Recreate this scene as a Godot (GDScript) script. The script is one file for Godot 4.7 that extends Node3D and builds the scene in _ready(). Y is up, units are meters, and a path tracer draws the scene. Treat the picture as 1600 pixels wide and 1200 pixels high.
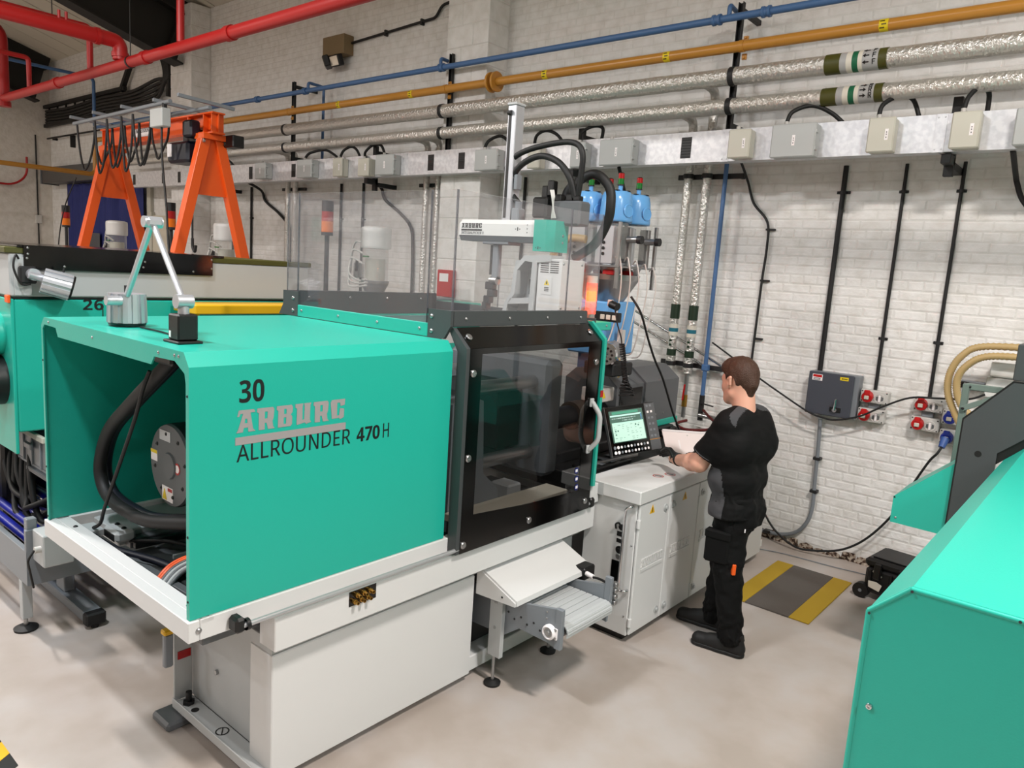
extends Node3D
# Injection moulding hall. y up, metres; brick wall in the plane z = 0, camera at (0, 2.2, 6.31).

var S: SurfaceTool                 # the surface being collected
var P := Transform3D()             # pen: placed before a shape is added
var O := Vector3.ZERO              # base of the thing being built
var cur: Node3D                    # the thing being built
var M := {}
var names := {}
var rng := RandomNumberGenerator.new()

# ---------------------------------------------------------------- naming
func numbered(n: String) -> String:
	if not names.has(n):
		names[n] = 0
		return n
	names[n] += 1
	return "%s_%03d" % [n, names[n]]

func thing(called: String, label: String, category: String, at := Vector3.ZERO, group := "") -> Node3D:
	var o := Node3D.new()
	o.name = numbered(called)
	add_child(o)
	o.position = at
	O = at
	cur = o
	o.set_meta("label", label)
	o.set_meta("category", category)
	if group:
		o.set_meta("group", group)
	return o

func part(called: String, m: Material, parent: Node3D = null, kind := "") -> MeshInstance3D:
	var mi := MeshInstance3D.new()
	mi.name = called
	mi.mesh = flush()
	mi.material_override = m
	(parent if parent else cur).add_child(mi, true)
	if kind:
		mi.set_meta("kind", kind)
	return mi

func solo(called: String, label: String, category: String, m: Material, at: Vector3, group := "") -> MeshInstance3D:
	var mi := MeshInstance3D.new()
	mi.name = numbered(called)
	mi.mesh = flush()
	mi.material_override = m
	mi.position = at
	add_child(mi)
	mi.set_meta("label", label)
	mi.set_meta("category", category)
	if group:
		mi.set_meta("group", group)
	return mi

func struct(called: String, m: Material) -> MeshInstance3D:
	var mi := MeshInstance3D.new()
	mi.name = numbered(called)
	mi.mesh = flush()
	mi.material_override = m
	add_child(mi)
	mi.set_meta("kind", "structure")
	return mi

func base(at: Vector3) -> void:
	O = at

func flush() -> Mesh:
	var m := S.commit()
	S = SurfaceTool.new()
	S.begin(Mesh.PRIMITIVE_TRIANGLES)
	return m

# ---------------------------------------------------------------- shapes
func v3(x: float, y: float, z: float) -> Vector3:
	return Vector3(x, y, z)

func tri(a: Vector3, b: Vector3, c: Vector3) -> void:      # counted clockwise from the front
	var pa := P * a - O
	var pb := P * b - O
	var pc := P * c - O
	var n := (pc - pa).cross(pb - pa)
	if n.length_squared() < 1e-16:
		return
	n = n.normalized()
	for q in [pa, pb, pc]:
		S.set_normal(n)
		S.set_uv(Vector2.ZERO)
		S.add_vertex(q)

func quad(a: Vector3, b: Vector3, c: Vector3, d: Vector3) -> void:
	tri(a, b, c)
	tri(a, c, d)

func quad_uv(a: Vector3, b: Vector3, c: Vector3, d: Vector3) -> void:   # a top left, clockwise
	var q := [P * a - O, P * b - O, P * c - O, P * d - O]
	var uv := [Vector2(0, 0), Vector2(1, 0), Vector2(1, 1), Vector2(0, 1)]
	var n: Vector3 = (q[2] - q[0]).cross(q[1] - q[0]).normalized()
	for i in [0, 1, 2, 0, 2, 3]:
		S.set_normal(n)
		S.set_uv(uv[i])
		S.add_vertex(q[i])

func sm(q: Array, n: Array) -> void:                     # smooth quad: 4 points, 4 normals in pen space
	for i in [0, 1, 2, 0, 2, 3]:
		S.set_normal((P.basis * n[i]).normalized())
		S.set_uv(Vector2.ZERO)
		S.add_vertex(P * q[i] - O)

# box between two corners, edges chamfered by e
func bx(a: Vector3, b: Vector3, e := 0.003) -> void:
	var lo := a.min(b)
	var hi := a.max(b)
	var s := hi - lo
	e = minf(e, minf(s.x, minf(s.y, s.z)) * 0.3)
	var c := (lo + hi) * 0.5
	var h := s * 0.5
	for ax in 3:
		var u := (ax + 1) % 3
		var w := (ax + 2) % 3
		for sg in [-1.0, 1.0]:
			var p := []
			for k in [[-1, -1], [-1, 1], [1, 1], [1, -1]]:
				var q := Vector3.ZERO
				q[ax] = h[ax] * sg
				q[u] = (h[u] - e) * k[0]
				q[w] = (h[w] - e) * k[1]
				p.append(c + q)
			if sg > 0:
				quad(p[0], p[1], p[2], p[3])
			else:
				quad(p[3], p[2], p[1], p[0])
	if e < 0.0004:
		return
	for ax in 3:                                          # the twelve chamfers
		var u := (ax + 1) % 3
		var w := (ax + 2) % 3
		for su in [-1.0, 1.0]:
			for sw in [-1.0, 1.0]:
				var p := []
				for k in [[-1, 0], [1, 0], [1, 1], [-1, 1]]:
					var q := Vector3.ZERO
					q[ax] = (h[ax] - e) * k[0]
					q[u] = (h[u] if k[1] == 0 else h[u] - e) * su
					q[w] = (h[w] - e if k[1] == 0 else h[w]) * sw
					p.append(c + q)
				if su * sw > 0:
					quad(p[3], p[2], p[1], p[0])
				else:
					quad(p[0], p[1], p[2], p[3])
	for sx in [-1.0, 1.0]:
		for sy in [-1.0, 1.0]:
			for sz in [-1.0, 1.0]:
				var k := Vector3(sx, sy, sz)
				var p1 := c + Vector3(h.x, h.y - e, h.z - e) * k
				var p2 := c + Vector3(h.x - e, h.y, h.z - e) * k
				var p3 := c + Vector3(h.x - e, h.y - e, h.z) * k
				if sx * sy * sz > 0:
					tri(p1, p3, p2)
				else:
					tri(p1, p2, p3)

func bc(c: Vector3, s: Vector3, e := 0.003) -> void:       # box by centre and size
	bx(c - s * 0.5, c + s * 0.5, e)

# round bar between two points
func cyl(a: Vector3, b: Vector3, r: float, r2 := -1.0, seg := 16, caps := true) -> void:
	if r2 < 0.0:
		r2 = r
	var d := (b - a)
	var L := d.length()
	d /= L
	var u := d.cross(Vector3.UP if absf(d.y) < 0.9 else Vector3.RIGHT).normalized()
	var w := d.cross(u)
	for i in seg:
		var t0 := TAU * i / seg
		var t1 := TAU * (i + 1) / seg
		var n0 := u * cos(t0) + w * sin(t0)
		var n1 := u * cos(t1) + w * sin(t1)
		var k := d * ((r - r2) / L)
		sm([a + n0 * r, b + n0 * r2, b + n1 * r2, a + n1 * r], [n0 + k, n0 + k, n1 + k, n1 + k])
		if caps:
			tri(a, a + n0 * r, a + n1 * r)
			tri(b, b + n1 * r2, b + n0 * r2)

# hollow or stepped round body about an axis from a along d; profile of (radius, along)
func lathe(a: Vector3, d: Vector3, prof: Array, seg := 24, smooth := false) -> void:
	d = d.normalized()
	var u := d.cross(Vector3.UP if absf(d.y) < 0.9 else Vector3.RIGHT).normalized()
	var w := d.cross(u)
	var ns := []
	for j in prof.size() - 1:
		var s: Vector2 = prof[j + 1] - prof[j]
		ns.append(Vector2(s.y, -s.x).normalized())
	for j in prof.size() - 1:
		var pa: Vector2 = prof[j]
		var pb: Vector2 = prof[j + 1]
		var na: Vector2 = ns[j]
		var nb: Vector2 = ns[j]
		if smooth and j > 0:
			na = (ns[j] + ns[j - 1]).normalized()
		if smooth and j < ns.size() - 1:
			nb = (ns[j] + ns[j + 1]).normalized()
		for i in seg:
			var t0 := TAU * i / seg
			var t1 := TAU * (i + 1) / seg
			var c0 := u * cos(t0) + w * sin(t0)
			var c1 := u * cos(t1) + w * sin(t1)
			sm([a + c0 * pa.x + d * pa.y, a + c0 * pb.x + d * pb.y, a + c1 * pb.x + d * pb.y, a + c1 * pa.x + d * pa.y],
				[c0 * na.x + d * na.y, c0 * nb.x + d * nb.y, c1 * nb.x + d * nb.y, c1 * na.x + d * na.y])

# curve through points, then a tube round it
func curve(pts: Array, step := 6) -> Array:
	var out := []
	var n := pts.size()
	for i in n - 1:
		var p0: Vector3 = pts[maxi(i - 1, 0)]
		var p1: Vector3 = pts[i]
		var p2: Vector3 = pts[i + 1]
		var p3: Vector3 = pts[mini(i + 2, n - 1)]
		for k in step:
			var t := float(k) / step
			out.append(0.5 * (2.0 * p1 + (p2 - p0) * t + (2.0 * p0 - 5.0 * p1 + 4.0 * p2 - p3) * t * t + (3.0 * p1 - p0 - 3.0 * p2 + p3) * t * t * t))
	out.append(pts[n - 1])
	return out

func tube(pts: Array, r: float, seg := 10, ribs := 0.0) -> void:
	var n := pts.size()
	var u := Vector3.ZERO
	var prev := []
	var prevn := []
	for i in n:
		var d: Vector3 = (pts[mini(i + 1, n - 1)] - pts[maxi(i - 1, 0)]).normalized()
		if i == 0:
			u = d.cross(Vector3.UP if absf(d.y) < 0.9 else Vector3.RIGHT).normalized()
		u = (u - d * u.dot(d)).normalized()
		var w := d.cross(u)
		var ring := []
		var rn := []
		var rr := r + (ribs if i % 2 else 0.0)
		for k in seg + 1:
			var t := TAU * k / seg
			var c := u * cos(t) + w * sin(t)
			ring.append(pts[i] + c * rr)
			rn.append(c)
		if i > 0:
			for k in seg:
				sm([prev[k], ring[k], ring[k + 1], prev[k + 1]], [prevn[k], rn[k], rn[k + 1], prevn[k + 1]])
		else:
			for k in seg:
				tri(pts[0], ring[k], ring[k + 1])
		if i == n - 1:
			for k in seg:
				tri(pts[i], ring[k + 1], ring[k])
		prev = ring
		prevn = rn

func cable(pts: Array, r: float, seg := 8) -> void:
	tube(curve(pts), r, seg)

# pipe with straight runs and rounded corners
func pipe(pts: Array, r: float, bend := 0.08, seg := 14) -> void:
	var out := [pts[0]]
	for i in range(1, pts.size() - 1):
		var p: Vector3 = pts[i]
		var a: Vector3 = pts[i - 1] - p
		var b: Vector3 = pts[i + 1] - p
		var k := minf(bend, minf(a.length(), b.length()) * 0.49)
		var pa := p + a.normalized() * k
		var pb := p + b.normalized() * k
		for j in 7:
			var t := j / 6.0
			out.append(pa.lerp(p, t).lerp(p.lerp(pb, t), t))
	out.append(pts[pts.size() - 1])
	tube(out, r, seg)

# flat outline pushed along an axis: 0 = outline in (z, y) along x, 1 = (x, z) along y, 2 = (x, y) along z
func ext(poly: Array, ax: int, from: float, to: float) -> void:
	var pv := PackedVector2Array(poly)
	if Geometry2D.is_polygon_clockwise(pv):
		pv.reverse()
	var lo := minf(from, to)
	var hi := maxf(from, to)
	var idx := Geometry2D.triangulate_polygon(pv)
	for i in range(0, idx.size(), 3):
		for side in 2:
			var q := []
			for k in 3:
				q.append(lift(pv[idx[i + k]], ax, hi if side else lo))
			var n: Vector3 = (q[2] - q[0]).cross(q[1] - q[0])
			if (n[ax] > 0.0) == (side == 1):
				tri(q[0], q[1], q[2])
			else:
				tri(q[0], q[2], q[1])
	var m := pv.size()
	for i in m:
		var a := pv[i]
		var b := pv[(i + 1) % m]
		var q := [lift(a, ax, lo), lift(b, ax, lo), lift(b, ax, hi), lift(a, ax, hi)]
		var n: Vector3 = (q[2] - q[0]).cross(q[1] - q[0])
		var e := b - a                                       # the solid lies to the left of each edge
		var outw := lift(Vector2(e.y, -e.x), ax, 0.0)
		if n.dot(outw) > 0.0:
			quad(q[0], q[1], q[2], q[3])
		else:
			quad(q[3], q[2], q[1], q[0])

func lift(p: Vector2, ax: int, d: float) -> Vector3:
	return Vector3(d, p.y, p.x) if ax == 0 else Vector3(p.x, d, p.y) if ax == 1 else Vector3(p.x, p.y, d)

func ball(c: Vector3, r: Vector3, seg := 14, rings := 8) -> void:
	for j in rings:
		var a0 := PI * j / rings
		var a1 := PI * (j + 1) / rings
		for i in seg:
			var t0 := TAU * i / seg
			var t1 := TAU * (i + 1) / seg
			var n := [v3(sin(a0) * cos(t0), cos(a0), sin(a0) * sin(t0)), v3(sin(a0) * cos(t1), cos(a0), sin(a0) * sin(t1)),
				v3(sin(a1) * cos(t1), cos(a1), sin(a1) * sin(t1)), v3(sin(a1) * cos(t0), cos(a1), sin(a1) * sin(t0))]
			sm([c + n[0] * r, c + n[1] * r, c + n[2] * r, c + n[3] * r], n)

# round-headed screw seen from direction d
func screw(at: Vector3, d: Vector3, r := 0.008) -> void:
	lathe(at, d, [Vector2(r, 0), Vector2(r * 0.92, r * 0.35), Vector2(r * 0.6, r * 0.6), Vector2(r * 0.35, r * 0.62), Vector2(r * 0.3, r * 0.35), Vector2(0.0, r * 0.35)], 10)

func bar(a: Vector3, b: Vector3, w: float, h: float, e := 0.002) -> void:   # square bar from a to b
	var keep := P
	var d := (b - a)
	var L := d.length()
	var z := d / L
	var x := Vector3.UP.cross(z)
	x = x.normalized() if x.length() > 0.01 else Vector3.RIGHT
	var y := z.cross(x)
	P = P * Transform3D(Basis(x, y, z), a)
	bx(v3(-w / 2, -h / 2, 0), v3(w / 2, h / 2, L), e)
	P = keep

# lettering as thin solid letters; right and up span the face
func words(s: String, at: Vector3, right: Vector3, up: Vector3, height: float, m: Material, parent: Node3D, called := "lettering", bold := false, stretch := 1.0) -> void:
	var t := TextMesh.new()
	var f := SystemFont.new()
	f.font_names = PackedStringArray(["Droid Sans"])
	if bold:
		f.font_weight = 700
	t.font = f
	t.font_size = 32
	t.text = s
	t.pixel_size = height / 23.0
	t.depth = 0.001
	t.horizontal_alignment = HORIZONTAL_ALIGNMENT_LEFT
	t.vertical_alignment = VERTICAL_ALIGNMENT_BOTTOM
	var mi := MeshInstance3D.new()
	mi.name = called
	mi.mesh = t
	mi.material_override = m
	mi.transform = Transform3D(Basis(right.normalized() * stretch, up.normalized(), right.cross(up).normalized()), at - O)
	parent.add_child(mi, true)

# the heavy stepped capitals of the maker's wordmark, drawn on a grid: width 6.6 units, height 1
func wordmark(at: Vector3, right: Vector3, up: Vector3, h: float, depth: float, bar_too := true, wide := 1.0) -> void:
	var r := right.normalized() * h * wide
	var u := up.normalized() * h
	var n := right.cross(up).normalized() * depth
	var L := {
		"A": [[[0.0, 0.0], [0.33, 0.0], [0.38, 0.2], [0.6, 0.2], [0.62, 0.0], [1.0, 0.0], [0.86, 0.12], [0.72, 0.86], [0.98, 0.86], [0.9, 1.0], [0.12, 1.0], [0.04, 0.72], [0.14, 0.72], [0.2, 0.84], [0.34, 0.84], [0.1, 0.16]],
			[[0.42, 0.4], [0.45, 0.6], [0.55, 0.6], [0.57, 0.4]]],
		"R": [[[0.1, 0.0], [0.42, 0.0], [0.42, 0.3], [0.52, 0.3], [0.6, 0.0], [0.98, 0.0], [0.88, 0.1], [0.84, 0.36], [0.9, 0.5], [0.94, 0.9], [0.86, 1.0], [0.02, 1.0], [0.0, 0.84], [0.1, 0.78]],
			[[0.42, 0.5], [0.42, 0.82], [0.58, 0.82], [0.56, 0.5]]],
		"B": [[[0.08, 0.0], [0.8, 0.0], [0.88, 0.1], [0.88, 0.45], [0.8, 0.55], [0.9, 0.66], [0.92, 0.9], [0.84, 1.0], [0.02, 1.0], [0.0, 0.84], [0.1, 0.78]],
			[[0.4, 0.14], [0.4, 0.44], [0.54, 0.44], [0.54, 0.14]], [[0.42, 0.6], [0.42, 0.84], [0.56, 0.84], [0.56, 0.6]]],
		"U": [[[0.1, 0.0], [0.56, 0.08], [0.64, 0.0], [0.94, 0.06], [0.86, 0.2], [0.88, 0.9], [0.94, 1.0], [0.5, 1.0], [0.54, 0.84], [0.52, 0.24], [0.42, 0.2], [0.42, 0.84], [0.46, 1.0], [0.0, 1.0], [0.0, 0.84], [0.1, 0.78], [0.08, 0.12]]],
		"G": [[[0.1, 0.06], [0.56, 0.08], [0.62, 0.0], [0.86, 0.08], [0.88, 0.5], [0.6, 0.56], [0.56, 0.2], [0.42, 0.2], [0.42, 0.84], [0.6, 0.84], [0.64, 0.66], [0.9, 0.7], [0.92, 1.0], [0.08, 1.0], [0.0, 0.86]]]}
	var keep := P
	P = P * Transform3D(Basis(r, u, n), at)
	var x := 0.0
	for ch in "ARBURG":
		var rows: Array = L[ch]
		var poly := []
		for q in rows[0]:
			poly.append(Vector2(q[0], q[1]))
		for hole in rows.slice(1):                        # cut each counter in from the nearest outline point
			var hp := []
			for q in hole:
				hp.append(Vector2(q[0], q[1]))
			if Geometry2D.is_polygon_clockwise(PackedVector2Array(hp)) == Geometry2D.is_polygon_clockwise(PackedVector2Array(poly)):
				hp.reverse()
			var best := 9.0
			var bi := 0
			var bj := 0
			for i in poly.size():
				for j in hp.size():
					var dd: float = poly[i].distance_to(hp[j])
					if dd < best:
						best = dd
						bi = i
						bj = j
			var merged := poly.slice(0, bi + 1)
			for j in hp.size() + 1:
				merged.append(hp[(bj + j) % hp.size()] + (Vector2(0.0005, 0.0005) if j == hp.size() else Vector2.ZERO))
			merged.append(poly[bi] + Vector2(0.0005, 0.0005))
			merged.append_array(poly.slice(bi + 1))
			poly = merged
		var moved := []
		for q in poly:
			moved.append(q + Vector2(x, 0))
		ext(moved, 2, 0.0, 1.0)
		x += 1.06
	if bar_too:
		bx(v3(-0.05, -0.55, 0), v3(x - 0.06, -0.2, 1), 0.0)
	P = keep

# ---------------------------------------------------------------- materials
func mat(c: Color, rough := 0.6, metal := 0.0, spec := 0.5) -> StandardMaterial3D:
	var m := StandardMaterial3D.new()
	m.albedo_color = c
	m.roughness = rough
	m.metallic = metal
	m.metallic_specular = spec
	return m

func noise_tex(freq: float, seed_: int, size := 512, octaves := 4, ramp: Gradient = null, normal := false, bump := 4.0) -> NoiseTexture2D:
	var n := FastNoiseLite.new()
	n.seed = seed_
	n.frequency = freq
	n.fractal_octaves = octaves
	var t := NoiseTexture2D.new()
	t.width = size
	t.height = size
	t.seamless = true
	t.noise = n
	if ramp:
		t.color_ramp = ramp
	if normal:
		t.as_normal_map = true
		t.bump_strength = bump
	return t

func ramp(cs: Array, at: Array) -> Gradient:
	var g := Gradient.new()
	g.colors = PackedColorArray(cs)
	g.offsets = PackedFloat32Array(at)
	return g

func tri_map(m: StandardMaterial3D, scale: float, world := true) -> StandardMaterial3D:
	m.uv1_triplanar = true
	m.uv1_world_triplanar = world
	m.uv1_scale = Vector3.ONE * scale
	return m

func glow(c: Color, e: float, albedo := Color(0.05, 0.05, 0.05)) -> StandardMaterial3D:
	var m := mat(albedo, 0.4)
	m.emission_enabled = true
	m.emission = c
	m.emission_energy_multiplier = e
	return m

func pane(c: Color, a: float) -> StandardMaterial3D:
	var m := mat(Color(c, a), 0.02)
	m.transparency = BaseMaterial3D.TRANSPARENCY_ALPHA
	return m

func materials() -> void:
	var fine := noise_tex(0.05, 3, 512, 4, null, true, 1.2)
	M.green = mat(Color(0.12, 0.655, 0.58), 0.34)
	M.green.normal_enabled = true
	M.green.normal_texture = noise_tex(0.12, 4, 512, 2, null, true, 0.7)
	M.green.normal_scale = 0.25
	tri_map(M.green, 2.2, false)
	M.white = mat(Color(0.82, 0.82, 0.815), 0.4)
	M.lightgrey = mat(Color(0.68, 0.69, 0.69), 0.42)
	M.beige = mat(Color(0.80, 0.77, 0.70), 0.5)
	M.dark = mat(Color(0.235, 0.25, 0.255), 0.42)
	M.grey = mat(Color(0.47, 0.49, 0.51), 0.42)
	M.midgrey = mat(Color(0.34, 0.35, 0.36), 0.45)
	M.black = mat(Color(0.035, 0.035, 0.037), 0.45)
	M.rubber = mat(Color(0.045, 0.045, 0.047), 0.6)
	M.gloss_black = mat(Color(0.02, 0.02, 0.02), 0.12)
	M.steel = mat(Color(0.66, 0.66, 0.66), 0.3, 0.9)
	M.chrome = mat(Color(0.82, 0.82, 0.83), 0.12, 1.0)
	M.alu = mat(Color(0.76, 0.77, 0.79), 0.36, 0.7)
	M.brass = mat(Color(0.72, 0.55, 0.26), 0.3, 0.9)
	M.orange = mat(Color(0.90, 0.345, 0.08), 0.38)
	M.yellow = mat(Color(0.86, 0.66, 0.05), 0.45)
	M.gas = mat(Color(0.72, 0.50, 0.19), 0.32)
	M.label_yellow = mat(Color(0.88, 0.77, 0.08), 0.5)
	M.red = mat(Color(0.66, 0.075, 0.075), 0.42)
	M.plug_red = mat(Color(0.72, 0.05, 0.06), 0.4)
	M.blue = mat(Color(0.27, 0.41, 0.59), 0.45)
	M.plug_blue = mat(Color(0.06, 0.16, 0.55), 0.4)
	M.lightblue = mat(Color(0.40, 0.65, 0.87), 0.22)
	M.navy = mat(Color(0.07, 0.12, 0.40), 0.7)
	M.hoist = mat(Color(0.03, 0.05, 0.12), 0.4)
	M.roller = mat(Color(0.05, 0.10, 0.50), 0.35)
	M.paper = mat(Color(0.93, 0.91, 0.91), 0.7)
	M.plastic = mat(Color(0.68, 0.69, 0.685), 0.5)
	M.cream_plastic = mat(Color(0.75, 0.74, 0.69), 0.5)
	M.socket = mat(Color(0.76, 0.75, 0.73), 0.45)
	M.shutter = mat(Color(0.30, 0.29, 0.28), 0.55)
	M.iron = mat(Color(0.10, 0.10, 0.105), 0.55)
	M.beam = mat(Color(0.075, 0.068, 0.06), 0.6)
	M.darkprint = mat(Color(0.03, 0.03, 0.03), 0.5)
	M.silverprint = mat(Color(0.62, 0.60, 0.60), 0.45, 0.2)
	M.tan = mat(Color(0.70, 0.60, 0.41), 0.45)
	M.clear = pane(Color(0.55, 0.54, 0.58), 0.07)
	M.clear_edge = pane(Color(0.42, 0.42, 0.45), 0.5)
	M.jar = pane(Color(0.75, 0.76, 0.74), 0.2)
	M.tint = pane(Color(0.035, 0.032, 0.03), 0.58)
	M.amber = glow(Color(1.0, 0.55, 0.06), 2.2, Color(0.9, 0.45, 0.05))
	M.amber_off = mat(Color(0.85, 0.42, 0.03), 0.25)
	M.red_off = mat(Color(0.62, 0.04, 0.05), 0.25)
	M.green_off = mat(Color(0.04, 0.42, 0.14), 0.25)
	M.teal_tape = mat(Color(0.05, 0.38, 0.25), 0.5)
	M.cyan_tape = mat(Color(0.07, 0.42, 0.50), 0.5)
	M.olive = mat(Color(0.27, 0.27, 0.06), 0.5)
	M.dkgreen = mat(Color(0.07, 0.17, 0.09), 0.5)
	M.tape_silver = mat(Color(0.66, 0.66, 0.66), 0.4)
	M.tape_white = mat(Color(0.85, 0.83, 0.78), 0.5)
	M.lid_white = mat(Color(0.86, 0.86, 0.85), 0.35)
	# painted brick
	var paint := mat(Color(1, 1, 1), 0.62)
	paint.albedo_texture = noise_tex(0.012, 21, 512, 5, ramp([Color(0.85, 0.84, 0.82), Color(0.885, 0.878, 0.865), Color(0.905, 0.90, 0.89)], [0.1, 0.5, 0.85]))
	paint.normal_enabled = true
	paint.normal_texture = noise_tex(0.03, 22, 512, 5, null, true, 5.0)
	paint.normal_scale = 0.35
	M.brick = tri_map(paint, 0.9)
	var mort := paint.duplicate()
	mort.albedo_color = Color(0.97, 0.97, 0.965)
	M.mortar = mort
	var plain_ := paint.duplicate()
	plain_.albedo_color = Color(0.93, 0.91, 0.88)
	M.plaster = plain_
	# floor paint
	var fl := mat(Color(1, 1, 1), 0.34)
	fl.albedo_texture = noise_tex(0.006, 31, 1024, 5, ramp([Color(0.665, 0.62, 0.585), Color(0.695, 0.655, 0.625), Color(0.71, 0.68, 0.66)], [0.2, 0.5, 0.8]))
	fl.roughness_texture = noise_tex(0.01, 33, 512, 4, ramp([Color(0.88, 0.88, 0.88), Color(1, 1, 1)], [0.3, 0.7]))
	fl.roughness = 0.42
	fl.normal_enabled = true
	fl.normal_texture = noise_tex(0.02, 32, 512, 3, null, true, 1.0)
	fl.normal_scale = 0.12
	M.floor = tri_map(fl, 0.3)
	# crinkled foil on the pipes
	var foil := mat(Color(0.84, 0.83, 0.81), 0.36, 0.78)
	foil.normal_enabled = true
	foil.normal_texture = noise_tex(0.035, 41, 512, 4, null, true, 9.0)
	foil.normal_scale = 0.8
	M.foil = tri_map(foil, 1.6)
	# galvanised sheet
	var galv := mat(Color(1, 1, 1), 0.4, 0.35)
	galv.albedo_texture = noise_tex(0.02, 51, 512, 3, ramp([Color(0.80, 0.80, 0.815), Color(0.86, 0.86, 0.87)], [0.3, 0.7]))
	M.galv = tri_map(galv, 1.5)
	# ceiling boards
	M.board = mat(Color(0.78, 0.75, 0.69), 0.8)
	M.mat_grey = mat(Color(0.35, 0.325, 0.305), 0.85)
	M.mat_grey.normal_enabled = true
	M.mat_grey.normal_texture = noise_tex(0.25, 61, 256, 2, null, true, 3.0)
	M.mat_grey = tri_map(M.mat_grey, 3.0)
	M.mat_yellow = mat(Color(0.66, 0.54, 0.10), 0.8)

# ---------------------------------------------------------------- start
func _ready() -> void:
	rng.seed = 7
	S = SurfaceTool.new()
	S.begin(Mesh.PRIMITIVE_TRIANGLES)
	var cam := Camera3D.new()
	cam.name = "camera"
	cam.position = v3(0, 2.2, 6.31)
	cam.rotation = v3(deg_to_rad(-8.8954), deg_to_rad(39.7065), deg_to_rad(3.7345))
	cam.fov = 54.813
	cam.near = 0.05
	cam.far = 100.0
	add_child(cam)
	var e := Environment.new()
	e.background_mode = Environment.BG_COLOR
	e.background_color = Color(0.02, 0.02, 0.02)
	e.tonemap_mode = Environment.TONE_MAPPER_LINEAR
	e.tonemap_exposure = 1.2
	e.sdfgi_enabled = true
	e.ssao_enabled = true
	e.ssil_enabled = true
	var we := WorldEnvironment.new()
	we.name = "environment"
	we.environment = e
	add_child(we)
	materials()
	lamps()
	shell()
	wall_services()
	roof_services()
	far_left()
	machine()
	machine_inside()
	robot()
	injection_side()
	cabinet()
	conveyor()
	left_things()
	right_machine()
	right_wall_things()
	person()

# strip lamps hung under the roof, out of the picture; each a glowing diffuser and a light of its size
func lamps() -> void:
	M.lamp_glow = glow(Color(1.0, 0.94, 0.86), 4.0, Color(0.8, 0.8, 0.8))
	# x, z, strength, warmth
	var spots := [[0.7, 4.2, 1.8, 1.0], [4.2, 4.6, 1.6, 0.4], [-3.0, 6.3, 1.1, 0.2], [2.6, 8.0, 0.35, 0.3], [-6.6, 5.6, 1.5, 0.8], [-6.6, 9.6, 0.7, 0.3], [-2.4, 10.8, 0.3, 0.5], [-10.5, 8.2, 1.7, 1.0], [-15.5, 8.0, 2.4, 1.0], [-12.0, 12.5, 0.9, 0.6]]
	for s in spots:
		var at := v3(s[0], 5.35, s[1])
		thing("strip_lamp", "long suspended strip lamp with a white diffuser hung under the roof", "lamp", at, "strip lamps hung under the roof")
		bx(at + v3(-0.4, 0.01, -0.13), at + v3(0.4, 0.08, 0.13), 0.01)
		part("housing", M.white)
		bx(at + v3(-0.38, -0.005, -0.115), at + v3(0.38, 0.01, 0.115), 0.002)
		part("diffuser", M.lamp_glow)
		for k in [-0.3, 0.3]:
			cyl(at + v3(k, 0.08, 0), v3(at.x + k, roof(at.z), at.z), 0.004, -1, 6)
			part("hanger", M.iron)
		var l := AreaLight3D.new()
		l.name = "lamp_light"
		l.area_size = Vector2(0.76, 0.23)
		l.light_energy = 14.0 * s[2]
		l.light_color = Color(0.93, 0.965, 1.0).lerp(Color(1.0, 0.97, 0.945), s[3])
		l.area_range = 40.0
		l.area_attenuation = 2.0
		l.shadow_enabled = true
		l.rotation = v3(-PI / 2, 0, 0)
		l.position = v3(0, -0.02, 0)
		cur.add_child(l)

# ---------------------------------------------------------------- room
const PITCH := 0.28

func roof(z: float) -> float:
	return 5.95 + tan(PITCH) * minf(z, 16.0 - z)

func one_brick(w: float, h: float) -> void:              # a painted brick face with soft edges, in its own axes
	var e := 0.0075
	var d := 0.0026
	var f := [v3(e, h - e, 0), v3(w - e, h - e, 0), v3(w - e, e, 0), v3(e, e, 0)]
	var g := [v3(0, h, -d), v3(w, h, -d), v3(w, 0, -d), v3(0, 0, -d)]
	quad(f[0], f[1], f[2], f[3])
	for i in 4:
		var j := (i + 1) % 4
		quad(g[i], g[j], f[j], f[i])

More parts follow.
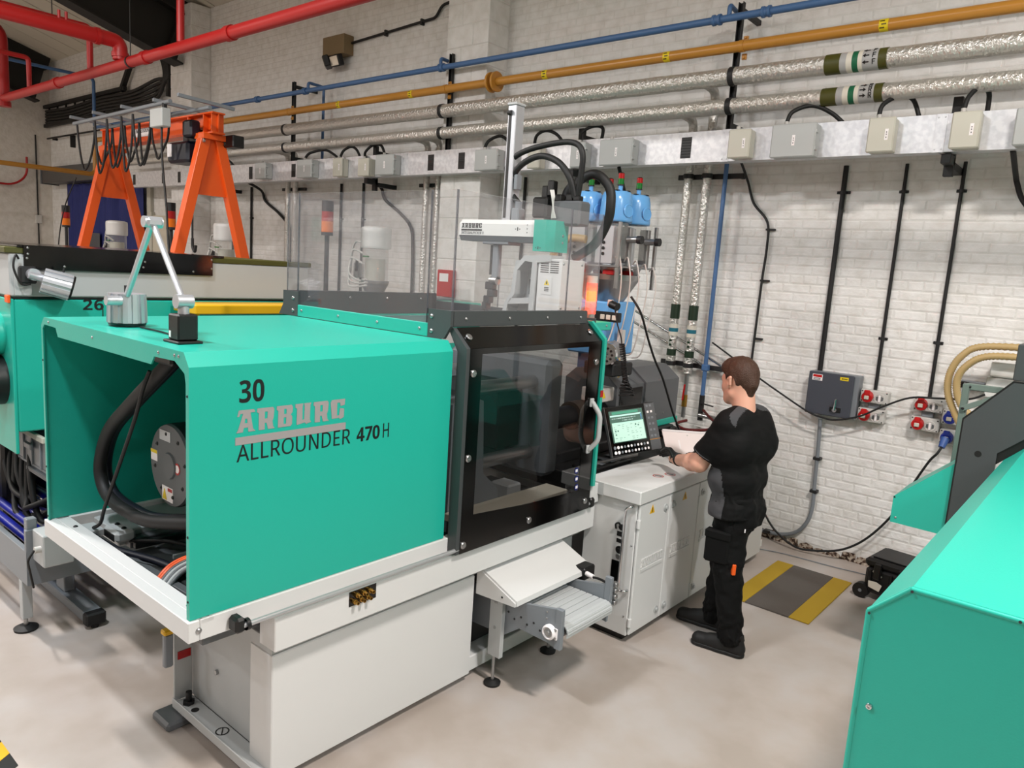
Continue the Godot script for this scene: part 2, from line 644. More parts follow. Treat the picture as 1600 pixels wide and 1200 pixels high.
func shell() -> void:
	base(Vector3.ZERO)
	bx(v3(-19.3, -0.3, -0.3), v3(8.3, 0, 16.3), 0.0)
	struct("floor", M.floor)
	var y0 := 5.95
	# pitched roof: slopes of boards that rise from both long walls to a ridge; joints open between them
	var away := Transform3D(Basis(Vector3.RIGHT, -PITCH), v3(0, y0, 0))
	var back := Transform3D(Basis(Vector3.UP, PI), v3(-11.0, 0, 16.0)) * away
	var under := mat(Color(0.12, 0.11, 0.10), 0.8)
	var slope := 8.0 / cos(PITCH)
	for k in 2:
		P = away if k == 0 else back
		bx(v3(-19.3, 0.04, -0.3), v3(8.3, 0.3, slope + 0.1), 0.0)
		var ceil_ := struct("ceiling", under)
		var x := -19.0
		var i := 0
		while x < 8.0:
			var cut := 4.4 if i % 2 else 3.0
			for q in [[0.0, cut - 0.006], [cut + 0.006, slope]]:
				base(P * v3(x, 0, q[0]))
				bx(v3(x + 0.017, 0, q[0]), v3(minf(x + 0.583, 8.0), 0.045, q[1]), 0.006)
				part("roof_board", M.board, ceil_).position = O
			x += 0.6
			i += 1
		P = Transform3D()
		base(Vector3.ZERO)
	base(Vector3.ZERO)
	bx(v3(-19.3, 0, -0.3), v3(8.3, y0 + 0.04, -0.0024), 0.0)
	var wall := struct("wall_back", M.mortar)
	# English garden wall bond: five stretcher rows, then a header row
	var cells := []
	var row := 0
	var y := 0.05
	while y < y0 - 0.02:
		var head := row % 5 == 4
		var L := 0.1125 if head else 0.225
		var xx := -18.98 - (0.056 if head else 0.1125 * (row % 2)) - rng.randf() * 0.02
		while xx < 2.2:
			var w := L - 0.010
			var hide := (xx < -14.4 and xx > -17.2 and y < 3.35) or (xx > -6.2 and xx + w < -5.59)
			if not hide and xx > -19.0:
				cells.append([xx, y, w, 0.065 + rng.randf() * 0.002, rng.randf() * 0.0024 - 0.0008, rng.randf() * 0.008 - 0.004])
			xx += L
		y += 0.075
		row += 1
	cells.sort_custom(func(a, b): return brick_rank(a) < brick_rank(b))
	var kinds := {}
	for i in 300:
		var c: Array = cells[i]
		var key := int(c[2] * 1000)
		if not kinds.has(key):
			one_brick(c[2], 0.066)
			kinds[key] = flush()
		var b := MeshInstance3D.new()
		b.name = "brick"
		b.mesh = kinds[key]
		b.material_override = M.brick
		b.transform = Transform3D(Basis(Vector3.BACK, c[5]), v3(c[0], c[1], c[4]))
		wall.add_child(b, true)
	for i in range(300, cells.size()):
		var c: Array = cells[i]
		P = Transform3D(Basis(Vector3.BACK, c[5]), v3(c[0], c[1], c[4]))
		one_brick(c[2], c[3])
	P = Transform3D()
	part("brickwork", M.brick, wall, "stuff")
	bx(v3(-19.3, 0, -0.3), v3(-19.0, 8.6, 16.3), 0.0)
	struct("wall_left", M.plaster)
	bx(v3(8.0, 0, -0.3), v3(8.3, 8.6, 16.3), 0.0)
	struct("wall_right", M.plaster)
	bx(v3(-19.3, 0, 16.0), v3(8.3, y0 + 0.04, 16.3), 0.0)
	struct("wall_front", M.plaster)
	# pilasters of larger painted blocks
	pilaster("trim_2", -6.2, -5.59, 0.33)
	pilaster("trim_3", -12.62, -11.93, 0.33)
	# flaking strip of old render and dirt at the foot of the wall
	base(v3(-1.5, 0, 0.01))
	var flake := mat(Color(1, 1, 1), 0.9)
	flake.albedo_texture = noise_tex(0.03, 71, 512, 5, ramp([Color(0.20, 0.15, 0.12), Color(0.42, 0.33, 0.27), Color(0.74, 0.69, 0.63)], [0.3, 0.45, 0.62]))
	flake.normal_enabled = true
	flake.normal_texture = noise_tex(0.05, 72, 512, 5, null, true, 8.0)
	tri_map(flake, 1.5)
	var x := -3.2
	while x < 1.5:
		var w := rng.randf_range(0.05, 0.16)
		var h := rng.randf_range(0.03, 0.075)
		ext([Vector2(x, 0), Vector2(x + w, 0), Vector2(x + w * 0.9, h), Vector2(x + w * 0.5, h + rng.randf() * 0.025), Vector2(x + w * 0.1, h * 0.9)], 2, 0.0, rng.randf_range(0.006, 0.02))
		x += w * 0.96
	var fm := struct("trim_1", flake)
	fm.position = O

func brick_rank(c: Array) -> float:
	var at := v3(c[0], c[1], 0)
	var d := at.distance_to(v3(0, 2.2, 6.31))
	if c[0] > -0.95 or c[1] < 0.12 or (c[0] > -1.4 and c[1] < 0.7):
		d += 50.0
	if c[0] < -1.5 and c[1] < 0.6:
		d += 50.0
	if c[1] > 3.12 and c[1] < 3.5:
		d += 50.0
	return d

func pilaster(called: String, x0: float, x1: float, z1: float) -> void:
	base(Vector3.ZERO)
	bx(v3(x0 + 0.006, 0, -0.006), v3(x1 - 0.006, 5.95, z1 - 0.006), 0.0)
	var s := struct(called, M.mortar)
	var y := 0.0
	var row := 0
	while y < 5.9:
		var cut := x0 + (x1 - x0) * (0.36 if row % 2 else 0.64)
		for c in [[x0, cut - 0.005], [cut + 0.005, x1]]:
			base(v3(c[0], y, 0))
			bx(v3(c[0], y + 0.005, 0.02), v3(c[1], minf(y + 0.22, 5.94), z1 + rng.randf() * 0.003), 0.006)
			part("block", M.brick, s).position = O
		y += 0.225
		row += 1

# ---------------------------------------------------------------- services along the brick wall
func band(ax0: Vector3, ax1: Vector3, r: float, called: String, m: Material) -> void:
	cyl(ax0, ax1, r, -1, 24)
	part(called, m)

func junction_box(x0: float, x1: float, y0: float, y1: float, cream: bool, label: String) -> void:
	var zb := 0.502
	thing("junction_box", label, "junction box", v3((x0 + x1) / 2, y0, zb), "junction boxes on the trunking")
	var m: Material = M.cream_plastic if cream else M.plastic
	var zf := zb + (0.11 if cream else 0.12)
	bx(v3(x0 + 0.005, y0 + 0.005, zb), v3(x1 - 0.005, y1 - 0.005, zf - 0.035), 0.006)
	part("box_body", m)
	bx(v3(x0, y0, zf - 0.032), v3(x1, y1, zf), 0.009)
	var lid := part("lid", m)
	var sx := x1 - (x1 - x0) * (0.28 if cream else 0.48)
	bc(v3(sx, (y0 + y1) / 2, zf + 0.0005), v3(0.022, 0.075, 0.001), 0.0)
	part("sticker", M.paper, lid)
	for k in [-0.02, 0.0, 0.015]:
		bc(v3(sx, (y0 + y1) / 2 + k, zf + 0.0014), v3(0.005, 0.009, 0.0006), 0.0)
		part("print", M.darkprint, lid)
	if not cream:
		for k in [0.25, 0.75]:
			bx(v3(x1 - 0.004, y0 + (y1 - y0) * k - 0.012, zf - 0.05), v3(x1 + 0.007, y0 + (y1 - y0) * k + 0.012, zf - 0.008), 0.003)
			part("latch", M.plastic)
	cyl(v3(x0 + 0.08 if x1 - x0 > 0.25 else x0 + 0.05, y1 - 0.004, zb + 0.05), v3(x0 + 0.08 if x1 - x0 > 0.25 else x0 + 0.05, y1 + 0.03, zb + 0.05), 0.017, -1, 10)
	part("cable_gland", M.socket)

func wire(pts: Array, r: float, label: String, group := "", m: Material = null, called := "cable") -> void:
	var at: Vector3 = pts[0]
	O = at
	cable(pts, r)
	solo(called, label, "cable", m if m else M.rubber, at, group)

func conduit(x: float, y0: float, y1: float, r: float, saddles: Array, label: String) -> void:
	thing("conduit", label, "conduit", v3(x, y0, 0.03), "black conduits down the brick wall")
	cyl(v3(x, y0, 0.004 + r), v3(x, y1, 0.004 + r), r, -1, 12)
	part("conduit_run", M.rubber)
	for s in saddles:
		bx(v3(x - r * 2.6, s - 0.011, 0.001), v3(x + r * 2.6, s + 0.011, 0.008), 0.002)
		cyl(v3(x, s - 0.011, 0.004 + r), v3(x, s + 0.011, 0.004 + r), r + 0.005, -1, 12)
		screw(v3(x - r * 2.0, s, 0.008), Vector3.BACK, 0.005)
		screw(v3(x + r * 2.0, s, 0.008), Vector3.BACK, 0.005)
		part("saddle", M.iron)

func wall_services() -> void:
	# --- trunking
	thing("cable_trunking", "long galvanised steel cable trunking running along the brick wall under the foil pipes", "trunking", v3(-6, 3.165, 0.35))
	var joins := [-14.2, -11.6, -9.05, -7.75, -6.6, -5.4, -4.42, -2.75, -1.21, 0.4, 2.4]
	for i in joins.size() - 1:
		bx(v3(joins[i] + 0.001, 3.165, 0.35), v3(joins[i + 1] - 0.001, 3.405, 0.497), 0.004)
		part("trunking_length", M.galv)
		bx(v3(joins[i] + 0.002, 3.16, 0.497), v3(joins[i + 1] - 0.002, 3.41, 0.5), 0.001)
		part("cover", M.galv)
	for j in joins.slice(1, -1):
		bx(v3(j - 0.035, 3.158, 0.4985), v3(j + 0.035, 3.412, 0.502), 0.001)
		for k in [3.18, 3.39]:
			screw(v3(j - 0.02, k, 0.502), Vector3.BACK, 0.006)
			screw(v3(j + 0.02, k, 0.502), Vector3.BACK, 0.006)
		part("joint_strap", M.galv)
	for x in [-13.62, -12.54, -11.99, -9.87, -8.82, -6.19, -5.72, -3.1]:
		bx(v3(x - 0.047, 3.2, 0.5), v3(x + 0.047, 3.37, 0.5025), 0.001)
		var sl := part("vent_slot", M.black)
		for k in 7:
			bx(v3(x - 0.043, 3.209 + k * 0.0225, 0.5025), v3(x + 0.043, 3.215 + k * 0.0225, 0.506), 0.001)
			part("louvre", M.iron, sl)
	# --- brackets carrying it
	for b in [[-11.0, "far left, behind the right leg of the orange gantry"], [-7.35, "above the clear guard of the green machine"], [-4.3, "behind the black hoses of the picker"], [-1.16, "to the right, beside a cream junction box"]]:
		thing("trunking_bracket", "black steel bracket holding the cable trunking off the wall, " + b[1], "bracket", v3(b[0], 3.05, 0.0), "trunking brackets")
		var x: float = b[0]
		bx(v3(x - 0.03, 3.02, 0.302), v3(x + 0.03, 3.55, 0.348), 0.003)
		part("upright", M.iron)
		for yy in [3.07, 3.44]:
			bx(v3(x - 0.03, yy, 0.0), v3(x + 0.03, yy + 0.05, 0.302), 0.003)
			part("arm", M.iron)
		bx(v3(x - 0.03, 3.09, 0.302), v3(x + 0.03, 3.155, 0.47), 0.003)
		part("shelf", M.iron)
	# --- junction boxes
	junction_box(-2.33, -2.0, 3.15, 3.395, false, "wide grey hinged junction box on the trunking, second right of the blue down pipe")
	junction_box(-1.645, -1.47, 3.16, 3.395, true, "cream junction box on the trunking between the wide grey box and the rightmost bracket")
	junction_box(-1.13, -0.96, 3.16, 3.395, true, "cream junction box on the trunking in front of the rightmost black bracket")
	junction_box(-0.775, -0.5, 3.16, 3.39, false, "grey junction box cut off by the right edge of the photo")
	junction_box(-2.68, -2.5, 3.165, 3.385, true, "cream junction box on the trunking beside the top of the blue down pipe")
	junction_box(-3.89, -3.55, 3.15, 3.375, false, "wide grey hinged junction box on the trunking just above the light blue feeder")
	junction_box(-4.21, -4.05, 3.145, 3.37, false, "narrow grey junction box on the trunking behind the black picker hoses, right one of two")
	junction_box(-4.73, -4.58, 3.155, 3.36, true, "narrow junction box on the trunking between the tall mast and the black hose loops")
	junction_box(-5.42, -5.11, 3.155, 3.365, false, "grey junction box on the trunking directly behind the tall picker mast")
	junction_box(-7.0, -6.68, 3.155, 3.385, false, "grey square junction box on the trunking over the right half of the clear guard")
	junction_box(-7.33, -7.13, 3.155, 3.36, true, "small cream junction box just left of a grey square one over the clear guard")
	junction_box(-7.82, -7.64, 3.165, 3.385, true, "small cream junction box over the tower lamp seen through the clear guard")
	junction_box(-8.57, -8.25, 3.165, 3.395, false, "grey square junction box over the left edge of the clear guard")
	junction_box(-9.57, -9.31, 3.18, 3.395, false, "grey junction box on the trunking just right of the orange gantry leg")
	# --- short flexible cables from the boxes over the top of the trunking
	var loops := [[[-2.25, 3.42, 0.55], [-2.22, 3.5, 0.53], [-2.1, 3.545, 0.47], [-1.97, 3.49, 0.42], [-1.87, 3.4, 0.38]], [[-1.6, 3.42, 0.55], [-1.59, 3.5, 0.52], [-1.52, 3.57, 0.42], [-1.44, 3.55, 0.36], [-1.38, 3.4, 0.34]],
		[[-1.08, 3.42, 0.55], [-1.07, 3.5, 0.52], [-1.03, 3.57, 0.45], [-0.98, 3.55, 0.38], [-0.98, 3.4, 0.34]], [[-4.82, 3.41, 0.4], [-4.78, 3.5, 0.42], [-4.67, 3.54, 0.42], [-4.55, 3.5, 0.4], [-4.46, 3.4, 0.38]],
		[[-4.16, 3.39, 0.54], [-4.2, 3.48, 0.48], [-4.11, 3.54, 0.43], [-4.02, 3.52, 0.4], [-4.06, 3.4, 0.36]], [[-5.36, 3.39, 0.54], [-5.34, 3.47, 0.5], [-5.24, 3.52, 0.44], [-5.15, 3.46, 0.4], [-5.07, 3.39, 0.38]],
		[[-8.5, 3.42, 0.54], [-8.46, 3.49, 0.5], [-8.25, 3.53, 0.43], [-8.1, 3.48, 0.4], [-7.98, 3.4, 0.38]], [[-7.76, 3.41, 0.54], [-7.75, 3.49, 0.5], [-7.68, 3.54, 0.44], [-7.62, 3.5, 0.4], [-7.57, 3.4, 0.38]],
		[[-7.28, 3.38, 0.54], [-7.38, 3.46, 0.46], [-7.3, 3.54, 0.42], [-7.16, 3.53, 0.4], [-7.13, 3.4, 0.36]], [[-11.3, 3.4, 0.42], [-11.25, 3.5, 0.42], [-11.0, 3.54, 0.42], [-10.7, 3.52, 0.4], [-10.5, 3.4, 0.38]]]
	var where := ["from the wide grey box right of the blue pipe", "from the cream box left of the rightmost bracket", "from the cream box at the rightmost bracket", "left of the black bracket behind the picker hoses", "from the narrow box at the bracket behind the picker hoses",
		"behind the tall picker mast", "from the grey box at the left edge of the clear guard", "from the small cream box above the tower lamp", "at the bracket above the clear guard", "behind the right leg of the orange gantry"]
	for i in loops.size():
		var pts := []
		for q in loops[i]:
			pts.append(v3(q[0], q[1], q[2]))
		wire(pts, 0.016, "black flexible cable looped over the trunking " + where[i], "cable loops over the trunking")
	# --- black uprights that hold the pipes
	for b in [[-2.8, 4.42, "right one, beside the blue elbow"], [-6.08, 4.44, "middle one, on the painted pilaster"], [-9.05, 4.46, "left one, right of the orange gantry"]]:
		var x: float = b[0]
		var zw := 0.33 if x < -6.0 and x > -6.2 else 0.0
		thing("pipe_support", "tall black channel upright clamped behind the wall pipes, " + b[2], "support", v3(x, 3.42, zw), "pipe supports")
		bx(v3(x - 0.022, 3.42, 0.34), v3(x - 0.016, b[1], 0.382), 0.001)
		bx(v3(x + 0.016, 3.42, 0.34), v3(x + 0.022, b[1], 0.382), 0.001)
		bx(v3(x - 0.016, 3.42, 0.34), v3(x + 0.016, b[1], 0.346), 0.001)
		part("channel", M.iron)
		for k in [3.47, b[1] - 0.06]:
			bx(v3(x - 0.02, k - 0.02, zw), v3(x + 0.02, k + 0.02, 0.34), 0.003)
			part("arm", M.iron)
	# --- yellow gas pipe
	thing("gas_pipe", "long mustard yellow gas pipe running along the wall above the foil pipes", "pipe", v3(-6, 4.055, 0.45))
	pipe([v3(2.5, 4.055, 0.45), v3(-15.4, 4.055, 0.45), v3(-15.4, 3.43, 0.45), v3(-15.4, 3.43, 7.0)], 0.042, 0.12, 20)
	part("pipe_run", M.gas)
	for x in [-5.41, -5.34]:
		lathe(v3(x, 4.055, 0.45), Vector3.RIGHT, [Vector2(0.042, 0), Vector2(0.098, 0), Vector2(0.1, 0.003), Vector2(0.1, 0.022), Vector2(0.098, 0.025), Vector2(0.042, 0.025)], 24)
		part("flange", M.gas)
	for x in [-2.72, -6.06, -9.03]:
		lathe(v3(x - 0.02, 4.055, 0.45), Vector3.RIGHT, [Vector2(0.042, 0), Vector2(0.047, 0), Vector2(0.047, 0.04), Vector2(0.042, 0.04)], 20)
		for sg in [-1, 1]:
			bx(v3(x - 0.02, 4.055 + sg * 0.045, 0.383), v3(x + 0.02, 4.055 + sg * 0.09, 0.40), 0.003)
			cyl(v3(x, 4.055 + sg * 0.075, 0.40), v3(x, 4.055 + sg * 0.075, 0.413), 0.009, -1, 6)
		part("clamp", M.gas)
	for x in [-1.67, -3.38, -4.69, -6.6, -7.92]:
		lathe(v3(x - 0.03, 4.055, 0.45), Vector3.RIGHT, [Vector2(0.0425, 0), Vector2(0.0432, 0), Vector2(0.0432, 0.06), Vector2(0.0425, 0.06)], 20)
		var lb := part("label_band", M.label_yellow)
		for k in 3:
			for j in 4:
				P = Transform3D(Basis(Vector3.RIGHT, 0.6 - k * 0.55), v3(x, 4.055, 0.45))
				bx(v3(-0.024 + (k % 2) * 0.012 + j * 0.008, -0.005, 0.0431), v3(-0.018 + (k % 2) * 0.012 + j * 0.008, 0.005, 0.0439), 0.0)
		P = Transform3D()
		part("print", M.darkprint, lb)
	# --- blue air pipe
	thing("air_pipe", "slim blue compressed air pipe running along the wall above the yellow pipe", "pipe", v3(-6, 4.285, 0.45))
	pipe([v3(2.5, 4.285, 0.45), v3(-15.4, 4.285, 0.45), v3(-15.4, 5.17, 0.45), v3(-15.4, 5.17, 8.0)], 0.029, 0.1)
	part("pipe_run", M.blue)
	for x in [-2.96, -2.55, -6.14, -8.66, -9.8]:
		lathe(v3(x - 0.035, 4.285, 0.45), Vector3.RIGHT, [Vector2(0.029, 0), Vector2(0.043, 0.0), Vector2(0.043, 0.02), Vector2(0.037, 0.024), Vector2(0.037, 0.046), Vector2(0.043, 0.05), Vector2(0.043, 0.07), Vector2(0.029, 0.07)], 16)
		part("coupling", M.blue)
	for x in [-2.86, -6.16, -8.6]:
		pipe([v3(x, 4.285, 0.45), v3(x, 4.385, 0.45), v3(x - 0.03, 4.385, 0.19), v3(x - 0.03, 4.0, 0.19), v3(x - 0.03, 3.3, 0.19)], 0.019, 0.035, 10)
		part("riser", M.blue)
	# --- two foil lagged pipes
	for k in 2:
		var y := 3.6 if k == 0 else 3.83
		var r := 0.06 if k == 0 else 0.068
		thing("lagged_pipe", "foil wrapped heating pipe along the wall, lower of the two" if k == 0 else "foil wrapped heating pipe along the wall, upper of the two", "pipe", v3(-6, y, 0.45), "foil wrapped heating pipes")
		var cuts := [-14.6, -11.0, -9.1, -8.15, -6.11, -4.3, -3.4, -2.78, -2.04, -1.62, -0.6, 2.5]
		for i in cuts.size() - 1:
			var c := []
			for j in 9:
				c.append(v3(lerpf(cuts[i], cuts[i + 1], j / 8.0), y + sin(j * 2.1 + i) * 0.0015, 0.45))
			tube(c, r + (i % 3) * 0.0012, 28)
			part("lagging", M.foil)
		for x in [-2.77, -6.09, -9.08]:
			lathe(v3(x - 0.022, y, 0.45), Vector3.RIGHT, [Vector2(r, 0), Vector2(r + 0.007, 0), Vector2(r + 0.007, 0.044), Vector2(r, 0.044)], 24)
			bx(v3(x - 0.02, y - 0.012, 0.383), v3(x + 0.02, y + 0.012, 0.45 - r), 0.002)
			part("clamp", M.iron)
		for b in [[-2.04, -1.93, "olive"], [-1.93, -1.885, "tape_silver"], [-1.775, -1.67, "tape_silver"], [-1.885, -1.845, "tape_white"], [-1.845, -1.805, "teal_tape"], [-1.805, -1.775, "tape_white"], [-1.67, -1.615, "olive"]]:
			lathe(v3(b[0], y, 0.45), Vector3.RIGHT, [Vector2(r, 0), Vector2(r + 0.004, 0), Vector2(r + 0.004, b[1] - b[0]), Vector2(r, b[1] - b[0])], 28)
			part("tape_band", M[b[2]])
		for i in 3:                                        # flow arrows and letters, repeated round the pipe
			P = Transform3D(Basis(Vector3.RIGHT, -0.75 + i * 0.62 - 0.1), v3(-1.72, y, 0.45))
			var zz := r + 0.0062
			var dx := 1.0 if k == 1 else -1.0
			bx(v3(-0.045, -0.004, zz - 0.002), v3(-0.008, 0.004, zz), 0.0)
			var tip := -0.052 if k == 1 else -0.001
			ext([Vector2(tip, 0), Vector2(tip + dx * 0.02, 0.014), Vector2(tip + dx * 0.02, -0.014)], 2, zz - 0.002, zz)
			part("arrow", M.darkprint)
			# letters F and R
			bx(v3(0.014, -0.018, zz - 0.002), v3(0.019, 0.018, zz), 0.0)
			bx(v3(0.014, 0.013, zz - 0.002), v3(0.036, 0.018, zz), 0.0)
			bx(v3(0.014, -0.002, zz - 0.002), v3(0.033, 0.003, zz), 0.0)
			if k == 0:
				bx(v3(0.031, 0.0, zz - 0.002), v3(0.036, 0.016, zz), 0.0)
				ext([Vector2(0.022, 0.0), Vector2(0.028, 0.0), Vector2(0.038, -0.018), Vector2(0.031, -0.018)], 2, zz - 0.002, zz)
			part("letter", M.darkprint)
		P = Transform3D()
	# --- lagged drops with marker tapes
	for d in [[-3.235, 3.6, "left"], [-3.055, 3.83, "right"]]:
		var x: float = d[0]
		var yt: float = d[1]
		thing("lagged_down_pipe", "foil down pipe with green marker tapes, %s one beside the blue pipe" % d[2], "pipe", v3(x, 0.95, 0.15), "foil wrapped down pipes")
		pipe([v3(x, yt, 0.44), v3(x, yt - 0.02, 0.15), v3(x, 2.3, 0.152), v3(x, 1.5, 0.15), v3(x, 1.36, 0.15)], 0.038, 0.09, 16)
		part("lagging", M.foil)
		cyl(v3(x, 1.36, 0.15), v3(x, 0.95, 0.15), 0.02)
		part("bare_pipe", M.steel)
		cyl(v3(x, 1.38, 0.15), v3(x, 1.5, 0.15), 0.044, -1, 18)
		part("end_sleeve", M.foil)
		for b in [[1.97, 1.84, "dkgreen"], [1.79, 1.755, "tape_white"], [1.755, 1.72, "cyan_tape"], [1.72, 1.685, "tape_white"], [1.56, 1.5, "dkgreen"]]:
			band(v3(x, b[0], 0.15), v3(x, b[1], 0.15), 0.0425, "tape_band", M[b[2]])
		for k in [1.63, 1.59]:
			bx(v3(x - 0.012, k, 0.186), v3(x + 0.012, k + 0.02, 0.191), 0.001)
		part("arrow_print", M.dkgreen)
		# valve at the foot
		cyl(v3(x, 1.16, 0.15), v3(x, 1.05, 0.15), 0.026, -1, 8)
		part("valve", M.brass)
		bar(v3(x - 0.005, 1.11, 0.185), v3(x + 0.012, 1.26, 0.2), 0.016, 0.006)
		part("valve_lever", M.plug_red)
	for b in [[1.43, "low, above the injection cover"], [3.1, "high, just under the trunking"]]:
		thing("pipe_clamp_rail", "black steel rail clamping the foil down pipes and the blue pipe, " + b[1], "bracket", v3(-3.05, b[0], 0.1), "black clamp rails")
		bx(v3(-3.36, b[0] - 0.022, 0.085), v3(-2.74, b[0] + 0.022, 0.108), 0.003)
		part("rail", M.iron)
		for x in [-3.235, -3.055]:
			lathe(v3(x, b[0] - 0.02, 0.15), Vector3.UP, [Vector2(0.038, 0), Vector2(0.046, 0), Vector2(0.046, 0.04), Vector2(0.038, 0.04)], 18)
		part("clip", M.iron)
		bx(v3(-3.3, b[0] - 0.015, 0.0), v3(-3.27, b[0] + 0.015, 0.085), 0.002)
		bx(v3(-2.8, b[0] - 0.015, 0.0), v3(-2.77, b[0] + 0.015, 0.085), 0.002)
		part("standoff", M.iron)
	# --- blue down pipe with a stop valve
	thing("air_down_pipe", "slim blue air pipe dropping down the brick wall behind the person's head", "pipe", v3(-2.89, 1.0, 0.14))
	cyl(v3(-2.89, 1.16, 0.14), v3(-2.89, 3.3, 0.14), 0.019)
	part("pipe_run", M.blue)
	bx(v3(-2.92, 1.4, 0.105), v3(-2.86, 1.46, 0.165), 0.008)
	part("clip", M.blue)
	cyl(v3(-2.89, 0.95, 0.14), v3(-2.89, 1.18, 0.14), 0.024, -1, 10)
	part("valve_body", M.iron)
	bar(v3(-2.89, 1.11, 0.165), v3(-2.76, 1.1, 0.175), 0.016, 0.01)
	part("valve_lever", M.iron)
	cyl(v3(-2.89, 1.0, 0.16), v3(-2.66, 0.99, 0.17), 0.022, -1, 8)
	part("filter", M.steel)
	# farther drops, left of the mast
	for d in [[-6.62, "left"], [-6.42, "right"], [-9.48, "far left"], [-9.3, "next to far left"]]:
		var x: float = d[0]
		thing("lagged_down_pipe", "foil down pipe behind the clear guard, " + ("%s of two beside the pilaster" % d[1] if x > -7.0 else "%s of two at its left edge" % ("left" if x < -9.4 else "right")), "pipe", v3(x, 1.6, 0.15), "foil wrapped down pipes")
		pipe([v3(x, 3.6, 0.44), v3(x, 3.58, 0.15), v3(x, 1.6, 0.15)], 0.038, 0.09, 12)
		part("lagging", M.foil)
	for x in [-6.5, -9.4]:
		base(v3(x, 3.1, 0.1))
		bx(v3(x - 0.3, 3.08, 0.08), v3(x + 0.28, 3.12, 0.105), 0.003)
		bx(v3(x - 0.2, 3.085, 0.0), v3(x - 0.16, 3.115, 0.08), 0.002)
		solo("pipe_clamp_rail", "black clamp rail across foil pipes under the trunking " + ("beside the pilaster" if x > -7 else "at the left end of the clear guard"), "bracket", M.iron, O, "black clamp rails")
	# --- black conduits and cables on the wall
	conduit(-1.937, 1.53, 3.165, 0.02, [2.96], "thick black conduit from the trunking down to the dark grey isolator box")
	conduit(-1.5, 1.43, 3.165, 0.013, [2.96, 1.84], "black conduit dropping to the red sockets right of the isolator box")
	conduit(-1.117, 1.43, 3.165, 0.013, [2.96, 1.85], "black conduit dropping to the second pair of red sockets")
	for c in [[-8.42, "first of three behind the clear guard, by the tower lamp"], [-7.95, "middle one of three behind the clear guard"], [-7.56, "third of three behind the clear guard, ending in an S bend"], [-10.66, "right of the orange gantry leg"], [-11.2, "behind the foot of the orange gantry leg"], [-5.22, "behind the picker mast"]]:
		if c[0] == -7.56:
			continue
		conduit(c[0], 1.3, 3.165, 0.017, [2.7], "black conduit down the brick wall, " + c[1])
	wire([v3(-2.7, 3.2, 0.3), v3(-2.72, 3.05, 0.05), v3(-2.66, 2.88, 0.03), v3(-2.52, 2.72, 0.03), v3(-2.5, 2.5, 0.03), v3(-2.51, 2.2, 0.03), v3(-2.52, 1.5, 0.03), v3(-2.53, 1.1, 0.03)], 0.011, "thin black cable bending down the wall right of the blue pipe")
	for y in [2.66, 2.23, 1.73]:
		base(v3(-2.5, y, 0.0))
		bx(v3(-2.53, y - 0.008, 0.0), v3(-2.45, y + 0.008, 0.03), 0.003)
		solo("cable_clip", "small black clip on the bent thin cable, " + ("top" if y > 2.5 else "middle" if y > 2 else "bottom") + " of three", "clip", M.iron, O, "cable clips")
	wire([v3(-7.56, 3.2, 0.3), v3(-7.56, 3.1, 0.06), v3(-7.5, 2.95, 0.03), v3(-7.2, 2.78, 0.03), v3(-7.0, 2.62, 0.03), v3(-6.95, 2.4, 0.03), v3(-6.93, 1.9, 0.03), v3(-6.93, 1.4, 0.03)], 0.02, "black cable in an S bend on the wall behind the clear guard")
	wire([v3(-10.32, 3.2, 0.3), v3(-10.32, 3.1, 0.06), v3(-10.25, 2.95, 0.03), v3(-9.9, 2.78, 0.03), v3(-9.64, 2.6, 0.03), v3(-9.6, 2.4, 0.03), v3(-9.58, 1.9, 0.03), v3(-9.58, 1.4, 0.03)], 0.02, "black cable in an S bend on the wall left of the clear guard")
	wire([v3(-0.79, 3.17, 0.4), v3(-0.79, 3.05, 0.1), v3(-0.78, 3.0, 0.05), v3(-0.74, 2.9, 0.04), v3(-0.66, 2.8, 0.04), v3(-0.55, 2.7, 0.04), v3(-0.52, 2.3, 0.04), v3(-0.52, 1.8, 0.04)], 0.018, "black cable leaving the trunking at the right edge of the photo")
	wire([v3(-3.78, 3.16, 0.45), v3(-3.78, 3.0, 0.35), v3(-3.75, 2.8, 0.3), v3(-3.74, 2.5, 0.3)], 0.017, "short black cable dropping from the wide grey box to the light blue feeder")
	# --- slim rods leaning on the wall behind the feeder
	for k in 2:
		base(v3(-3.6, 1.8, 0.1))
		cyl(v3(-3.68, 1.87 - k * 0.1, 0.1 + k * 0.03), v3(-2.6 + k * -0.3, 1.39 + k * 0.05, 0.1 + k * 0.03), 0.012)
		solo("slanted_tube", "thin bright steel tube slanting down the wall behind the down pipes, " + ("upper" if k == 0 else "lower") + " of two", "tube", M.chrome, O, "slanted steel tubes")
	thing("red_cabinet", "small red box on the painted pilaster seen through the clear guard", "box", v3(-5.98, 1.83, 0.34))
	bx(v3(-6.09, 1.83, 0.336), v3(-5.87, 2.13, 0.42), 0.008)
	part("box", M.plug_red)
	bx(v3(-6.05, 2.0, 0.42), v3(-5.91, 2.09, 0.422), 0.001)
	part("label", M.paper)
	# --- emergency light
	thing("emergency_light", "beige emergency light box with twin black framed lamps high on the brick wall", "lamp", v3(-8.4, 4.7, 0.0))
	bx(v3(-8.72, 4.78, 0.0), v3(-8.27, 5.02, 0.16), 0.006)
	part("box_body", mat(Color(0.50, 0.42, 0.30), 0.6))
